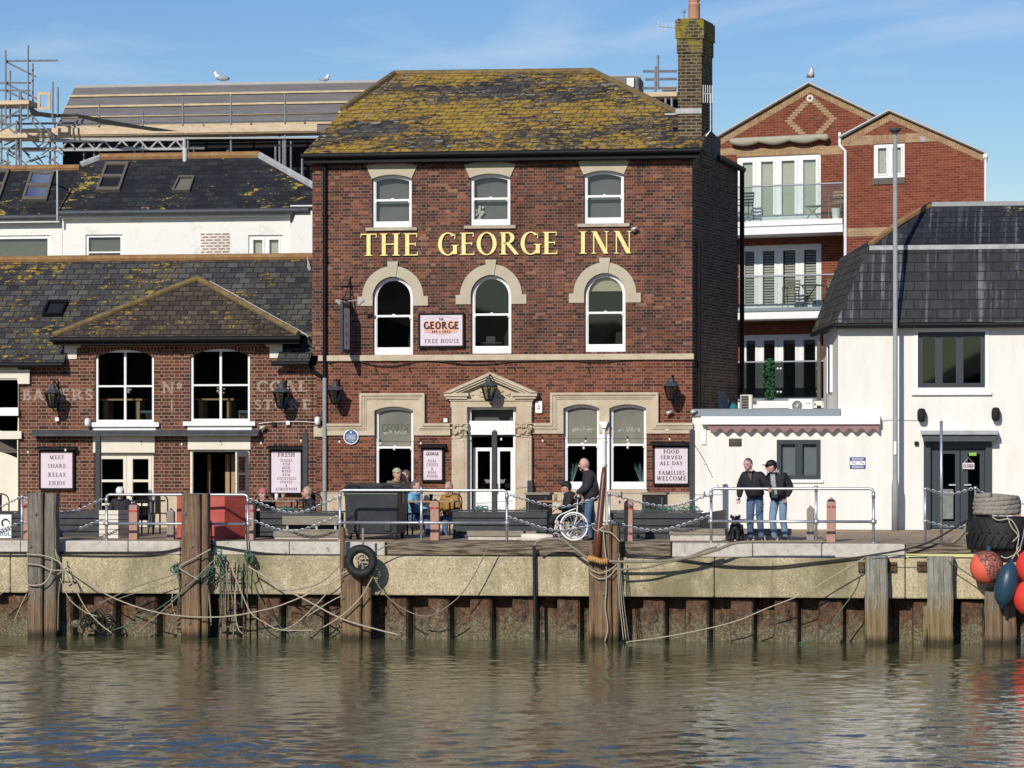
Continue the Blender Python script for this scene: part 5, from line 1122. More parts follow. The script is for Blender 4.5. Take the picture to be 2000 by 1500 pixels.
# gable A
apA = w2(1583, 165, AB); lA = w2(1380, 284, AB); xr_ = w2(1668, 300, AB)[0]; sA = (apA[1]-lA[1])/(apA[0]-lA[0]); zrA = apA[1]-sA*(w2(1712, 240, AB)[0]-apA[0])
DW = [fr2(1439, 303, 1603, 432, AB), fr2(1443, 478, 1604, 606, AB), fr2(1446, 653, 1602, 785, AB)]
xA0 = lA[0]-1; xA1 = w2(1716, 240, AB)[0]
mb = MB(); mb.sheet([(xA0, -1), (xA1, -1), (xA1, apA[1]-sA*(xA1-apA[0])), apA, (xA0, apA[1]-sA*(apA[0]-xA0))], [rect(*d) for d in DW], AB, .12); mb.build('gable_wall', 'flats_brick', fb)
names = ['net_curtain', 'louvre', 'dark_room']
for k, d in enumerate(DW):
    h, f = casement(fb, *d, AB, (.235, .48, .735), rec=.05, fw=.09, bar=.10, leafw=.09, blindmat=None if k == 2 else ('net_curtain' if k == 0 else None), depth=1.2, name='balcony_door')
    if k == 1:
        for i in range(4):
            x0 = d[0]+(d[1]-d[0])*(i/4)+.12; x1 = d[0]+(d[1]-d[0])*((i+1)/4)-.1; mb = MB()
            for j in range(22): z = d[2]+.2+j*.085; mb.box(x0, x1, AB+.12, AB+.15, z, z+.058)
            mb.build('louvre_blind', 'louvre', f)
    if k == 2: mbx(1448, 672, 1600, 662, AB+.14, AB+.15).build('blind', 'room_wall', f)
# bands and verges on A
mbx(1400, 303, 1439, 290, AB-.012, AB+.02).build('buff_band', 'buff_brick', fb); mbx(1601, 302, 1646, 285, AB-.012, AB+.02).build('buff_band', 'buff_brick', fb); mbx(1439, 303, 1601, 288, AB-.014, AB+.02).build('soldier_course', 'buff_soldier', fb)
def verge(ap, x0, x1, s, y, root=fb):
    for (xe, nm) in ((x0, 'l'), (x1, 'r')):
        ze_ = ap[1]-s*abs(xe-ap[0])
        MB().prism([(xe, ze_), ap, (ap[0], ap[1]-.26), (xe, ze_-.26)], y-.02, y+.02).build('buff_verge', 'buff_soldier', root)
        MB().extr([(xe, y-.14, ze_), (ap[0], y-.14, ap[1]), (ap[0], y-.14, ap[1]+.09), (xe, y-.14, ze_+.09)], (-1.15, 3, 0)).build('roof_slope', 'felt', root)
        MB().prism([(xe, ze_+.035), (ap[0], ap[1]+.035), (ap[0], ap[1]+.085), (xe, ze_+.085)], y-.17, y-.141).build('barge_trim', 'steel_white', root)
verge(apA, xA0, xA1, sA, AB)
# diamond of projecting bricks
cx_, cz_ = w2(1584, 234, AB); mb = MB(); n = 8
for k in range(-n, n+1):
    z = cz_+k*.0815; hw = (n+.5-abs(k))*.088
    for s_ in (-1, 1):
        x = cx_+s_*hw; mb.box(x-.13, x+.13, AB-.03, AB+.01, z-.036, z+.036)
mb.build('brick_diamond', 'buff_brick', fb)
p = w2(1583, 192, AB); mb = MB(); mb.cyl((p[0], AB-.05, p[1]), (p[0], AB+.01, p[1]), .11, n=18); vt = mb.build('round_vent', 'cream_paint', fb); MB().cyl((p[0], AB-.052, p[1]), (p[0], AB-.0505, p[1]), .055, n=14).build('vent_centre', 'vent_brown', vt)
# gable B (in front)
apB = w2(1740, 219, 0); rB_ = w2(1924, 300, 0); sB = (apB[1]-rB_[1])/(rB_[0]-apB[0]); xB0 = w2(1647, 300, 0)[0]; xB1 = w2(1922, 330, 0)[0]
wB = fr2(1706, 280, 1767, 347, 0)
mb = MB(); mb.sheet([(xB0, -1), (xB1, -1), (xB1, apB[1]-sB*(xB1-apB[0])), apB, (xB0, apB[1]-sB*(apB[0]-xB0))], [rect(*wB)], 0, .1)
mb.add([(xB0, 0, -1), (xB0, AB, -1), (xB0, AB, apB[1]-sB*(apB[0]-xB0)), (xB0, 0, apB[1]-sB*(apB[0]-xB0))], [(0, 1, 2, 3)]); mb.add([(xB1, 0, -1), (xB1-2.3, 6, -1), (xB1-2.3, 6, rB_[1]), (xB1, 0, rB_[1])], [(0, 1, 2, 3)]); mb.build('gable_wall', 'flats_brick', fb)
casement(fb, *wB, 0, (.5,), rec=.04, fw=.08, bar=.09, leafw=.05, blindmat='net_curtain'); MB().box(wB[0]-.02, wB[1]+.02, -.04, .03, wB[2]-.2, wB[2]-.003).build('window_sill', 'vent_brown', fb)
verge(apB, xB0-.1, xB1+.1, sB, 0)
zb1 = w2(1700, 283, 0)[1]; xx1 = w2(1830, 280, 0)[0]; MB().box(xB0, wB[0]-.02, -.012, .01, zb1, zb1+.30).build('buff_band', 'buff_brick', fb); MB().box(wB[1]+.02, xx1, -.012, .01, zb1+.02, zb1+.30).build('buff_band', 'buff_brick', fb); MB().box(wB[0]-.019, wB[1]+.019, -.014, .01, wB[3]+.003, wB[3]+.27).build('soldier_course', 'buff_soldier', fb)
MB().box(xB0, w2(1760, 460, 0)[0], -.012, .01, w2(1700, 461, 0)[1], w2(1700, 445, 0)[1]).build('buff_band', 'buff_brick', fb)
mb = MB(); p = w2(1925, 302, -.1); mb.cyl((p[0], -.1, p[1]-.1), (p[0], -.1, 2), .04); mb.ball((p[0], -.1, p[1]-.05), .1, 8, 6); p = w2(1646, 280, -.1); mb.tube([(p[0]-.1, -.1, p[1]+.35), (p[0]-.1, -.1, p[1]-.05), (p[0]+.08, -.08, p[1]-.25), (p[0]+.08, -.08, 2)], .05); mb.build('down_pipe', 'white_paint', fb)
mbx(1797, 277, 1808, 267, -.03, .01).build('air_brick', 'lead', fb)
# balconies
for k, (pt, pm, pb, rail, px1) in enumerate(((430, 440, 456, 361, 1650), (600, 607, 622, 538, 1652), (778, 783, 797, 706, 1652))):
    y0 = -.02; a = w2(1395, pt, y0)[0]; b = xB0-.01; zt_, zm2, zb_ = w2(1545, pt, y0)[1], w2(1545, pm, y0)[1], w2(1545, pb, y0)[1]
    bal = MB().box(a, b, y0, AB-.001, zb_, zm2).build('balcony', 'white_paint', fb); MB().box(a, b, y0-.05, AB-.003, zm2+.001, zt_).build('deck_edge', 'lead_grey' if k else 'white_paint', bal)
    zr = w2(1545, rail, y0)[1]; MB().cyl((a, y0+.03, zr), (b, y0+.03, zr), .028).build('hand_rail', 'galv', bal)
    MB().box(a, b-.02, y0+.02, y0+.032, zt_+.03, zr-.03).build('glass_panel', 'glass_rail' if k < 2 else 'glass_smoke', bal)
    mb = MB()
    for px in ((1640,) if k < 2 else (1519, 1525, 1597)):
        x = w2(px, 740, y0)[0]
        for z in (zt_+.2, zr-.22): mb.ball((x, y0, z), .045, 8, 6)
    if k == 2: mb.build('glass_clamp', 'steel_white', bal)
# rolled patio awning
ra = thing('rolled_awning', 'rolled-up beige canvas awning under the left brick gable', 'awning', (0, 0, 0), frame=FB); y0 = AB-.25; a = w2(1425, 272, y0); b = w2(1619, 272, y0); mb = MB(); n = 40
pts = []; rad = []
for i in range(n+1):
    u = i/n; sg = abs(math.sin(u*math.pi*3.3)); pts.append(Vector((a[0]+(b[0]-a[0])*u, y0+.02*math.sin(u*17), (a[1]+b[1])/2-.05*sg+.02))); rad.append(.085+.055*sg if 0 < i < n else .04)
mb.tube(pts, 0, 10, radii=rad); mb.build('canvas', 'canvas', ra, True); mb = MB()
for u in (.08, .5, .9): x = a[0]+(b[0]-a[0])*u; mb.box(x-.03, x+.03, y0, AB, a[1]-.03, a[1]+.03)
mb.build('bracket', 'galv_dull', ra)
# balcony furniture
def bchair(px, py, y, label, mat='black_matt', k=1):
    x, z = w2(px, py, y); t = thing('balcony_chair', label, 'chair', (x, y, z), 'chairs on the balconies', frame=FB)
    mb = MB()
    for sx in (-.2, .2): mb.tube([(x+sx, y-.22, z), (x+sx, y-.18, z+.43), (x+sx, y-.22, z+.62), (x+sx, y+.2, z+.64)], .016, 5); mb.tube([(x+sx, y+.24, z), (x+sx, y+.16, z+.43), (x+sx, y+.26, z+.88)], .016, 5)
    mb.build('leg_frame', mat, t); mb = MB()
    for j in range(5): mb.box(x-.22, x+.22, y-.19+j*.08, y-.13+j*.08, z+.42, z+.44)
    mb.build('seat', mat, t); mb = MB()
    for j in range(4): mb.box(x-.21, x+.21, y+.19+j*.015, y+.21+j*.015, z+.5+j*.1, z+.56+j*.1)
    mb.build('backrest', mat, t)
def btable(px, py, y, label, w=.3, mat='black_matt', h=.7):
    x, z = w2(px, py, y); t = thing('balcony_table', label, 'table', (x, y, z), frame=FB); MB().box(x-w, x+w, y-.25, y+.25, z+h-.03, z+h).build('tabletop', mat, t)
    for sx in (-1, 1): MB().tube([(x-sx*w*.8, y-.2, z), (x+sx*w*.8, y-.2, z+h-.03)], .018, 5).build('leg', mat, t)
bchair(1455, 428, .5, 'black slatted chair at the left of the top balcony'); bchair(1635, 426, .6, 'cane chair at the right of the top balcony', 'wicker'); btable(1592, 427, .5, 'low wooden side table on the top balcony', .26, 'grey_wood_x', .4)
bchair(1545, 600, .5, 'grey folding chair left of the table on the middle balcony', 'grey_wood_x'); btable(1585, 600, .5, 'round-topped folding table on the middle balcony', .3, 'charcoal'); bchair(1622, 598, .6, 'folding chair at the right end of the middle balcony', 'grey_wood_x')
x, z = w2(1633, 427, .3); pt_ = thing('plant_pot', 'white planter on the top balcony beside the cane chair', 'pot', (x, .3, z), frame=FB); MB().lathe([(0, 0), (.11, 0), (.15, .32), (.12, .32), (.11, .25), (0, .25)], (x, .3, z), 12).build('pot', 'white_paint', pt_); MB().ball((x, .3, z+.3), (.12, .12, .06), 8, 5).build('foliage', 'leaf', pt_)
x, z = w2(1514, 779, .25); pt_ = thing('trailing_plant', 'tall green trailing plant behind the lowest balcony glass', 'plant', (x, -.3, z), frame=FB); mb = MB(); rr = random.Random(5)
for k in range(420):
    u = rr.random(); q = Vector((x+rr.gauss(0, .09)-.02, -.12+rr.gauss(0, .05), z+u*1.25)); s_ = rr.uniform(.015, .04); d_ = Vector((rr.uniform(-1, 1), rr.uniform(-1, 1), rr.uniform(-1, .4))).normalized()*s_*2; e_ = d_.orthogonal().normalized()*s_; mb.add([q-e_, q+d_, q+e_, q-d_*.3], [(0, 1, 2, 3)])
mb.build('foliage', 'leaf_green', pt_)
# ================================================================ white rendered building with mansard roof
wb = thing('white_rendered_building', 'white rendered building with a slate mansard roof and a dark double door', 'building', (W(1820, 900, YP)[0], YP, 0))
yw2 = YP+.0; xw_ = W(1637, 700, yw2)[0]; zwe = W(1800, 634, yw2)[1]; xe_ = xw_+9
wn = prect(1793, 648, 1924, 757, yw2); dr = prect(1806, 862, 1937, 1031, yw2); wn2 = prect(1517, 859, 1603, 936.5, yw2)
d2 = Vector((-math.sin(R(7)), math.cos(R(7)), 0)); A = Vector((xw_, yw2, 0)); Bk = A+d2*5.6
mb = MB(); mb.sheet([(xw_, 0), (xe_, 0), (xe_, zwe), (xw_, zwe)], [rect(*wn), rect(dr[0], dr[1], .12, dr[3])], yw2, .14); mb.build('wall', 'render_white', wb)
zx = W(1380, 800, yw2)[1]
mb = MB(); mb.add([A, Bk, Bk+Vector((0, 0, zwe)), A+Vector((0, 0, zwe))], [(0, 1, 2, 3)]); mb.build('side_wall', 'render_white', wb)
q = A+d2*2.2; mb = MB(); z0, z1 = W(1625, 762, yw2)[1], W(1625, 667, yw2)[1]; mb.add([q+Vector((-.03, 0, z0)), q+d2*1.1+Vector((-.03, 0, z0)), q+d2*1.1+Vector((-.03, 0, z1)), q+Vector((-.03, 0, z1))], [(0, 1, 2, 3)]); mb.build('side_window', 'dark_room', wb)
mb = MB(); 
for s0, s1 in ((-.1, 0), (1.1, 1.2)): mb.extr([q+d2*s0+Vector((-.06, 0, z0)), q+d2*s1+Vector((-.06, 0, z0)), q+d2*s1+Vector((-.06, 0, z1)), q+d2*s0+Vector((-.06, 0, z1))], (.06, 0, 0))
mb.build('side_window_trim', 'white_paint', wb)
h, f = casement(wb, *wn, yw2, (.31, .62), rec=.07, fw=.055, bar=.07, leafw=.04, mat='anthracite', depth=2)
MB().ring(rect(*wn, -.09), rect(*wn, -.002), yw2-.015, yw2+.02).build('window_surround', 'white_paint', wb); MB().box(wn[0]-.14, wn[1]+.14, yw2-.08, yw2+.01, wn[2]-.16, wn[2]-.092).build('window_sill', 'white_paint', wb)
# entrance
a, b, c, d = dr; mb = MB(); mb.ring([(a, .12), (b, .12), (b, d), (a, d)], [(a+.15, .13), (b-.15, .13), (b-.15, d-.16), (a+.15, d-.16)], yw2+.03, yw2+.15); mb.box(a-.02, a+.13, yw2-.05, yw2+.0295, .12, d); mb.box(b-.13, b+.0, yw2-.05, yw2+.0295, .12, d); en = mb.build('entrance', 'anthracite', wb)
m_ = (a+b)/2+.04
for x0, x1 in ((a+.16, m_-.01), (m_+.01, b-.16)):
    dd = MB().ring([(x0, .14), (x1, .14), (x1, d-.17), (x0, d-.17)], [(x0+.16, .3), (x1-.10, .3), (x1-.10, d-.27), (x0+.16, d-.27)], yw2+.07, yw2+.12).build('door', 'anthracite', wb)
    MB().box(x0+.15, x1-.09, yw2+.09, yw2+.096, .29, d-.26).build('door_glass', 'glass', dd)
    hx = x1-.08 if x0 < m_-.2 else x0+.08; s_ = -1 if x0 < m_-.2 else 1; MB().box(min(hx, hx+s_*.15), max(hx, hx+s_*.15), yw2+.02, yw2+.04, 1.08, 1.11).build('handle', 'galv', dd)
MB().box(a, b, yw2+1.6, yw2+1.7, .1, d).build('lobby_back', 'dark_room', en); MB().box(a+.2, m_-.15, yw2+.12, yw2+.14, .35, 1.0).build('frosted_sheet', 'lead', en)
mb = MB(); c0, c1, cz0, cz1 = prect(1803, 849, 1946, 862, yw2-.22); mb.box(c0, c1, yw2-.30, yw2-.001, cz0, cz1); cn = mb.build('door_canopy', 'charcoal', wb); MB().box(c0-.05, c1+.03, yw2-.36, yw2-.001, cz1+.001, cz1+.09).build('lead_cap', 'lead', cn)
zq = W(1900, 862, yw2)[1]
# mansard
ym = YP-.28; zme2 = W(1800, 629, ym)[1]; pL = Vector((W(1632, 632, ym)[0], ym, zme2)); pT = on_slope(1700, 480, ym, zme2, 2.55)
x9 = xe_+1; bk = 5.2; sideB = pL+Vector((-.12*bk-.25, bk, 0)); sideT = Vector((sideB.x+.65, sideB.y, pT.z))
mb = MB(); mb.extr([pL, Vector((x9, ym, zme2)), Vector((x9, pT.y, pT.z)), pT], (0, .04, 0)); mb.build('mansard_slope', 'mansard_slate', wb)
mb = MB(); mb.add([pL, pT, sideT, sideB], [(0, 1, 2, 3)]); mb.build('mansard_side', 'mansard_side', wb)
uR = on_slope(1816, 401, pT.y, pT.z, .6); mb = MB(); mb.extr([pT+Vector((-.05, -.03, .01)), Vector((x9, pT.y-.03, pT.z+.01)), Vector((x9, uR.y, uR.z)), uR], (0, 0, -.04)); mb.add([pT, uR, sideT], [(0, 1, 2)]); mb.build('upper_roof', 'upper_slate', wb)
MB().tube([pT+Vector((0, 0, .03)), pT.lerp(uR, .5)+Vector((0, 0, .07)), uR], .075, 7).build('hip_tiles', 'ridge_tile', wb); MB().box(uR.x, x9, uR.y-.05, uR.y+.2, uR.z-.03, uR.z+.07).build('ridge_cap', 'lamp_grey', wb)
MB().box(pT.x-.02, x9, pT.y-.06, pT.y+.02, pT.z-.10, pT.z+.0).build('lead_roll', 'lead', wb)
mb = MB(); mb.cyl(pL+Vector((0, -.03, -.06)), Vector((x9, ym-.03, zme2-.06)), .055); mb.box(pL.x, x9, ym, yw2+.01, zme2-.12, zme2-.08); mb.cyl(pL+Vector((0, 0, -.06)), sideB+Vector((0, 0, -.06)), .06); mb.build('gutter', 'black_paint', wb)
sb = A+d2*3.9; MB().cyl(sb+Vector((-.2, 0, zwe-.2)), sb+Vector((-.2, 0, 1.5)), .05).build('brown_pipe', 'vent_brown', wb)
# ---- single-storey extension with the awning
ex = thing('white_extension', 'single-storey white rendered extension between the inn and the taller white building', 'building', (W(1500, 900, YP)[0], YP, 0))
x0 = xR+.005; zf0, zf1 = W(1480, 812, YP)[1], W(1480, 798.5, YP)[1]
mb = MB(); mb.sheet([(x0, 0), (xw_-.001, 0), (xw_-.001, zf0), (x0, zf0)], [rect(*wn2)], YP+.001, .1); mb.box(x0, xw_-.05, YP+5, YP+5.1, 0, zf0); mb.box(x0, xw_-.05, YP+.15, YP+5, zf0-.1, zf0-.02); mb.build('wall', 'render_white', ex)
mb = MB(); mb.box(x0-.02, W(1641, 800, YP-.06)[0], YP-.07, YP+.5, zf0, zf1); mb.build('fascia', 'lead_grey', ex)
casement(ex, *wn2, YP+.001, (.5,), rec=.02, fw=.06, bar=.09, leafw=.03, mat='anthracite', blindmat='lead_grey', depth=.8); MB().box(wn2[0]+.25, wn2[1]+.06, YP-.05, YP+.0, wn2[2]-.07, wn2[2]-.003).build('window_sill', 'white_paint', ex)
MB().box(W(1370, 850, YP)[0], W(1379, 850, YP)[0], YP-.04, YP, W(1375, 868, YP)[1], W(1375, 835, YP)[1]).build('bracket_plate', 'white_paint', ex)
aw = thing('shop_awning', 'closed white awning case with a scalloped plum valance on the white extension', 'awning', (W(1540, 820, YP)[0], YP, W(1540, 830, YP)[1]))
a, b, c, d = prect(1369, 812.5, 1719, 829, YP-.2); mb = MB(); mb.box(a, b, YP-.22, YP, c, d); mb.box(a, b, YP-.235, YP-.2205, c, c+(d-c)*.5); mb.build('case', 'white_paint', aw, bevel=.01)
mb = MB(); n = 232; sc_n = 14.5; a2 = W(1383, 835, YP-.17)[0]; b2 = b-.02; top = []; bot = []
for i in range(n+1):
    u = i/n; x = a2+(b2-a2)*u; bot.append((x, c-.13-.045*math.cos(u*2*math.pi*sc_n)*-1))
mb.prism([(a2, c-.001), (b2, c-.001)]+bot[::-1], YP-.17, YP-.162); mb.build('valance', 'awning_cloth', aw)
# ================================================================ wall lanterns
def lantern(label, px, pt, pb, dy, spire=False, group='gas-style lanterns on the inn and store fronts'):
    """six-sided tapering lantern hung on an iron arm; pt..pb are the sighted rows of roof top and base"""
    y = YP-dy; x, zb = W(px, pb, y); zt = W(px, pt, y)[1]; H = zt-zb; t = thing('wall_lantern', label, 'lantern', (x, y, zb), group)
    def hexa(r, z): return [Vector((x+r*math.cos(R(60*k+30)), y+r*math.sin(R(60*k+30)), z)) for k in range(6)]
    r0, r1 = H*.17, H*.33; zc = zb+H*.60; mb = MB()
    a, b = hexa(r0, zb+.03), hexa(r1, zc)
    for p, q in zip(a, b): mb.cyl(p, q, .012, n=5)
    for l in (a, b):
        for k in range(6): mb.cyl(l[k], l[(k+1) % 6], .013, n=5)
    mb.lathe([(0, zb-.02), (r0*.9, zb-.0), (r0, zb+.03), (0, zb+.03)], (x, y, 0), 6); mb.build('frame', 'black_paint', t)
    mb = MB(); mb.lathe([(r1*1.12, zc), (r1*.95, zc+H*.06), (r1*.45, zc+H*.17), (r1*.38, zc+H*.22), (r1*.42, zc+H*.23), (r1*.30, zc+H*.30), (r1*.34, zc+H*.31), (r1*.12, zc+H*.38), (0, zc+H*(.42 if not spire else .55))], (x, y, 0), 6); mb.build('roof', 'charcoal', t)
    mb = MB(); mb.add(a+b, [(k, (k+1) % 6, 6+(k+1) % 6, 6+k) for k in range(6)]); mb.build('glass', 'lantern_glass', t)
    mb = MB(); mb.ball((x, y, zb+H*.42), (.035, .035, .05), 10, 8); mb.build('bulb', 'bulb_glass', t, True); MB().cyl((x, y, zb+.03), (x, y, zb+H*.36), .022).build('lamp_holder', 'steel_white', t)
    mb = MB(); mb.tube(crm([(x, y, zc+H*.36), (x, y+.12, zt+.04), (x, y+dy*.6, zt+.0), (x, YP+.01, zt-.1)], 5), .014, 6); mb.tube([(x, YP, zb-.02), (x, YP, zt+.05)], .018, 6); mb.tube(crm([(x, YP, zb+.0), (x, y+dy*.5, zb-.08), (x, y, zb)], 5), .012, 6); mb.build('bracket', 'black_paint', t)
    return t
lantern('black lantern over the faded painted word left of the first store window', 103, 748, 797, .42); lantern('black lantern among the faded letters right of the store windows', 550, 745, 798, .42)
lantern('black lantern just right of the black drainpipe where store and inn meet', 655, 744, 790, .42); lantern('black lantern hanging in front of the stone pediment over the inn door', 955, 735, 783, .60); lantern('black lantern with a tall spire at the right end of the inn front', 1311, 736, 782, .42, True)
# ================================================================ signs
def sign(label, q, lines, hood=True, yy=None, light=False):
    y = YP-.05 if yy is None else yy; x0, x1, z0, z1 = prect(*q, y-.03); t = thing('sign', label, 'sign', ((x0+x1)/2, y, z0))
    MB().ring(rect(x0, x1, z0, z1), rect(x0, x1, z0, z1, .045), y-.045, y+.05).build('frame', 'black_paint', t, bevel=.006); MB().box(x0+.04, x1-.04, y-.028, y+.04, z0+.04, z1-.04).build('panel', 'sign_pink', t)
    by = {}
    for s, r, mt, sf in lines:
        a, b, c, d = prect(*r, y-.03); line(by.setdefault(mt, MB()), s, a, b, c, d, y-.028, .003, *((.20, .12, True) if sf else (.26, .2, False)))
    for mt, m in by.items(): m.build('lettering', mt, t)
    if hood:
        mb = MB(); mb.extr([(x0-.05, y-.16, z1+.01), (x1+.05, y-.16, z1+.01), (x1+.05, y+.05, z1+.05), (x0-.05, y+.05, z1+.05)], (0, 0, .035)); mb.box(x0-.04, x1+.04, y-.16, y-.13, z1-.0, z1+.01); mb.build('light_hood', 'black_paint', t)
    return t, (x0, x1, z0, z1, y)
sign('pale pink sign left of the store doors reading MEET SHARE RELAX ENJOY', (76, 879, 145, 957), [('MEET', (96, 889.5, 125.3, 897), 'sign_text2', 1), ('.', (110, 900.5, 111.2, 902), 'sign_text2', 0), ('SHARE', (93.5, 906, 128.5, 914), 'sign_text2', 1), ('.', (110, 917.5, 111.2, 919), 'sign_text2', 0), ('RELAX', (93.5, 923, 128.5, 931), 'sign_text2', 1), ('.', (110, 934, 111.2, 935.5), 'sign_text2', 0), ('ENJOY', (95, 939.5, 127.5, 947.6), 'sign_text2', 1)])
sign('pale pink menu sign headed FRESH listing steaks fish beer and wine', (526, 878, 591, 966), [('FRESH', (542.5, 884, 576, 892), 'sign_text', 1), ('STEAKS', (547, 897, 571, 902), 'sign_text2', 1), ('FISH', (552, 904, 566.5, 909), 'sign_text2', 1), ('BEER', (551, 911, 567, 916.3), 'sign_text2', 1), ('WINE', (550, 918, 568, 923), 'sign_text2', 1), ('RUM', (552, 925, 566.5, 930), 'sign_text2', 1), ('COCKTAILS', (541, 932, 578, 937), 'sign_text2', 1), ('COFFEE', (547, 939, 571, 944), 'sign_text2', 1), ('&', (557.5, 946, 561.5, 951), 'sign_text2', 1), ('ATMOSPHERE', (538, 952.5, 581, 958), 'sign_text2', 1)])
t, (x0, x1, z0, z1, y) = sign('narrow pink sign by the inn door reading REAL CHEFS & REAL FOOD', (823, 874, 867, 941), [('GEORGE', (832, 883.5, 856.5, 889.5), 'logo_dark', 0), ('REAL', (835.5, 898, 852.5, 903), 'sign_text2', 1), ('CHEFS', (833, 905, 855.5, 910.5), 'sign_text2', 1), ('&', (842, 913, 846.5, 918), 'sign_text2', 1), ('REAL', (835.5, 920, 852.5, 925), 'sign_text2', 1), ('FOOD', (834, 927.5, 854.5, 933), 'sign_text2', 1)])
sign('pink sign at the right end of the inn reading FOOD SERVED ALL DAY FAMILIES WELCOME', (1275, 870, 1347, 948), [('FOOD', (1295.5, 878, 1326.7, 886), 'sign_text', 1), ('SERVED', (1290, 889.6, 1332, 897), 'sign_text', 1), ('ALL DAY', (1289, 901, 1333, 908.5), 'sign_text', 1), ('-', (1309, 911, 1314, 916), 'sign_text', 0), ('FAMILIES', (1286, 919.6, 1337, 927.6), 'sign_text', 1), ('WELCOME', (1283, 930, 1340, 938.5), 'sign_text', 1)])
t, (x0, x1, z0, z1, y) = sign('pale pink sign between the middle windows reading THE GEORGE FREE HOUSE with an orange badge', (817, 611, 907, 679), [('THE', (856.5, 621, 866.5, 626), 'logo_dark', 0), ('GEORGE', (827.5, 628, 896, 643), 'logo_dark', 0), ('BAR & GRILL', (844, 645.4, 880, 649.8), 'logo_dark', 0), ('FREE HOUSE', (829, 662, 896.5, 670), 'sign_text2', 1)], hood=False)
mb = MB(); mb.prism([W(*p, y-.03) for p in ((829, 643), (828.5, 629), (842, 625), (862, 629), (882, 625), (894.5, 628), (895, 648), (862, 653.5), (829, 649))][::1], y-.0292, y-.0285); mb.build('badge', 'logo_orange', t)
mb = MB(); 
for a, b in (((828, 624), (862, 618)), ((862, 618), (895, 623)), ((828, 648.5), (862, 654)), ((862, 654), (895, 648))): p, q = P3(*a, y-.03), P3(*b, y-.03); mb.cyl(p, q, .004, n=4)
mb.build('badge_outline', 'logo_line', t)
# projecting board
hx, hz1 = W(667, 590, YP-.95); hz0 = W(667, 688, YP-.95)[1]; t = thing('hanging_sign', 'tall narrow black sign board projecting from the brick between drainpipe and first window', 'sign', (hx, YP-.5, hz0))
MB().box(hx-.03, hx+.03, YP-.95, YP-.12, hz0, hz1).build('board', 'post_charcoal', t, bevel=.008); MB().box(hx+.0305, hx+.036, YP-.84, YP-.24, hz0+.08, hz1-.12).build('panel', 'sign_pink', t)
mb = MB(); zz_ = hz1-.22
for k, ch in enumerate('IOHTH'):
    G_ = glyph(ch, .2, .12, False)
    for pts in G_[1]:
        n = len(mb.v); P_ = [(YP-.66+p[0]*.22, zz_-.13+p[1]*.11) for p in pts]; mb.extr([(hx+.0362, a, b) for a, b in P_], (.003+.0002*len(mb.f) % .001, 0, 0))
    zz_ -= .20
mb.build('lettering', 'sign_text', t)
mb = MB(); mb.cyl((hx, YP-1.0, hz1+.06), (hx, YP, hz1+.06), .018); mb.tube(crm([(hx, YP-.9, hz1+.06), (hx, YP-.5, hz1+.2), (hx, YP-.1, hz1+.5)], 6), .012, 5); mb.cyl((hx, YP-.02, hz1-.2), (hx, YP-.02, hz1+.62), .018)
for yy, a in ((YP-.8, .06), (YP-.3, .06)): mb.cyl((hx, yy, hz1), (hx, yy, hz1+a), .012)
mb.tube([(hx-.22, YP-.04, hz1+.4), (hx+.06, YP-.04, hz1+.4)], .012, 5); mb.tube([(hx-.2, YP-.04, hz1+.1), (hx+.06, YP-.04, hz1+.1)], .012, 5); mb.build('iron_bracket', 'black_paint', t)
mb = MB()
for dx, s_ in ((-.22, -1), (.42, 1)): mb.cyl((hx+dx, YP-.55, hz1+.06), (hx+dx+s_*-.13, YP-.5, hz1-.03), .035, .045, 9); mb.tube([(hx, YP-.5, hz1+.04), (hx+dx, YP-.55, hz1+.07)], .01, 5)
mb.build('spotlight', 'steel_white', t)
# blue plaque
p = P3(685.5, 853, YP-.06); t = thing('blue_plaque', 'round blue commemorative plaque with white rim on the stone band', 'plaque', p); MB().cyl(p, p+Vector((0, .05, 0)), .172, n=32).build('rim', 'white_paint', t); MB().cyl(p-Vector((0, .004, 0)), p, .150, n=32).build('face', 'plaque_blue', t)
mb = MB(); rr = random.Random(2)
for k, (hw, z) in enumerate(((.11, .035), (.085, .01), (.10, -.02), (.115, -.045), (.09, -.07), (.06, -.095))):
    x = -hw
    while x < hw: w_ = rr.uniform(.006, .018); mb.box(p.x+x, p.x+x+w_, p.y-.0065, p.y-.004, p.z+z-.006, p.z+z+.006); x += w_+rr.uniform(.003, .007)
mb.prism([(p.x-.02, p.z+.12), (p.x+.02, p.z+.12), (p.x+.018, p.z+.09), (p.x, p.z+.07), (p.x-.018, p.z+.09)], p.y-.0065, p.y-.004); mb.build('inscription', 'white_paint', t)
# blue notice and small fittings on the white wall
t, (x0, x1, z0, z1, y) = sign('small blue and white notice on the white wall left of the lamp post', (1659, 892.5, 1690.5, 916), [], hood=False, yy=YP-.012) if False else (None, (0, 0, 0, 0, 0))
x0, x1, z0, z1 = prect(1659.5, 893, 1690.5, 915.5, YP-.02); t = thing('notice', 'small blue and white notice on the white wall left of the lamp post', 'sign', ((x0+x1)/2, YP, z0)); MB().box(x0, x1, YP-.015, YP, z0, z1).build('panel', 'notice_blue', t)
mb = MB(); h_ = z1-z0; mb.box(x0+.01, x1-.01, YP-.018, YP-.0151, z0+h_*.33, z0+h_*.66); rr = random.Random(6)
for z in (.88, .76, .22, .1):
    x = x0+.05
    while x < x1-.05: w_ = rr.uniform(.008, .025); mb.box(x, x+w_, YP-.018, YP-.0151, z0+h_*z-.008, z0+h_*z+.008); x += w_+.007
mb.build('lettering', 'white_paint', t); mb = MB()
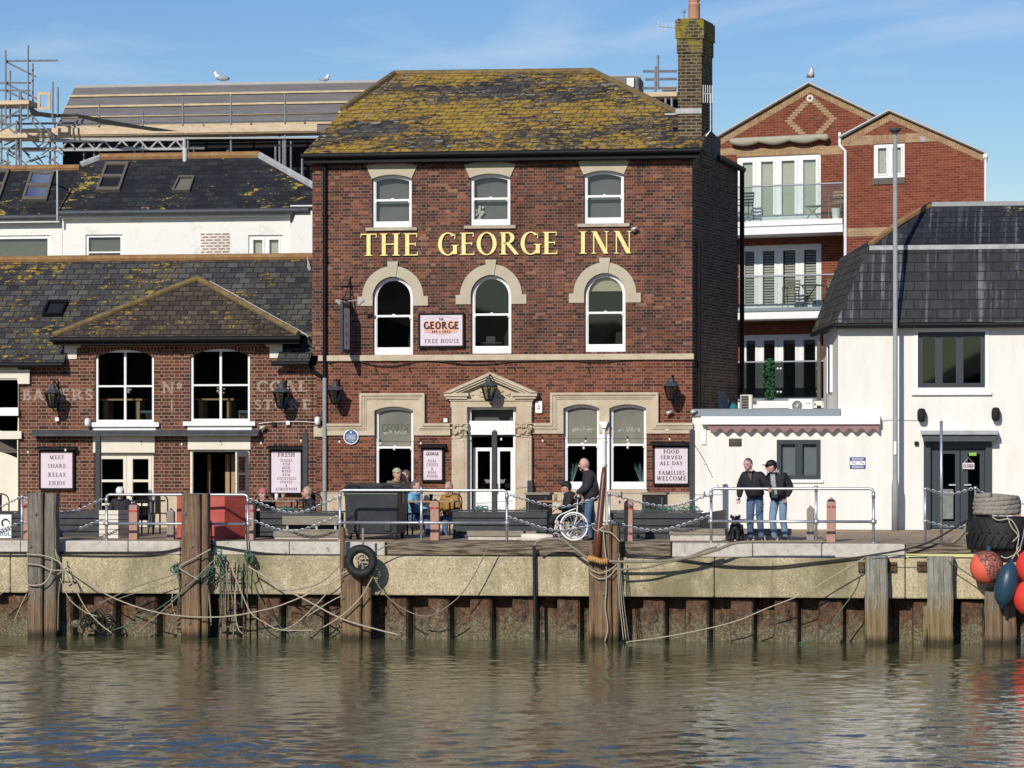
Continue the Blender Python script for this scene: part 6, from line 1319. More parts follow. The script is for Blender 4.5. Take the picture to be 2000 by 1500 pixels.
for s_ in (0, 1): xx = x0+.03 if not s_ else x1-.13; mb.prism([(xx, z0+h_*.56), (xx+.10, z0+h_*.40), (xx+.10, z0+h_*.46), (xx+.02, z0+h_*.60)], YP-.021, YP-.0181)
mb.build('emblem', 'notice_blue', t)
def fitting(name, label, cat, px, py, y, shape, mat, group=None):
    p = P3(px, py, y); mb = MB(); shape(mb, p); return lone(name, label, cat, mb, mat, group, True)
fitting('air_vent', 'brown louvred vent plate high on the white extension wall', 'vent', 1436, 864, YP, lambda m, p: [m.box(p.x-.14, p.x+.14, p.y-.02, p.y, p.z-.085, p.z+.085)]+[m.box(p.x-.12, p.x+.12, p.y-.03, p.y-.0205, p.z-.07+k*.025, p.z-.06+k*.025) for k in range(6)], 'vent_brown')
al = thing('alarm_box', 'white alarm bell box on the brick beside the doorcase', 'alarm', P3(1053, 806, YP)); p = P3(1053, 795, YP); MB().prism([(p.x-.065, p.z-.135), (p.x+.065, p.z-.135), (p.x+.08, p.z-.11), (p.x+.08, p.z+.11), (p.x+.065, p.z+.135), (p.x-.065, p.z+.135), (p.x-.08, p.z+.11), (p.x-.08, p.z-.11)], YP-.07, YP).build('case', 'white_paint', al, bevel=.01)
mb = MB(); mb.ring([(p.x-.02, p.z-.0), (p.x+.02, p.z), (p.x+.02, p.z+.035), (p.x-.02, p.z+.035)], [(p.x-.012, p.z+.008), (p.x+.012, p.z+.008), (p.x+.012, p.z+.027), (p.x-.012, p.z+.027)], YP-.073, YP-.0705); mb.box(p.x-.03, p.x-.005, YP-.073, YP-.0705, p.z-.045, p.z-.02); mb.box(p.x+.005, p.x+.03, YP-.073, YP-.0705, p.z-.045, p.z-.02); mb.build('emblem', 'charcoal', al)
for k, (px, py, lb, mt) in enumerate(((171, 825, 'white wall speaker left of the first store window sill', 'white_paint'), (620, 822, 'white wall speaker beside the black drainpipe', 'white_paint'), (1800, 811, 'black wall speaker above left of the dark doorway', 'black_matt'), (1945, 809, 'black wall speaker above right of the dark doorway', 'black_matt'))):
    t = thing('wall_speaker', lb, 'speaker', P3(px, py+8, YP-.15), 'wall speakers'); p = P3(px, py, YP-.15); r = 1.0 if mt[0] == 'w' else 1.55; mb = MB(); mb.ball(p, (.062*r, .085*r, .098*r), 12, 10, lambda q: Vector((math.copysign(abs(q.x)**.6, q.x), q.y, math.copysign(abs(q.z)**.7, q.z)))); mb.build('cabinet', mt, t, True); MB().cyl(p+Vector((0, .05, 0)), (p.x, YP, p.z), .02).build('bracket', mt, t)
for px, py, lb in ((514, 835, 'white dome camera at the end of the awning case'), (1240, 447, 'white security camera right of the lettering'), (1308, 806, 'grey security camera below the spired lantern'), (1356, 804, 'small white camera on the corner of the extension')):
    p = P3(px, py, YP-.12); t = thing('security_camera', lb, 'camera', p, 'security cameras'); MB().cyl(p+Vector((-.07, -.05, -.02)), p+Vector((.05, .0, .03)), .035, n=10).build('housing', 'steel_white', t, True); MB().cyl(p, (p.x, YP, p.z+.03), .018).build('bracket', 'steel_white', t)
for px, py, lb, mt in ((111, 819, 'small white junction box below the leftmost lantern', 'white_paint'), (562, 826, 'white junction box on the cable right of the awning case', 'white_paint'), (534, 828, 'small black box beside the dome camera', 'black_matt'), (721, 316, 'small grey box at the left end of the first top lintel', 'white_paint'), (870, 821, 'small white sensor on the stone moulding left of the door', 'white_paint'), (1303, 838, 'white junction box on the right stone band', 'cream_paint'), (1790, 866, 'black floodlight left of the door canopy', 'black_matt')):
    p = P3(px, py, YP-.07); lone('junction_box', lb, 'fitting', MB().box(p.x-.045, p.x+.045, p.y, p.y+.055 if py != 0 else 0, p.z-.045, p.z+.045), mt, 'small boxes on the walls', bevel=.008)
# cables
def cable(name, label, pts, y, r, mat='black_hose', grp=None, k=8): return lone(name, label, 'cable', MB().tube(crm([P3(*p, y) if len(p) == 2 else P3(*p) for p in pts], k), r, 5), mat, grp)
cable('swagged_cable', 'black cable swagged in loops just below the stone string course', [(641, 709), (660, 705), (700, 706), (735, 714), (775, 714), (810, 706), (850, 705), (905, 711), (955, 711), (1000, 706), (1055, 705), (1100, 703), (1160, 707), (1210, 704), (1240, 701), (1352, 702)], YP-.05, .013)
cable('wall_cable', 'thin white cable between the boxes above the FRESH sign', [(505, 827), (540, 824), (585, 823), (615, 825)], YP-.03, .008, 'white_paint'); cable('wall_cable', 'thin white cable from the awning case to the black speaker', [(1720, 821), (1727, 822), (1733, 820), (1795, 821)], YP-.02, .006, 'steel_white')
rr = random.Random(1)
for px in (734, 800, 965, 1005, 1149, 1215): p = P3(px, 721, YP-.04); lone('wall_hook', 'small dark iron hook in the brick below the string course', 'hook', MB().cyl(p+Vector((-.01, 0, .03)), p+Vector((.02, -.04, -.04)), .014, n=5), 'black_paint', 'iron hooks under the string course')
# posts and string lights
YT = 5.8
posts = []
for px, pt, lb in ((192, 850, 'dark timber post in front of the left store door'), (597, 845, 'dark timber post beside the FRESH sign'), (966, 842, 'dark timber post in front of the inn door'), (1352, 840, 'dark timber post where the inn meets the white extension')):
    x, zt = W(px, pt, YT); mb = MB(); mb.box(x-.055, x+.055, YT-.055, YT+.055, .08, zt); mb.box(x-.02, x+.02, YT-.02, YT+.02, zt, zt+.03); posts.append(lone('timber_post', lb, 'post', mb, 'post_charcoal', 'dark posts carrying the string lights', bevel=.006))
wires = [[(-60, 872), (60, 880), (192, 856)], [(192, 857), (280, 864), (400, 862), (520, 860), (597, 855)], [(597, 855), (700, 860), (820, 862), (966, 850)], [(966, 850), (1060, 856), (1180, 857), (1352, 856)]]
sl_ = thing('string_lights', 'string of white festoon bulbs slung between the dark posts', 'string lights', P3(600, 870, YT))
mb = MB(); [mb.tube(crm([P3(px, py, YT-.05) for px, py in w_], 6), .006, 4) for w_ in wires]; mb.tube(crm([P3(1352, 862, YT), P3(1376, 900, YT+.7), P3(1392, 933, YT+1.9)], 5), .007, 4); mb.build('cable', 'black_hose', sl_)
for px, py in ((55, 883), (128, 879), (276, 867), (355, 868), (431, 867), (510, 866), (588, 861), (663, 863), (743, 866), (770, 877), (822, 866), (903, 860), (979, 858), (1060, 861), (1144, 862), (1140, 875), (1226, 860), (1226, 874), (1308, 858), (1377, 905)):
    p = P3(px, py, YT-.05); mb = MB(); mb.ball(p, (.026, .026, .034), 8, 6); mb.build('bulb', 'bulb_glass', sl_, True)
mb = MB()
for px, py in ((55, 883), (128, 879), (276, 867), (355, 868), (431, 867), (510, 866), (588, 861), (663, 863), (743, 866), (822, 866), (979, 858), (1060, 861), (1144, 862), (1226, 860), (1308, 858)): p = P3(px, py, YT-.05); mb.cyl(p+Vector((0, 0, .03)), p+Vector((0, 0, .085)), .017, n=6)
mb.build('bulb_holders', 'black_matt', sl_)
# window contents: blue twigs, ornaments
for px, lb, s_ in ((1117, 'bunch of pale blue twigs in the first lower right window', 1), (1253, 'bunch of pale blue twigs in the far right lower window', 1)):
    p = P3(px, 948, YP+.35); mb = MB(); rr = random.Random(px)
    for k in range(34): a = rr.uniform(-.38, .38); l = rr.uniform(.3, .55); mb.cyl(p, p+Vector((math.sin(a)*l, rr.uniform(-.1, .1), math.cos(a)*l)), .006, .003, 4)
    lone('twig_bunch', lb, 'decoration', mb, 'twig', 'twig bunches in the lower windows')
p = P3(958, 686, YP+.3); mb = MB(); mb.ball(p+Vector((.03, 0, .17)), (.26, .15, .05), 16, 6); mb.box(p.x-.09, p.x+.11, p.y-.05, p.y+.05, p.z+.2, p.z+.33); mb.cyl(p, p+Vector((0, 0, .18)), .05); lone('ornament', 'dark ship-like ornament in the middle first-floor window', 'ornament', mb, 'charcoal', smooth=False)
p = P3(940, 440, YP+.22); mb = MB(); rr = random.Random(3); [mb.ball(p+Vector((rr.gauss(-.03, .06), 0, rr.uniform(.08, .42))), (.03, .01, .028), 6, 4) for _ in range(22)]; lone('flowers', 'white flowers in the middle top-floor window', 'flowers', mb, 'flower')
# door details at the white building
x0, x1, z0, z1 = prect(1880, 904, 1903, 916, YP+.02); t = thing('door_sign', 'small hanging CLOSED sign in the dark door glass', 'sign', ((x0+x1)/2, YP+.02, z0)); MB().box(x0, x1, YP+.0, YP+.02, z0, z1).build('board', 'sign_pink', t); mb = MB(); line(mb, 'CLOSED', x0+.02, x1-.02, z0+.03, z1-.03, YP, .003, .24, .2, False); mb.build('lettering', 'black_matt', t)
mb = MB(); xm_ = (x0+x1)/2; mb.tube([(x0+.03, YP+.01, z1), (xm_, YP+.01, z1+.12), (x1-.03, YP+.01, z1)], .005, 4); mb.build('cord', 'steel_white', t)
p = P3(1900, 887, YP+.05); lone('exit_sign', 'small lime green sign behind the dark door glass', 'sign', MB().box(p.x-.08, p.x+.08, p.y-.02, p.y, p.z-.035, p.z+.035), 'green_sign')
# street lamp and slim poles
yl = 7.5; xl, zl = W(1748.5, 262, yl); t = thing('street_lamp', 'tall slim grey street lamp in front of the white building', 'street lamp', (xl, yl, .1))
z_ = W(1750, 946, yl)[1]; mb = MB(); mb.lathe([(0, .1), (.078, .1), (.08, z_-.05), (.074, z_+.02), (.058, z_+.10), (.055, z_+.2), (.046, zl), (0, zl)], (xl, yl, 0), 18); mb.build('column', 'lamp_grey', t, True)
mb = MB(); mb.lathe([(.045, zl-.02), (.06, zl+.03), (.125, zl+.08), (.13, zl+.12), (.125, zl+.13), (0, zl+.14)], (xl, yl, 0), 18); mb.build('lamp_head', 'charcoal', t); MB().box(xl-.03, xl+.03, yl-.088, yl-.075, W(1750, 888, yl)[1], W(1750, 862, yl)[1]).build('number_plate', 'white_paint', t)
# satellite dish, condensers and clutter on the extension roof
p = P3(1404, 783, YP+2.2); t = thing('satellite_dish', 'grey satellite dish on the flat extension roof by the inn wall', 'dish', p-Vector((0, 0, .2))); mb = MB(); mb.lathe([(0, .05), (.08, .043), (.16, .02), (.225, -.03), (.23, -.03), (.16, .03), (0, .062)], p, 20, 'y'); mb.build('dish', 'lead_grey', t, True); MB().tube([p+Vector((0, .05, 0)), p+Vector((0, .15, -.1)), p+Vector((0, .15, -.3))], .02, 6).build('mount', 'galv_dull', t); MB().tube([p+Vector((0, .0, -.2)), p+Vector((.1, -.25, -.12))], .012, 5).build('feed_arm', 'galv_dull', t)
p = P3(1427, 796, YP+2.5); lone('teal_cover', 'teal tarpaulin bundle on the extension roof', 'cover', MB().ball(p, (.16, .2, .12), 12, 8), 'teal_cover', smooth=True)
def condenser(label, px0, py0, px1, py1, y, side=False):
    x0, x1, z0, z1 = prect(px0, py0, px1, py1, y); t = thing('air_conditioner', label, 'air conditioner', ((x0+x1)/2, y, z0), 'air conditioners on the extension roof'); MB().box(x0, x1, y, y+.35, z0, z1).build('case', 'white_paint', t, bevel=.01)
    cx = x0+(x1-x0)*.36; cz = z0+(z1-z0)*.45; r = min((x1-x0)*.26, (z1-z0)*.42); mb = MB(); mb.cyl((cx, y-.004, cz), (cx, y-.001, cz), r, n=22); mb.build('fan_recess', 'vent_brown', t); mb = MB()
    for k in range(8): a = k*math.pi/8; mb.cyl((cx-r*math.cos(a), y-.012, cz-r*math.sin(a)), (cx+r*math.cos(a), y-.012, cz+r*math.sin(a)), .006, n=4)
    mb.build('fan_grille', 'galv_dull', t); MB().box(x0+(x1-x0)*.72, x1-.03, y-.006, y-.001, z1-.12, z1-.10).build('slot', 'lead_grey', t)
condenser('white air conditioner unit with a round fan facing the harbour on the extension roof', 1540, 779, 1587, 803, YP+3); 
x0, x1, z0, z1 = prect(1446, 771, 1468, 800, YP+3); t = thing('air_conditioner', 'slatted white air conditioner unit nearest the inn on the extension roof', 'air conditioner', (x0, YP+3, z0), 'air conditioners on the extension roof'); MB().box(x0, x1, YP+3, YP+3.35, z0, z1).build('case', 'cream_paint', t); mb = MB(); [mb.box(x0+.02, x1-.07, YP+2.98, YP+2.999, z0+.03+k*.06, z0+.075+k*.06) for k in range(5)]; mb.build('fins', 'anthracite', t)
mb = MB(); mb.pbox(1466, 790, 1540, 783, YP+4.2, YP+4.3); lone('roof_duct', 'white boxed duct between the air conditioner units', 'duct', mb, 'white_paint'); p0, p1 = P3(1590, 792, YP+3.5), P3(1606, 783, YP+3.5); lone('junction_box', 'cream box at the right of the round-fan air conditioner', 'fitting', MB().box(p0.x, p1.x, YP+3.5, YP+3.7, p0.z, p1.z), 'cream_paint')
# aerials
def aerial(label, boom, y, els, r=.008, mast=None, vert=False):
    t = thing('tv_aerial', label, 'aerial', P3(*boom[0], y), 'television aerials'); a, b = P3(*boom[0], y), P3(*boom[1], y); MB().cyl(a, b, r*1.3, n=5).build('boom', 'galv_dull', t); mb = MB()
    for k in range(els): p = a.lerp(b, k/(els-1)); h = Vector((0, 0, .09+.05*(k == 0))) ; h = h*(2.2 if vert else 1); mb.cyl(p-h, p+h, r, n=4)
    mb.build('elements', 'steel_white' if vert else 'galv_dull', t)
    if mast: MB().tube([P3(*p, y) for p in mast], r*2, 5).build('mast', 'galv_dull', t)
aerial('thin aerial sticking out left from the chimney top', ((1286, 51), (1322, 55)), YP+.9, 6); aerial('pale aerial with upright rods fixed to the shaded side of the chimney', ((1369, 183), (1391, 184)), YP+.8, 6, .010, [(1388, 184), (1388, 255), (1374, 272)], True); aerial('small aerial at the right end of the store roof', ((601, 512), (606, 528)), YP+2.4, 4, .010, [(604, 524), (607, 625)])
p = P3(1336, 42, YP+1); lone('vent_cowl', 'slim metal cowl pipe beside the chimney pot', 'cowl', MB().cyl(p-Vector((0, 0, .05)), p+Vector((0, 0, .25)), .014).lathe([(.05, .2), (.02, .28), (0, .28)], p, 8), 'galv_dull')
# gulls
def gull(label, p, yaw, s=1.0, mat='gull_white'):
    t = thing('gull', label, 'gull', p, 'gulls on the rooftops'); Mx = Matrix.Translation(p) @ Matrix.Rotation(yaw, 4, 'Z') @ Matrix.Scale(s, 4)
    def put(m, name, mt): m.v = [tuple(Mx @ Vector(v)) for v in m.v]; m.build(name, mt, t, True)
    v, f = skin_mesh([(None, [(0, .17, .14), (0, .06, .15), (0, -.06, .19), (0, -.10, .27), (0, -.12, .33)], [(.02, .012), (.07, .06), (.075, .075), (.042, .042), (.045, .045)])]); m = MB(); m.add(v, f)
    for sx in (-.03, .03): m.cyl((sx, -.02, 0), (sx, -.02, .12), .006, n=4)
    put(m, 'body', 'gull_white'); m = MB(); [m.ball((sx*.062, .06, .17), (.022, .15, .05), 8, 6) for sx in (-1, 1)]; put(m, 'wing', 'gull_grey'); m = MB(); m.cyl((0, -.155, .325), (0, -.21, .315), .012, .004, 5); put(m, 'beak', 'beak')
x, z = FB.w(1584, 163, AB); gull('white gull standing on the peak of the tall red gable', FB.M @ Vector((x, AB, z+.02)), R(15), 1.4)
gull('gull sitting on the ridge of the felted roof in the middle of its length', P3(430, 168, yr), R(-80), 1.5)
gull('small gull on the felted roof ridge near the inn roof', P3(636, 166, yr), R(60), 1.1)
# ================================================================ railings and chains on the quay edge
YRl = .55
def railing(label, posts_, pt, pm, y=YRl):
    xs = [W(p, 1000, y)[0] for p in posts_]; mid = (posts_[0]+posts_[-1])/2; z1 = W(mid, pt, y)[1]; z2 = W(mid, pm, y)[1]; r = .028
    t = thing('railing', label, 'railing', (xs[0], y, 0), 'galvanised tube railings on the quay edge')
    pts = [(xs[0], y, .8), (xs[0], y, z1-.07), (xs[0]+.02, y, z1-.02), (xs[0]+.07, y, z1), (xs[-1]-.07, y, z1), (xs[-1]-.02, y, z1-.02), (xs[-1], y, z1-.07), (xs[-1], y, .8)]; MB().tube(pts, r, 10).build('top_rail', 'galv', t, True); MB().cyl((xs[0], y, z2), (xs[-1], y, z2), r, n=10).build('mid_rail', 'galv', t, True)
    for i, x in enumerate(xs):
        mb = MB(); mb.cyl((x, y, 0), (x, y, z1-(0 if 0 < i < len(xs)-1 else .2)), r, n=10)
        for z in (z2, z1-(.0 if 0 < i < len(xs)-1 else .12)): mb.cyl((x, y, z-.06), (x, y, z+.06), r*1.28, n=10)
        mb.cyl((x-.06, y, z2), (x+.06, y, z2), r*1.28, n=10); mb.cyl((x, y, .0), (x, y, .015), .07, n=10); mb.build('post', 'galv', t, True)
railing('galvanised railing at the left in front of the red box', (208, 484), 966, 1023); railing('galvanised railing in front of the wheelie bin', (664, 823, 990), 957.5, 1021); railing('galvanised railing with two men leaning on it', (1389, 1594, 1706), 954.5, 1018.5)
def cpost(label, px, pt, y=YRl, r=.026):
    x, z = W(px, pt, y); mb = MB(); mb.cyl((x, y, -.0), (x, y, z), r, n=10); mb.cyl((x, y, z-.06), (x, y, z+.01), r*1.35, n=10); zz_ = W(px, 1018, y)[1]; mb.cyl((x, y, zz_-.04), (x, y, zz_+.04), r*1.35, n=10); lone('chain_post', label, 'post', mb, 'galv', 'steel posts carrying the quay chains', True)
cpost('steel chain post at the left edge beside the tall grey pile', 43, 968); cpost('steel chain post right of the leaning brown pole', 1190, 962); cpost('steel chain post left of the dark double doors', 1807, 953); cpost('steel chain post in front of the right dark door leaf', 1905, 951)
x, z = W(1838.5, 822, .8); lone('steel_pole', 'tall slim steel pole standing on the quay before the dark doorway', 'pole', MB().cyl((x, .8, 0), (x, .8, z), .030, n=12), 'galv', smooth=True)
def chain(label, pts, y=YRl):
    c = crm([P3(*p, y) for p in pts], 24); L_ = [0]
    for a, b in zip(c[:-1], c[1:]): L_.append(L_[-1]+(b-a).length)
    mb = MB(); step = .062; n = int(L_[-1]/step); j = 0
    for k in range(n):
        s = (k+.5)*step
        while L_[j+1] < s: j += 1
        f = (s-L_[j])/(L_[j+1]-L_[j]); p = c[j].lerp(c[j+1], f); d = (c[j+1]-c[j]).normalized(); u = Vector((0, 1, 0)) if k % 2 else d.cross(Vector((0, 1, 0))).normalized()
        mb.tube([p+d*(.042*math.cos(a))+u*(.024*math.sin(a)) for a in [2*math.pi*i/8 for i in range(8)]], .009, 4, True)
    lone('chain', label, 'chain', mb, 'galv_dull', 'galvanised chains along the quay edge')
chain('upper chain at the far left edge', [(-40, 1005), (0, 990), (42, 970)]); chain('lower chain at the far left edge', [(-40, 1040), (0, 1035), (42, 1020)])
chain('upper chain behind the tall grey pile', [(43, 971), (125, 1001), (207, 973)]); chain('lower chain behind the tall grey pile', [(43, 1020), (125, 1038), (207, 1013)])
chain('upper chain in front of the seated pink-hatted person', [(486, 975), (575, 1002), (662, 970)]); chain('lower chain in front of the bench back', [(486, 1014), (570, 1038), (662, 1008)])
chain('upper chain passing in front of the wheelchair user', [(992, 966), (1095, 990), (1189, 965)]); chain('lower chain passing in front of the wheelchair wheel', [(992, 1010), (1090, 1036), (1189, 1018)])
chain('upper chain between the leaning pole and the right railing', [(1191, 965), (1300, 989), (1388, 966)]); chain('lower chain between the leaning pole and the right railing', [(1191, 1019), (1285, 1036), (1388, 1007)])
chain('upper chain before the dark double doors', [(1808, 955), (1855, 965), (1904, 953)]); chain('lower chain before the dark double doors', [(1808, 1018), (1860, 1030), (1904, 1024)]); chain('chain running behind the rope coil at the right edge', [(1906, 955), (1945, 976), (2000, 984), (2060, 975)])
# bollards
def bollard(label, px, pt, y, w=.17, mat='bollard_wood', band=True):
    x, z = W(px, pt, y); h = w/2; t = thing('bollard', label, 'bollard', (x, y, 0), 'wooden bollards with pointed tops'); mb = MB(); zs_ = z-.09
    mb.add([(x-h, y-h, 0), (x+h, y-h, 0), (x+h, y+h, 0), (x-h, y+h, 0), (x-h, y-h, zs_), (x+h, y-h, zs_), (x+h, y+h, zs_), (x-h, y+h, zs_), (x, y, z)], [(0, 1, 5, 4), (1, 2, 6, 5), (2, 3, 7, 6), (3, 0, 4, 7), (4, 5, 8), (5, 6, 8), (6, 7, 8), (7, 4, 8)]); mb.build('shaft', mat, t)
    if band:
        for s0, s1 in ((-1, -.15), (.15, 1)): MB().box(x+s0*h*.98, x+s1*h*.98, y-h-.004, y-h-.0005, zs_-.13, zs_-.09).build('red_band', 'red_band', t)
for a in (('pinkish bollard with red band nearest the left edge behind the grey pile', 52, 968, .95), ('pinkish bollard with red band between the white slatted box and the red box', 262, 979, .95), ('pinkish bollard with red band behind the right end of the left railing', 489, 978, .95), ('pinkish bollard with red band between the wheelie bin and the slatted planter', 850, 973, .95), ('pinkish bollard with red band right of the leaning brown pole', 1228, 973, .95), ('pinkish bollard with red band behind the railing right of the two men', 1623.5, 970, 1.05), ('pinkish bollard with red band behind the tractor tyre', 1986, 968, 1.6)): bollard(*a)
bollard('short grey weathered bollard by the left side of the red box', 334, 992, 1.1, .14, 'grey_wood', False); bollard('short grey weathered bollard beside the middle post of the right railing', 1583, 986, 1.05, .14, 'grey_wood', False)
# slatted planters with plants
def planter(label, px0, px1, y=2.2, pt=1000, plants=True, seed=1):
    x0, x1 = W(px0, 1020, y)[0], W(px1, 1020, y)[0]; zt = W((px0+px1)/2, pt, y)[1]; t = thing('slatted_planter', label, 'planter', ((x0+x1)/2, y, 0), 'charcoal slatted planters round the terrace'); n = 4; h = zt/n
    for k in range(n): mb = MB(); mb.box(x0, x1, y-.012, y+.015, k*h+.012, (k+1)*h-.014); mb.build('slat', 'post_charcoal', t)
    MB().box(x0-.02, x1+.02, y-.03, y+.35, zt-.008, zt+.02).build('top_board', 'post_charcoal', t); mb = MB(); mb.box(x0+.01, x1-.01, y+.02, y+.33, 0, zt-.02); mb.build('trough', 'black_matt', t)
    mb = MB(); [mb.box(x-.03, x+.03, y+.0155, y+.0195, 0, zt-.01) for x in (x0+.1, x1-.1)]; mb.build('batten', 'post_charcoal', t)
    if plants:
        p = thing('planter_plants', 'grey-green plants in the planter '+label.split('planter ')[1], 'plants', ((x0+x1)/2, y+.15, zt), 'plants in the slatted planters'); mb = MB(); rr = random.Random(seed)
        for c in range(int((x1-x0)*5)):
            cx = rr.uniform(x0+.08, x1-.08); cy = y+.16; s = rr.uniform(.04, .10)
            for k in range(34):
                q = Vector((cx+rr.gauss(0, s), cy+rr.gauss(0, .06), zt+abs(rr.gauss(0, s*.6)))); d = Vector((rr.uniform(-1, 1), rr.uniform(-1, 1), rr.uniform(.1, 1))).normalized()*rr.uniform(.02, .045); e = d.orthogonal().normalized()*.007; mb.add([q-e, q+e, q+d], [(0, 1, 2)])
        mb.build('foliage', 'plant_mix', p)
plain('plant_mix', (.07, .10, .05), .9, c2=(.20, .27, .22), sc=7)
planter('charcoal slatted planter between the grey pile and the white slatted box', 106, 195, seed=2); planter('charcoal slatted planter behind the bench and chains', 488, 666, seed=3); planter('charcoal slatted planter left of the wheelchair', 884, 1068, pt=998, seed=4); planter('charcoal slatted planter at the right end of the terrace', 1192, 1368, pt=999, seed=5); planter('charcoal slatted planter at the left edge behind the white board', -80, 42, plants=False)
mb = MB(); x = W(1368, 1000, 2.3)[0]; mb.box(x+.005, x+.03, 2.25, YP-.5, .0, .55); lone('fence_return', 'charcoal board side of the terrace running back to the white extension', 'fence', mb, 'post_charcoal')
# low seat walls
def seat(label, px0, px1, pt, pw_, y=1.5, right=True):
    x0, x1 = W(px0, 1050, y)[0], W(px1, 1050, y)[0]; z1 = W((px0+px1)/2, pt, y)[1]; z0 = W((px0+px1)/2, pw_, y)[1]; t = thing('low_bench', label, 'bench', ((x0+x1)/2, y, 0), 'low concrete benches with timber tops'); MB().box(x0, x1, y, y+.45, 0, z0).build('base', 'coping_concrete', t, bevel=.01); MB().box(x0-.02, x1+.02, y-.03, y+.47, z0+.001, z1).build('timber_top', 'grey_wood_x', t, bevel=.01)
seat('low concrete bench with timber top under the chains right of the red box', 536, 664, 1038, 1049); seat('low concrete bench with timber top left of the wheelchair', 914, 1046, 1037, 1048); seat('low concrete bench with timber top behind the dog and two men', 1309, 1541, 1033, 1045)
# garden bench seen from behind
y = 1.95; t = thing('bench', 'weathered timber bench with a plank back standing behind the low wall', 'bench', P3(608, 1050, y)); MB().pbox(551, 1025, 664, 1008, y, y+.04).build('backrest', 'grey_wood_x', t, bevel=.006); MB().pbox(551, 1043, 664, 1034, y+.02, y+.5).build('seat', 'grey_wood_x', t)
for px in (561, 618, 655): MB().pbox(px-2, 1052, px+2, 1012, y+.045, y+.1).build('leg', 'galv_dull', t)
# white slatted kiosk box
y = 1.6; x0, x1 = W(194, 1020, y)[0], W(233, 1020, y)[0]; zt = W(213, 996, y)[1]; t = thing('slatted_box', 'white slatted counter box beside the left railing', 'counter', ((x0+x1)/2, y, 0)); n = 6; h = zt/n
for k in range(n): MB().box(x0, x1, y-.02, y, k*h+.006, (k+1)*h-.007).build('slat', 'cream_paint', t); MB().extr([(x1+.001, y-.02, k*h+.006), (x1+.14, y+.9, k*h+.006), (x1+.14, y+.9, (k+1)*h-.007), (x1+.001, y-.02, (k+1)*h-.007)], (-.018, 0, 0)).build('side_slat', 'cream_paint', t)
MB().box(x0+.02, x1-.02, y+.005, y+.8, 0, zt-.02).build('carcass', 'charcoal', t); 
# red box
y = 1.15; xs = [W(345, 1000, y)[0], W(441, 1000, y)[0]]; zt = W(400, 972, y)[1]; mb = MB(); pl = [(xs[0], y), (xs[1], y-.1), (xs[1]+.34, y+.45), (xs[1]+.25, y+1.0), (xs[0]+.1, y+1.1)]; mb.add([(a, b, 0) for a, b in pl]+[(a, b, zt) for a, b in pl], [(0, 1, 6, 5), (1, 2, 7, 6), (2, 3, 8, 7), (3, 4, 9, 8), (4, 0, 5, 9), (5, 6, 7, 8, 9)])
t = thing('red_box', 'faded red painted storage box behind the brown pile', 'box', ((xs[0]+xs[1])/2, y, 0)); mb.build('body', 'red_box', t, bevel=.01); mb = MB(); mb.add([(a*1, b, zt+.002) for a, b in pl]+[(a, b, zt+.03) for a, b in pl], [(0, 1, 6, 5), (1, 2, 7, 6), (2, 3, 8, 7), (3, 4, 9, 8), (4, 0, 5, 9), (5, 6, 7, 8, 9)]); mb.build('lid', 'red_box', t)
# wheelie bin
y = 1.25; x0, x1 = W(672, 1000, y)[0], W(779, 1000, y)[0]; zt = W(726, 962, y)[1]; t = thing('wheelie_bin', 'large black four-wheeled commercial waste bin behind the middle railing', 'bin', ((x0+x1)/2, y, 0)); D_ = 1.05; i_ = .05
mb = MB(); mb.add([(x0+i_, y+.08, .12), (x1-i_, y+.08, .12), (x1-i_, y+D_-.05, .12), (x0+i_, y+D_-.05, .12), (x0, y, zt), (x1, y, zt), (x1, y+D_, zt), (x0, y+D_, zt)], [(0, 3, 2, 1), (4, 5, 6, 7), (0, 1, 5, 4), (1, 2, 6, 5), (2, 3, 7, 6), (3, 0, 4, 7)]); mb.build('body', 'bin_plastic', t, bevel=.03)
mb = MB(); mb.box(x0-.03, x1+.05, y-.03, y+D_, zt+.001, zt+.05); mb.build('rim', 'bin_plastic', t, bevel=.015)
mb = MB(); P_ = [(y-.04, zt+.052), (y+.1, zt+.12), (y+D_*.6, zt+.19), (y+D_, zt+.10), (y+D_, zt+.052)]; mb.add([(x0-.02, a, b) for a, b in P_]+[(x1+.03, a, b) for a, b in P_], [(0, 1, 2, 3, 4), (9, 8, 7, 6, 5)]+[(k, 5+k, 5+(k+1) % 5, (k+1) % 5) for k in range(5)]); mb.build('lid', 'bin_plastic', t, bevel=.01)
for xx in (x0+.12, x1-.32): MB().tube([(xx, y-.05, zt+.10), (xx, y-.09, zt+.13), (xx+.2, y-.09, zt+.13), (xx+.2, y-.05, zt+.10)], .018, 6).build('lid_handle', 'black_matt', t)
for xx in (x0+.1, x1-.1):
    for yy in (y+.14, y+D_-.15): MB().cyl((xx-.025, yy, .08), (xx+.025, yy, .08), .08, n=14).build('wheel', 'rubber', t)
for xx in (x0+.18, x1-.3): MB().box(xx, xx+.12, y+.018, y+.06, .2, .42).build('rib', 'bin_plastic', t)
MB().extr([(x1+.001, y+.35, .75), (x1+.001, y+.55, .75), (x1+.001, y+.55, 1.0), (x1+.001, y+.35, 1.0)], (.004, 0, 0)).build('sticker', 'lead', t)
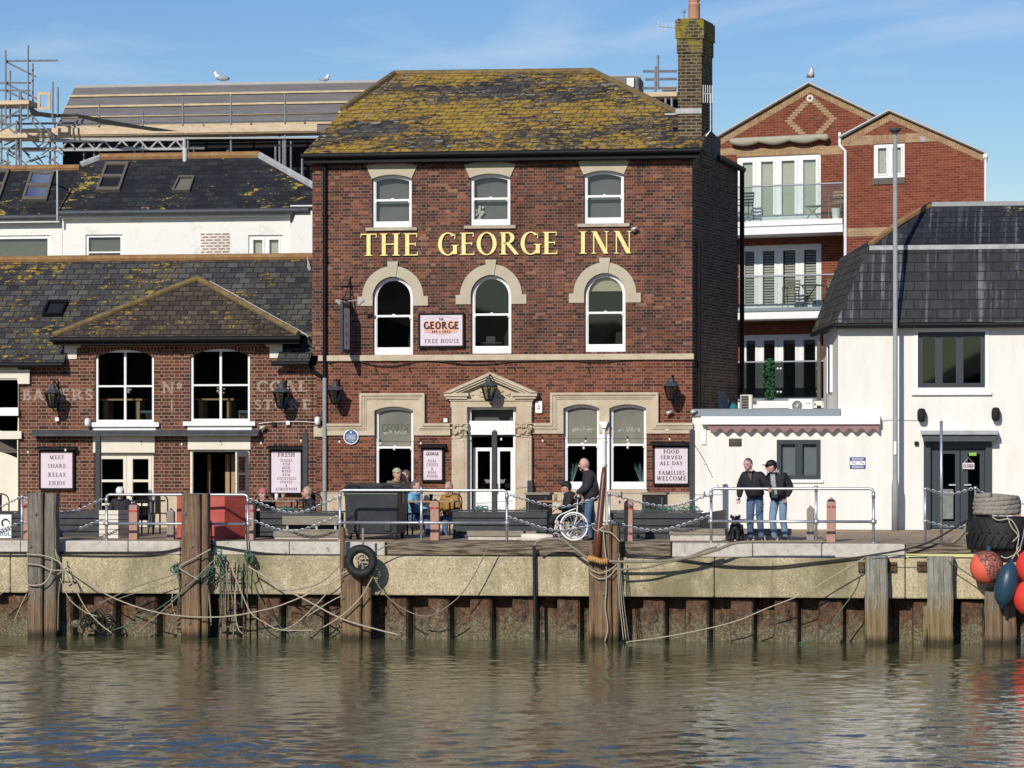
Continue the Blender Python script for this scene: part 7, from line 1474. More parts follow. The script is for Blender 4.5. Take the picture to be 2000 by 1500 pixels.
# notice board at far left edge
x0, x1 = W(-70, 1020, 1.3)[0], W(22.5, 1020, 1.3)[0]; z0, z1 = .02, W(0, 1005, 1.3)[1]; t = thing('sandwich_board', 'white advertising board with a black wave emblem cut by the left edge', 'board', ((x0+x1)/2, 1.3, 0)); MB().box(x0, x1, 1.28, 1.32, z0, z1).build('panel', 'white_paint', t)
mb = MB()
for k in range(7):
    a0 = k*.5; mb.tube([Vector((W(9, 1022, 1.275)[0]+(.16-.018*k)*math.cos(a)*(.7), 1.276, W(9, 1024, 1.275)[1]+(.12-.012*k)*math.sin(a))) for a in [a0+.2*j for j in range(8)]], .008, 4)
mb.build('wave_emblem', 'black_matt', t); mb = MB(); a = W(0, 1044, 1.28); b = W(21, 1038, 1.28); line(mb, 'SEA AND SOUL', x0+.08, b[0], a[1]-.03, b[1], 1.28, .003, .24, .2, False); mb.build('lettering', 'twig', t)
# outdoor furniture between box and bollard
def metal_chair(label, px, py, y, s=1, back=True):
    x, z = W(px, py, y); z = .06; t = thing('metal_chair', label, 'chair', (x, y, z), 'black metal cafe chairs on the terrace'); MB().box(x-.2, x+.2, y-.2, y+.2, z+.44, z+.46).build('seat', 'black_paint', t, bevel=.01); 
    mb = MB(); mb.tube(crm([(x-.2, y-.18*s, z+.45), (x-.19, y-.22*s, z+.78), (x, y-.25*s, z+.86), (x+.19, y-.22*s, z+.78), (x+.2, y-.18*s, z+.45)], 5), .014, 6); mb.box(x-.06, x+.06, y-.235*s-.006, y-.235*s+.006, z+.46, z+.84); mb.build('backrest', 'black_paint', t)
    for sx in (-1, 1):
        for sy in (-1, 1): MB().cyl((x+sx*.17, y+sy*.17, z+.44), (x+sx*.22, y+sy*.22, z), .013, n=5).build('leg', 'black_paint', t)
def terrace_table(label, px, y, w=.7, mat='grey_wood_x', h=.73):
    x = W(px, 1000, y)[0]; z = .05; t = thing('terrace_table', label, 'table', (x, y, z), 'tables on the terrace'); MB().box(x-w/2, x+w/2, y-.35, y+.35, z+h-.03, z+h).build('tabletop', mat, t, bevel=.005)
    for sx in (-1, 1): MB().tube([(x+sx*(w/2-.1), y-.28, z), (x+sx*(w/2-.1), y-.28, z+h-.03)], .02, 5).build('leg', 'black_paint', t); MB().tube([(x+sx*(w/2-.1), y+.28, z), (x+sx*(w/2-.1), y+.28, z+h-.03)], .02, 5).build('leg', 'black_paint', t)
metal_chair('black metal chair between the pinkish and grey bollards', 314, 1000, 3.2); terrace_table('small table left of the black metal chair', 288, 3.6, .6, 'black_paint'); metal_chair('black metal chair at the left edge behind the white board', 5, 1000, 3.4)
terrace_table('table in front of the woman in the mustard coat', 842, 3.6, 1.1, 'oak'); terrace_table('table at the right beside the seated fair-haired person', 1090, 4.2, .8, 'oak'); terrace_table('table between the two seated people near the FRESH sign', 553, 4.2, .7)
for px, lb in ((1049, 'black boxy barbecue-like heater left of the wheelchair user'), (1276, 'black boxy heater with brown top below the FOOD SERVED sign')):
    y = 5.2; x0, x1, z0, z1 = prect(px-22, 962, px+22, 1000, y); t = thing('terrace_heater', lb.replace('barbecue-like ', ''), 'cabinet', ((x0+x1)/2, y, .1), 'black cabinets on the terrace'); MB().box(x0, x1, y, y+.6, .1, z1-.05).build('case', 'black_matt', t, bevel=.01); MB().box(x0-.03, x1+.03, y-.03, y+.63, z1-.049, z1).build('top', 'grey_wood_x', t); mb = MB(); mb.box(x0+.04, x0+.07, y-.02, y-.001, z0, z1-.1); mb.box(x1-.07, x1-.04, y-.02, y-.001, z0, z1-.1); mb.build('trim', 'charcoal', t)
# teal net bundles on the planters
for px, py, lb in ((1345, 992, 'teal net bundle by the right dark post'), (1303, 990, 'small teal net bundle on the right planter'), (940, 992, 'teal net bundle on the planter before the inn door'), (565, 993, 'teal net bundle on the planter below the FRESH sign')):
    p = P3(px, py+5, 2.35); mb = MB(); rr = random.Random(px)
    for k in range(9): c = p+Vector((rr.gauss(0, .08), rr.gauss(0, .04), abs(rr.gauss(.02, .03)))); mb.tube([c+Vector((rr.uniform(.04, .09)*math.cos(a), .04*math.sin(a*2), rr.uniform(.03, .05)*math.sin(a))) for a in [2*math.pi*i/10 for i in range(10)]], .008, 4, True)
    lone('net_bundle', lb, 'net', mb, 'net_teal', 'teal net bundles')
# ================================================================ fenders, buoys, tyres
def rope(label, pts, mat='rope_pale', r=.014, y=-.58, name='rope', k=8):
    P_ = [P3(*p, y) if len(p) == 2 else P3(*p) for p in pts]; c = crm(P_, k); rr = random.Random(int(pts[0][0])+len(pts)); lone(name, label, 'rope', MB().tube(c, r, 6), mat, 'ropes hanging along the quay wall', True)
c = P3(705, 1096, -.66); t = thing('tyre_fender', 'small black tyre hung as a fender on the short pile', 'tyre', c-Vector((0, 0, .34)))
MB().tube([c+Vector((.245*math.cos(a), 0, .245*math.sin(a))) for a in [2*math.pi*i/32 for i in range(32)]], .088, 12, True).build('tyre', 'rubber', t, True)
x, z0 = W(709, 1112, -.60); z1 = W(709, 1031, -.60)[1]; lone('wooden_stake', 'thin grey stake rising through the small tyre fender', 'stake', MB().cyl((x, -.60, z0-.05), (x, -.60, z1), .028, .025, 8), 'grey_wood')
mb = MB(); rr = random.Random(4); c2 = P3(707, 1090, -.68)
for k in range(12): q = c2+Vector((rr.gauss(0, .07), rr.uniform(-.05, .04), rr.gauss(0, .07))); a0 = rr.random()*6; mb.tube([q+Vector((.06*math.cos(a0+a), .03*math.sin(a*2), .05*math.sin(a0+a))) for a in [2*math.pi*i/9 for i in range(9)]], .012, 5, True)
lone('rope_knot', 'tangle of pale rope knotted inside the small tyre fender', 'rope', mb, 'rope_pale', None, True)
# tractor tyre lying on the edge
y = .02; cx, zt = W(1958, 1010, y-.6); cz0 = zt-.62; Rr = .70; t = thing('tractor_tyre', 'large black tractor tyre with chevron tread lying on the quay edge at the right', 'tyre', (cx, y, .02)); cz0 = W(1958, 1076, y-.6)[1]; H_ = zt-cz0; mid = (zt+cz0)/2
mb = MB(); mb.lathe([(.36, cz0+.06), (.42, cz0+.0), (.58, cz0+.0), (.66, cz0+.06), (.675, cz0+.15), (.675, zt-.15), (.66, zt-.06), (.58, zt), (.42, zt), (.36, zt-.06), (.34, mid), (.36, cz0+.06)], (cx, y, 0), 44); mb.build('casing', 'rubber', t, True)
mb = MB(); n = 26
for k in range(n):
    for s_ in (0, 1):
        a0 = 2*math.pi*(k+.5*s_)/n; za, zb = (mid-.02, cz0+.05) if s_ else (mid+.02, zt-.05); m_ = 5; vs = []
        for j in range(m_+1):
            u = j/m_; a = a0-u*.24; z = za+(zb-za)*u
            for da in (-.035-.015*u, .035+.015*u):
                for rr_2 in (.66, .712-.02*u*u): vs.append((cx+rr_2*math.cos(a+da), y+rr_2*math.sin(a+da), z+(.025 if da > 0 else -.025)*(1 if s_ else -1)*0))
        fs = []
        for j in range(m_): o = j*4; fs += [(o+1, o+3, o+7, o+5), (o, o+1, o+5, o+4), (o+3, o+2, o+6, o+7)]
        fs += [(0, 2, 3, 1), (m_*4, m_*4+1, m_*4+3, m_*4+2)]; mb.add(vs, fs)
mb.build('tread', 'rubber', t)
t = thing('rope_coil', 'thick grey mooring rope coiled on top of the tractor tyre', 'rope', (W(1947, 1010, -.1)[0], -.1, zt)); cxx = W(1947, 1010, -.1)[0]; pts = []; rr = random.Random(9)
for k in range(150):
    a = k*2*math.pi/34+2; lv = k/34; pts.append((cxx+(.42-.01*lv+.015*math.sin(k*.7))*math.cos(a), .0+(.42-.01*lv)*math.sin(a), zt+.055+lv*.082+.012*math.sin(a*2+lv)))
mb = MB(); mb.tube(pts, .056, 8)
# strands twisted round the coil
for ph in (0, 2.1, 4.2):
    q = []
    for i in range(len(pts)-1):
        p = Vector(pts[i]); d = (Vector(pts[i+1])-p).normalized(); u = d.orthogonal().normalized(); v = d.cross(Vector((0, 0, 1))).normalized(); w_ = v.cross(d); a = i*1.15+ph; q.append(p+(v*math.cos(a)+w_*math.sin(a))*.032)
    mb.tube(q, .034, 6)
mb.build('coil', 'rope_grey', t, True) if 'rope_grey' in MAT else None
rope('thick mooring rope passing under the tractor tyre', [(1892, 1022, .3), (1885, 1035, .3), (1872, 1050, .3), (1860, 1060, .3)], 'rope_dull', .045)
for i, (pts, lb) in enumerate((([(1938, 1010), (1950, 1016), (1972, 1014), (1985, 1030), (1990, 1048), (1986, 1075), (1992, 1090)], 'pale cord knotted over the tractor tyre tread'), ([(1966, 1006), (1976, 1030), (1988, 1046), (1978, 1058)], 'short pale cord hanging with a free end on the tractor tyre'), ([(1955, 1086), (1966, 1090), (1984, 1082), (1994, 1072)], 'pale cord between the buoys under the tyre'), ([(2003, 1020), (1998, 1050), (1992, 1072)], 'blue-grey cord at the right edge of the tractor tyre'))): rope(lb, pts, 'rope_pale' if i != 3 else 'rope_blue', .013, y-.76, 'cord')
c = P3(1927, 1108, -.62); t = thing('buoy', 'round orange buoy with a dark peeling patch hanging below the tractor tyre', 'buoy', c-Vector((0, 0, .33)), 'buoys hanging at the right edge'); MB().ball((c.x, c.y, c.z), .325, 28, 20).build('float', 'orange_buoy', t, True); MB().cyl(c+Vector((.03, 0, .30)), c+Vector((.05, .02, .40)), .05, n=10).build('eye', 'navy_buoy', t)
a = P3(1956, 1190, -.78); b = P3(1976, 1095, -.74); d = (b-a); L_ = d.length; t = thing('buoy', 'long navy blue fender hanging at the right edge', 'buoy', a, 'buoys hanging at the right edge'); Mx = Matrix.Translation(a) @ d.to_track_quat('Z', 'X').to_matrix().to_4x4(); mb = MB(); mb.lathe([(0, 0), (.03, 0), (.035, .05), (.10, .09), (.17, .18), (.215, .34), (.225, L_*.5), (.215, L_-.32), (.17, L_-.17), (.09, L_-.07), (.04, L_-.03), (.04, L_+.04), (0, L_+.04)], (0, 0, 0), 28); mb.v = [tuple(Mx @ Vector(v)) for v in mb.v]; mb.build('float', 'navy_buoy', t, True)
for (px, py, lb) in ((2017, 1106, 'bright red buoy at the right edge, upper of two'), (2012, 1168, 'bright red buoy at the right edge, lower of two')): c = P3(px, py, -.72); t = thing('buoy', lb, 'buoy', c-Vector((0, 0, .33)), 'buoys hanging at the right edge'); MB().ball(c, (.32, .32, .35), 28, 20).build('float', 'red_buoy', t, True)
rope('short cord holding the navy fender', [(1976, 1093), (1984, 1080), (1990, 1068)], 'rope_pale', .014, -.76, 'cord')
# ================================================================ ropes
RP = [
('long pale rope sweeping from the left pile down to near the water and up again', [(52, 1082), (99, 1089), (146, 1119), (208, 1161), (286, 1191), (364, 1204), (442, 1204), (517, 1191), (560, 1178), (615, 1154), (667, 1128)], 'rope_pale', .014),
('pale rope loop round the tall grey pile, upper of two', [(50, 1101), (78, 1104), (99, 1113), (127, 1114)], 'rope_pale', .013), ('pale rope loop round the tall grey pile, lower of two', [(51, 1133), (60, 1143), (86, 1139), (100, 1117), (102, 1094)], 'rope_pale', .015),
('pale rope falling steeply from the right of the tall grey pile into the water', [(108, 1073), (114, 1096), (130, 1117), (146, 1148), (169, 1190), (198, 1221), (218, 1236)], 'rope_pale', .012), ('thin rope running left from the tall grey pile out of view', [(52, 1106), (26, 1138), (0, 1161), (-20, 1176)], 'rope_pale', .010), ('short thin rope hanging left of the tall grey pile', [(52, 1160), (40, 1184), (28, 1212)], 'rope_pale', .009),
('rope hanging straight down beside the tall grey pile', [(117, 1136), (114, 1174), (113, 1232)], 'rope_dull', .012), ('slack rope between tall grey pile and the dark tangle', [(118, 1130), (135, 1169), (166, 1195), (190, 1204)], 'rope_pale', .010), ('rope tied in a bow at the right of the tall grey pile', [(101, 1094), (112, 1084), (120, 1112), (112, 1122), (128, 1116), (136, 1136)], 'rope_dull', .012),
('pale rope crossing the brown pile', [(411, 1073), (380, 1090), (351, 1107), (366, 1120), (387, 1132)], 'rope_pale', .013), ('dull rope slanting from right of the brown pile down to the left water', [(426, 1086), (390, 1122), (343, 1169), (328, 1184), (290, 1216), (268, 1236)], 'rope_dull', .013),
('green rope slanting down left behind the brown pile', [(421, 1101), (377, 1138), (312, 1187), (260, 1216), (221, 1231)], 'rope_green', .012), ('dull rope sagging left from the brown pile under the lip', [(350, 1119), (300, 1135), (260, 1148), (221, 1166), (192, 1180)], 'rope_dull', .012), ('second dull rope sagging left from the brown pile', [(350, 1126), (310, 1145), (265, 1158), (225, 1172)], 'rope_dull', .009),
('pale rope hanging from the ladder down into the water toward the short pile', [(450, 1101), (468, 1148), (489, 1195), (517, 1216), (548, 1230), (613, 1231)], 'rope_pale', .012), ('pale rope looping down from the ladder to the waterline', [(463, 1101), (459, 1187), (465, 1226), (474, 1238)], 'rope_pale', .011), ('dull rope hanging in the middle of the ladder', [(442, 1104), (446, 1150), (445, 1196)], 'rope_dull', .012), ('green rope knotted and hanging at the left ladder rail', [(428, 1092), (436, 1110), (437, 1150), (436, 1185)], 'rope_green', .015), ('green rope knotted and hanging at the right ladder rail', [(477, 1085), (484, 1110), (478, 1120), (490, 1150)], 'rope_green', .014),
('thick pale rope running down right from the ladder past the short pile', [(485, 1106), (553, 1148), (592, 1169), (667, 1208), (735, 1229), (780, 1240)], 'rope_pale', .016), ('green rope falling from the ladder to the water', [(480, 1096), (496, 1138), (514, 1182), (550, 1226), (589, 1244)], 'rope_green', .010), ('pale rope from the small tyre down left to the water', [(690, 1108), (646, 1135), (636, 1161), (584, 1213), (550, 1232)], 'rope_pale', .011),
('pale rope dropping from the small tyre across its pile', [(714, 1073), (733, 1108), (719, 1143), (701, 1171), (667, 1203), (630, 1226)], 'rope_pale', .014), ('long slack rope hanging in a deep loop right of the small tyre', [(958, 1060), (945, 1086), (922, 1130), (896, 1166), (857, 1195), (823, 1203), (779, 1184), (748, 1156), (730, 1127)], 'rope_dull', .012),
('dark rope looping left from the short pile on the concrete face', [(665, 1104), (626, 1138), (571, 1153), (530, 1150)], 'rope_dull', .011), ('rope leading from the small tyre up onto the timber kerb', [(730, 1078), (766, 1062), (810, 1056)], 'rope_dull', .012), ('thin rope crossing low beneath the lip left of the short pile', [(600, 1204), (640, 1178), (668, 1163)], 'rope_pale', .011),
('thick dark mooring rope lying over the timber kerb to the orange wrap', [(1044, 1066), (1050, 1058), (1069, 1053), (1098, 1054), (1116, 1067), (1142, 1086), (1152, 1094)], 'rope_dull', .032), ('thick mooring rope running right from the orange wrap up onto the kerb', [(1184, 1096), (1220, 1097), (1285, 1096), (1350, 1088), (1402, 1073), (1441, 1060), (1520, 1058), (1614, 1058)], 'rope_dull', .030), ('second thick mooring rope below the first right of the wrapped pile', [(1208, 1113), (1259, 1109), (1298, 1099), (1337, 1091), (1376, 1075), (1400, 1068)], 'rope_dull', .022),
('pale rope ring round the wrapped pile, upper of two', [(1152, 1110), (1168, 1119), (1189, 1114), (1204, 1103)], 'rope_pale', .012), ('pale rope ring round the wrapped pile, lower of two', [(1152, 1119), (1168, 1130), (1189, 1126), (1205, 1108)], 'rope_pale', .012), ('pale rope hanging straight down the front of the wrapped pile', [(1178, 1028), (1180, 1057), (1184, 1096), (1184, 1148), (1182, 1187), (1187, 1226), (1181, 1254)], 'rope_pale', .013), ('rope binding the brown pole to the pile top', [(1157, 1030), (1166, 1037), (1178, 1029), (1173, 1036), (1194, 1041), (1211, 1058)], 'rope_pale', .012),
('pale strand hanging right of the wrapped pile, leftmost of three', [(1206, 1096), (1210, 1174), (1218, 1250)], 'rope_pale', .010), ('pale strand hanging right of the wrapped pile, middle of three', [(1208, 1090), (1214, 1174), (1223, 1250)], 'rope_pale', .010), ('dull strand hanging right of the wrapped pile, rightmost of three', [(1209, 1080), (1219, 1180), (1228, 1250)], 'rope_dull', .010),
('long taut rope rising from the water to the flat-topped grey pile', [(1223, 1254), (1298, 1244), (1376, 1229), (1441, 1212), (1496, 1189), (1566, 1161), (1630, 1124), (1688, 1090)], 'rope_pale', .012), ('green rope hanging from the flat-topped grey pile into the water', [(1686, 1106), (1672, 1150), (1647, 1186), (1622, 1223), (1602, 1246), (1560, 1256)], 'rope_green', .014), ('green rope from the cracked pile toward the orange buoy', [(1852, 1095), (1888, 1119), (1916, 1140)], 'rope_green', .011), ('green line along the top of the concrete near the flat-topped pile', [(1700, 1086), (1760, 1084), (1812, 1087)], 'rope_green', .008)]
for lb, pts, mt, r in RP: rope(lb, pts, mt, r)
rope('black hose running along the concrete and up to the tractor tyre', [(1220, 1084), (1285, 1087), (1350, 1096), (1415, 1105), (1507, 1107), (1580, 1100), (1692, 1086), (1804, 1063), (1899, 1010)], 'black_hose', .020, -.20, 'hose'); rope('black hose clipped along the kerb left of the brown pile, upper of two', [(-60, 1079, -.06), (52, 1079, -.06), (200, 1079, -.06), (310, 1078, -.06), (355, 1070, -.06)], 'black_hose', .020, -.06, 'hose'); rope('black hose clipped along the kerb left of the brown pile, lower of two', [(-60, 1084), (52, 1085), (120, 1084), (200, 1086), (300, 1084), (355, 1072)], 'black_hose', .014, -.16, 'hose'); rope('black hose running from the brown pile along the kerb past the ladder', [(405, 1064), (450, 1071), (520, 1081), (600, 1084), (670, 1084)], 'black_hose', .020, -.06, 'hose')
lone('pole', 'black weathered strut fixed upright to the quay wall left of the wrapped pile', 'strut', MB().cyl(P3(1043, 1066, -.22), P3(1046, 1262, -.22), .035, n=6), 'black_hose')
for a, b, lb in (((412, 1017), (415, 1078), 'bent black iron rod standing beside the brown pile'), ((480, 1012), (484, 1084), 'thin black iron rod leaning by the left railing end')): lone('iron_rod', lb, 'rod', MB().cyl(P3(*a, -.1), P3(*b, -.1), .016, n=6), 'black_hose')
p = [P3(1150, 1091, -.62), P3(1160, 1092, -.70), P3(1172, 1096, -.70), P3(1186, 1096, -.62)]; mb = MB(); mb.tube(crm(p, 5), .052, 10); [mb.tube([q+Vector((.0, .06*math.cos(a), .06*math.sin(a))) for a in [2*math.pi*i/10 for i in range(10)]], .012, 5, True) for q in crm(p, 3)]; lone('chafe_wrap', 'orange chafing wrap on the mooring rope at the wrapped pile', 'wrap', mb, 'orange_wrap', None, True) if 'orange_wrap' in MAT else None
a, b = P3(1181, 911, -.30), P3(1164, 1096, -.62); t = thing('leaning_pole', 'varnished brown wooden pole leaning against the wrapped pile', 'pole', b); mb = MB(); mb.tube([b, b.lerp(a, .3), b.lerp(a, .9), b.lerp(a, .985), a], .07, 12, radii=[.070, .072, .058, .045, .012]); mb.build('pole', 'mast_wood', t, True)
# ladder on the wall
t = thing('quay_ladder', 'rusty iron ladder on the quay wall hidden among ropes', 'ladder', P3(455, 1240, -.25)); x0, z1 = W(431, 1100, -.25); x1, z0 = W(476, 1262, -.25)
for x in (x0, x1): MB().cyl((x, -.25, z0), (x, -.25, z1), .022, n=8).build('rail', 'rusty_steel', t)
z = z1-.1
while z > z0: MB().cyl((x0, -.25, z), (x1, -.25, z), .016, n=6).build('rung', 'rusty_steel', t); z -= .235
# dark tangle of netting and stones by the left pile
mb = MB(); rr = random.Random(12); c = P3(183, 1215, -.35)
for k in range(16): q = c+Vector((rr.gauss(0, .16), rr.uniform(-.05, .15), rr.gauss(0, .10))); a0 = rr.random()*6; r_ = rr.uniform(.05, .13); mb.tube([q+Vector((r_*math.cos(a0+a), .04*math.sin(a*2), r_*1.2*math.sin(a0+a))) for a in [2*math.pi*i/12 for i in range(12)]], .013, 5, True)
lone('rope_tangle', 'dark weed-covered rope tangle near the water right of the tall grey pile', 'rope', mb, 'black_hose', None, True)
mb = MB(); 
for k in range(5): q = P3(150+k*9, 1222+rr.uniform(-14, 8), -.22); mb.ball(q, (rr.uniform(.07, .13), .08, rr.uniform(.06, .11)), 9, 7)
lone('stones', 'mossy stones caught against the piling near the tall grey pile', 'stones', mb, 'rusty_steel', None, True)
# pale log on the kerb
a, b = P3(1019, 1050, .75), P3(1080, 1050, .75); lone('white_log', 'pale rolled bundle lying on the quay beside the wheelchair', 'bundle', MB().cyl(a, b, .085, .08, 12), 'cream_paint', smooth=True)

# dense strands hanging over the ladder and beside the brown pile
rr = random.Random(33); kinds = ['pale', 'dull', 'green']
for i, (px, lb) in enumerate(((408, 'frayed strand hanging close to the right side of the brown pile'), (398, 'weedy strand hanging behind the right side of the brown pile'), (433, 'strand over the left rail of the ladder'), (439, 'strand just inside the left rail of the ladder'), (452, 'strand hanging across the centre rungs of the ladder'), (458, 'second strand across the centre rungs of the ladder'), (468, 'strand just inside the right rail of the ladder'), (476, 'strand over the right rail of the ladder'), (483, 'strand hanging beyond the right rail of the ladder'), (341, 'weedy strand hanging left of the brown pile'), (347, 'second weedy strand hanging left of the brown pile'))):
    y0 = rr.uniform(1085, 1108); y1 = rr.uniform(1180, 1245); mt = ('rope_dull', 'rope_pale', 'rope_green', 'rope_dull')[i % 4]
    rope(lb, [(px+rr.uniform(-3, 3), y0), (px+rr.uniform(-4, 4), y0+(y1-y0)*.35), (px+rr.uniform(-7, 7), y0+(y1-y0)*.7), (px+rr.uniform(-6, 6), y1)], mt, rr.uniform(.010, .018), -.34)
mb = MB(); c = P3(428, 1092, -.36)
for px, py in ((427, 1092), (482, 1086), (345, 1112), (404, 1130)):
    c = P3(px, py, -.36)
    for k in range(7): q = c+Vector((rr.gauss(0, .05), rr.uniform(-.05, .05), rr.gauss(0, .07))); a0 = rr.random()*6; mb = MB() if k == 0 else mb; mb.tube([q+Vector((.06*math.cos(a0+a), .03*math.sin(a*2), .07*math.sin(a0+a))) for a in [2*math.pi*i/9 for i in range(9)]], .013, 5, True)
    lone('rope_knot', {427: 'green knot of rope at the top left of the ladder', 482: 'green knot of rope at the top right of the ladder', 345: 'weedy knot of rope left of the brown pile', 404: 'knot of rope on the right edge of the brown pile'}[px], 'rope', mb, 'rope_green', None, True)
# ================================================================ people
def gx(px, y): return W(px, 1000, y)[0]
y = .98; s = .97
# man in the black jacket leaning on the rail, looking left
def collar(root, P, Mx, HM, s):
    m = Mx; mb = MB(); n, c = P['neck'], P['chest']; f = (m.to_3x3() @ Vector((0, -1, 0))).normalized(); r = (m.to_3x3() @ Vector((1, 0, 0))).normalized()
    top = n+f*.075*s; low = c+f*.168*s+Vector((0, 0, -.02)); mb.extr([top-r*.055*s, top+r*.055*s, low], f*.012); mb.build('jumper', 'jumper', root)
    mb = MB(); mb.tube([n+f*.03*s-r*.06*s+Vector((0, 0, .02)), top+Vector((0, 0, -.04))+f*.012, n+f*.03*s+r*.06*s+Vector((0, 0, .02))], .016*s, 6); mb.build('shirt_collar', 'shirt_white', root)
person('man with short grey hair, black jacket and open collar leaning on the quay railing', (gx(1472, y), y, 0), R(-6), dict(pelvis=(.03, .06, .93), waist=(.02, .0, 1.08), chest=(0, -.07, 1.28), neck=(-.05, -.13, 1.46), head=(-.085, -.18, 1.59), sl=(.165, -.06, 1.36), sr=(-.185, -.06, 1.36), el=(.32, -.20, 1.17), wl=(.40, -.42, 1.115), er=(-.29, .04, 1.12), wr=(-.29, -.06, .91), hl=(.11, .06, .90), hr=(-.07, .06, .90), kl=(.13, -.03, .49), kr=(-.08, .03, .49), al=(.17, .02, .08), ar=(-.08, .10, .08), tl=(.20, -.14, .035), tr=(-.12, -.06, .035)),
    'jacket_black', 'jeans', 'skin_pink', ('hair_grey', 'short'), None, s, R(-22), R(6), extras=collar, coat=.05, bulk=1.2, hands=(.8, .3))
def shades(root, P, Mx, HM, s):
    t = MB(); t.box(-.073*s, -.008*s, -.113*s, -.09*s, .0, .036*s); t.box(.008*s, .073*s, -.113*s, -.09*s, .0, .036*s); t.box(-.088*s, .088*s, -.098*s, -.02*s, .018*s, .029*s); m = MB(); m.add([HM @ Vector(v) for v in t.v], t.f); m.build('sunglasses', 'black_paint', root)
    f = (Mx.to_3x3() @ Vector((0, -1, 0))).normalized(); r = (Mx.to_3x3() @ Vector((1, 0, 0))).normalized(); n, c, wst = P['neck'], P['chest'], P['waist']
    m = MB(); pel = P['pelvis']; m.extr([n+f*.078*s-r*.05*s, n+f*.078*s+r*.05*s, c+f*.165*s+r*.055*s, wst+f*.172*s+r*.065*s, pel+f*.175*s+r*.07*s, pel+f*.175*s-r*.07*s, wst+f*.172*s-r*.065*s, c+f*.165*s-r*.055*s], f*.02); m.build('hooded_top', 'hoodie', root, bevel=.01)
    m = MB(); m.tube([n+f*.05*s+r*.07*s, n-f*.06*s+r*.075*s+Vector((0, 0, .02)), n-f*.10*s+Vector((0, 0, .01)), n-f*.06*s-r*.075*s+Vector((0, 0, .02)), n+f*.05*s-r*.07*s], .033*s, 8); m.build('hood', 'hoodie', root, True)
person('man in black flat cap, sunglasses and grey hooded top turning to talk at the railing', (gx(1519, y), y, 0), R(-20), dict(pelvis=(0, .04, .92), waist=(0, .0, 1.07), chest=(.0, -.05, 1.27), neck=(-.02, -.12, 1.44), head=(-.06, -.19, 1.56), sl=(.17, -.04, 1.35), sr=(-.165, -.05, 1.35), el=(.27, .06, 1.13), wl=(.21, -.02, .93), er=(-.22, -.16, 1.14), wr=(-.03, -.38, 1.10), hl=(.11, .04, .90), hr=(-.07, .04, .90), kl=(.09, .05, .49), kr=(-.09, -.07, .50), al=(.13, .14, .09), ar=(-.05, -.02, .08)),
    'jacket_black', 'jeans_pale', 'skin_pink', ('hair_dark', 'short'), ('cap_black', 'cap'), .965, R(-68), R(4), extras=shades, coat=.12, bulk=1.15, hands=(.4, .9))
# man pushing the wheelchair
y = 1.45; xm_ = gx(1152, y)
person('bald man in a dark coat and jeans pushing a wheelchair to the left', (xm_, y, 0), R(-78), dict(pelvis=(0, .04, .93), waist=(0, .02, 1.08), chest=(0, -.02, 1.28), neck=(0, -.07, 1.46), head=(0, -.115, 1.60), sl=(.18, -.02, 1.39), sr=(-.18, -.02, 1.39), el=(.22, -.06, 1.12), wl=(.20, -.27, .98), er=(-.22, -.06, 1.12), wr=(-.20, -.27, .98), kl=(.10, -.06, .50), al=(.10, .0, .08), tl=(.10, -.17, .03), kr=(-.10, .04, .49), ar=(-.10, .14, .09), tr=(-.10, -.03, .03)),
    'jacket_dark', 'jeans', 'skin_pink', None, None, .97, R(-75), R(10), coat=.16, bulk=1.32, hands=(1, 1))
SIT = dict(pelvis=(0, .0, .50), waist=(0, .0, .64), chest=(0, -.02, .86), neck=(0, -.05, 1.05), head=(0, -.08, 1.19), sl=(.17, -.02, .98), sr=(-.17, -.02, .98), el=(.23, -.06, .73), er=(-.23, -.06, .73), wl=(.16, -.28, .68), wr=(-.16, -.28, .68), hl=(.09, .0, .49), hr=(-.09, .0, .49), kl=(.11, -.42, .50), kr=(-.11, -.42, .50), al=(.12, -.44, .08), ar=(-.12, -.44, .08), tl=(.13, -.58, .035), tr=(-.13, -.58, .035))
def sit(**k): d = dict(SIT); d.update(k); return d
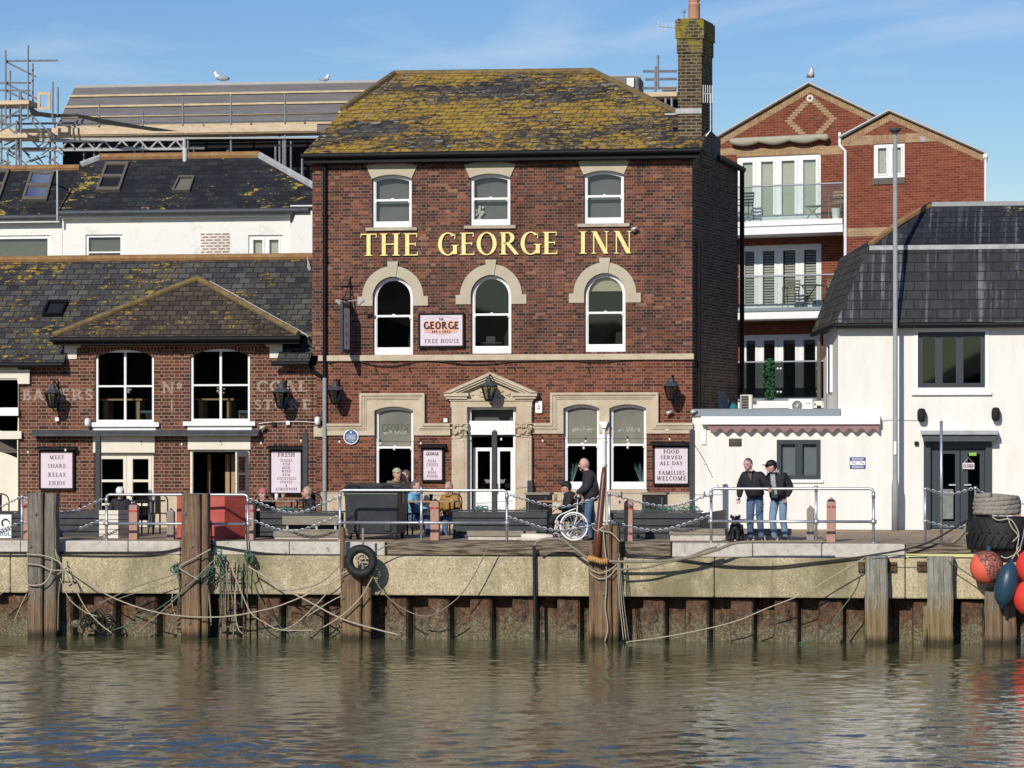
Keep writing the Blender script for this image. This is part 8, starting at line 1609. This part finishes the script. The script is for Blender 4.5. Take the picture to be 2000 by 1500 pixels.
# wheelchair and its user
yw_ = 1.55; wc = W(1121, 1034, yw_-.3); hubx = wc[0]; hubz = .30; t = thing('wheelchair', 'wheelchair with white-rimmed spoked wheels being pushed along the quay', 'wheelchair', (hubx, yw_, 0))
for dy in (-.29, .29):
    mb = MB(); mb.tube([(hubx+.275*math.cos(a), yw_+dy, hubz+.275*math.sin(a)) for a in [2*math.pi*i/40 for i in range(40)]], .020, 8, True); wh = mb.build('wheel', 'white_paint', t, True)
    mb = MB(); mb.tube([(hubx+.235*math.cos(a), yw_+dy*1.12, hubz+.235*math.sin(a)) for a in [2*math.pi*i/40 for i in range(40)]], .008, 6, True); mb.build('push_rim', 'galv', wh, True)
    mb = MB(); [mb.cyl((hubx, yw_+dy, hubz), (hubx+.265*math.cos(a), yw_+dy, hubz+.265*math.sin(a)), .004, n=4) for a in [2*math.pi*i/16 for i in range(16)]]; mb.cyl((hubx, yw_+dy-.03, hubz), (hubx, yw_+dy+.03, hubz), .035, n=12); mb.build('spokes', 'galv', wh)
    mb = MB(); mb.tube(crm([(hubx+.20, yw_+dy*.8, .93), (hubx+.08, yw_+dy*.8, .93), (hubx+.05, yw_+dy*.8, .55), (hubx, yw_+dy*.8, .32)], 5), .013, 6); mb.tube(crm([(hubx+.03, yw_+dy*.85, .66), (hubx-.12, yw_+dy*.85, .60), (hubx-.34, yw_+dy*.85, .48), (hubx-.40, yw_+dy*.85, .22)], 5), .013, 6); mb.tube([(hubx, yw_+dy*.8, .32), (hubx-.38, yw_+dy*.8, .32)], .012, 6); mb.build('side_frame', 'white_paint', t)
    MB().tube([(hubx-.38+.07*math.cos(a), yw_+dy*.8, .09+.07*math.sin(a)) for a in [2*math.pi*i/20 for i in range(20)]], .016, 6, True).build('castor', 'galv_dull', t, True)
    mb = MB(); mb.box(hubx-.28, hubx+.02, yw_+dy*.8-.03, yw_+dy*.8+.03, .68, .71); mb.build('armrest', 'black_matt', t)
    mb = MB(); mb.tube([(hubx-.40, yw_+dy*.7, .25), (hubx-.52, yw_+dy*.6, .13), (hubx-.62, yw_+dy*.6, .13)], .012, 5); mb.build('footrest', 'galv', t)
    MB().cyl((hubx+.16, yw_+dy*.8, .93), (hubx+.26, yw_+dy*.8, .93), .02).build('push_handle', 'black_matt', t)
MB().box(hubx-.34, hubx+.05, yw_-.22, yw_+.22, .46, .50).build('seat', 'black_matt', t); MB().box(hubx+.05, hubx+.08, yw_-.22, yw_+.22, .5, .88).build('backrest', 'black_matt', t)
person('person in a dark cap and black coat sitting in the wheelchair', (hubx-.10, yw_, .02), R(-84), sit(head=(0, -.10, 1.14), neck=(0, -.05, 1.01)), 'jacket_black', 'jacket_black', 'skin', ('hair_dark', 'short'), ('cap_black', 'beanie'), .93, R(-95), R(14), seated=True, bulk=1.25)
def shopper(m, p): m.prism([(p.x-.13, p.z-.1), (p.x+.12, p.z-.1), (p.x+.14, p.z+.08), (p.x+.02, p.z+.03), (p.x-.08, p.z+.10)], p.y, p.y+.08)
fitting('carrier_bag', 'white patterned bag hanging beside the wheelchair wheel', 'bag', 1128, 1048, 1.62, shopper, 'sign_pink')
# seated customers on the terrace
def seated(label, px, hpy, y, yaw, **k):
    """hpy is the row of the head centre"""
    zc = W(px, hpy, y)[1]; J = k.pop('J', {}); s_ = k.pop('s', .93); return person(label, (gx(px, y), y, zc-1.19*s_), yaw, sit(**J), seated=True, s=s_, **k)
seated('person in a white cap and black coat sitting behind the white slatted box', 236, 962, 3.0, R(5), top='jacket_dark', hat=('cap_white', 'cap'), hair=('hair_grey', 'short'), head_pitch=R(24), J=dict(el=(.24, -.12, .76), er=(-.24, -.12, .76), wl=(.05, -.30, .70), wr=(-.05, -.30, .70)))
seated('person in a pink knitted hat and black coat with hand to mouth', 512, 966, 4.3, R(25), top='jacket_black', hat=('pink_hat', 'beanie'), skin='skin_pink', J=dict(el=(.26, -.14, .80), wl=(.06, -.26, 1.04), er=(-.26, -.08, .72)), s=.98)
seated('person in black sitting half hidden behind the dark post', 606, 962, 4.4, R(-60), top='jacket_black', hair=('hair_fair', 'long'), s=.95)
seated('man in a patterned cap and olive jacket sitting by the inn window', 772, 926, 6.6, R(40), top='olive', hat=('canvas', 'beanie'), hair=('hair_grey', 'short'), s=1.0)
seated('grey-haired man in dark glasses sitting with his back to the inn window frame', 798, 930, 6.9, R(-50), top='jacket_dark', hair=('hair_grey', 'short'), s=1.0)
seated('person in a pale blue jacket and jeans sitting beside the bin', 806, 950, 4.2, R(75), top='pale_blue', leg='jeans', hair=('hair_grey', 'short'), s=.98, skin='skin_pink')
seated('woman with fair hair and mustard coat sitting at the table near the door', 880, 953, 4.4, R(-20), top='mustard', hair=('hair_fair', 'long'), head_pitch=R(14), s=.97)
seated('fair-haired person sitting behind the wheelchair', 1137, 966, 4.6, R(30), top='jacket_dark', hair=('hair_fair', 'short'), s=.95)
# chairs for the seated customers
for i, (px, y_, lb) in enumerate(((236, 3.02, 'metal chair under the person in the white cap'), (512, 4.32, 'metal chair under the person in the pink hat'), (606, 4.42, 'metal chair under the person behind the dark post'), (806, 4.22, 'metal chair under the person in the pale blue jacket'), (880, 4.45, 'metal chair under the woman in the mustard coat'), (1137, 4.62, 'metal chair under the fair-haired person behind the wheelchair'), (772, 6.62, 'metal chair under the man in the olive jacket'), (798, 6.92, 'metal chair under the grey-haired man by the window'))): metal_chair(lb, px, 1000, y_, -1)
# dog sitting at the rail
y = .85; dx = gx(1437, y); t = thing('dog', 'black dog with a white blaze sitting beside the two men', 'dog', (dx, y, 0))
v, f = skin_mesh([(None, [(dx, y+.16, .15), (dx, y+.10, .25), (dx+.0, y-.02, .35), (dx, y-.06, .43)], [(.15, .13), (.135, .13), (.115, .12), (.085, .09)]), (3, [(dx, y-.09, .50), (dx-.01, y-.15, .485), (dx-.01, y-.22, .465)], [(.075, .07), (.048, .045), (.032, .03)]),
    (2, [(dx-.05, y-.09, .24), (dx-.045, y-.10, .10), (dx-.045, y-.14, .028)], [.058, .044, .042]), (2, [(dx+.05, y-.09, .24), (dx+.045, y-.10, .10), (dx+.045, y-.14, .028)], [.058, .044, .042]),
    (0, [(dx-.10, y+.04, .15), (dx-.12, y-.04, .07), (dx-.12, y-.09, .035)], [.09, .06, .038]), (0, [(dx+.10, y+.04, .15), (dx+.12, y-.04, .07), (dx+.12, y-.09, .035)], [.09, .06, .038]), (0, [(dx+.05, y+.30, .06), (dx+.14, y+.34, .035)], [.03, .015])])
MB().add(v, f).build('body', 'dog_black', t, True)
for sx in (-1, 1): MB().ball((dx+sx*.078, y-.085, .515), (.030, .022, .044), 8, 6, lambda q: Vector((q.x, q.y, q.z-.15*abs(q.x)))).build('ear', 'dog_black', t, True)
MB().ball((dx-.005, y-.158, .515), (.016, .03, .045), 8, 6).build('white_blaze', 'flower', t, True); MB().ball((dx-.01, y-.25, .465), (.014, .012, .011), 8, 6).build('nose', 'black_paint', t, True)
lone('dog_lead', 'dark dog lead running from the dog up to the men', 'lead', MB().tube(crm([(dx+.05, y-.08, .45), P3(1465, 1012, .8), P3(1480, 1000, .8), P3(1492, 984, .85)], 5), .010, 5), 'anthracite')

# drinks on the terrace tables
for px, y_, z_, lb, mt in ((842, 3.45, .78, 'glass on the oak table before the mustard-coated woman', 'glass_smoke'), (825, 3.5, .78, 'pale cup on the oak table near the bin', 'white_paint'), (553, 4.05, .78, 'glass on the table between the two seated people', 'oak'), (540, 4.1, .78, 'pale cup on the table near the pink-hatted person', 'white_paint'), (1085, 4.1, .78, 'glass on the table behind the wheelchair', 'oak')):
    x = gx(px, y_); lone('drinking_glass', lb, 'glass', MB().lathe([(0, 0), (.032, 0), (.042, .14), (.038, .14), (.03, .01), (0, .01)], (x, y_, z_), 10), mt, 'drinks on the terrace tables', True)
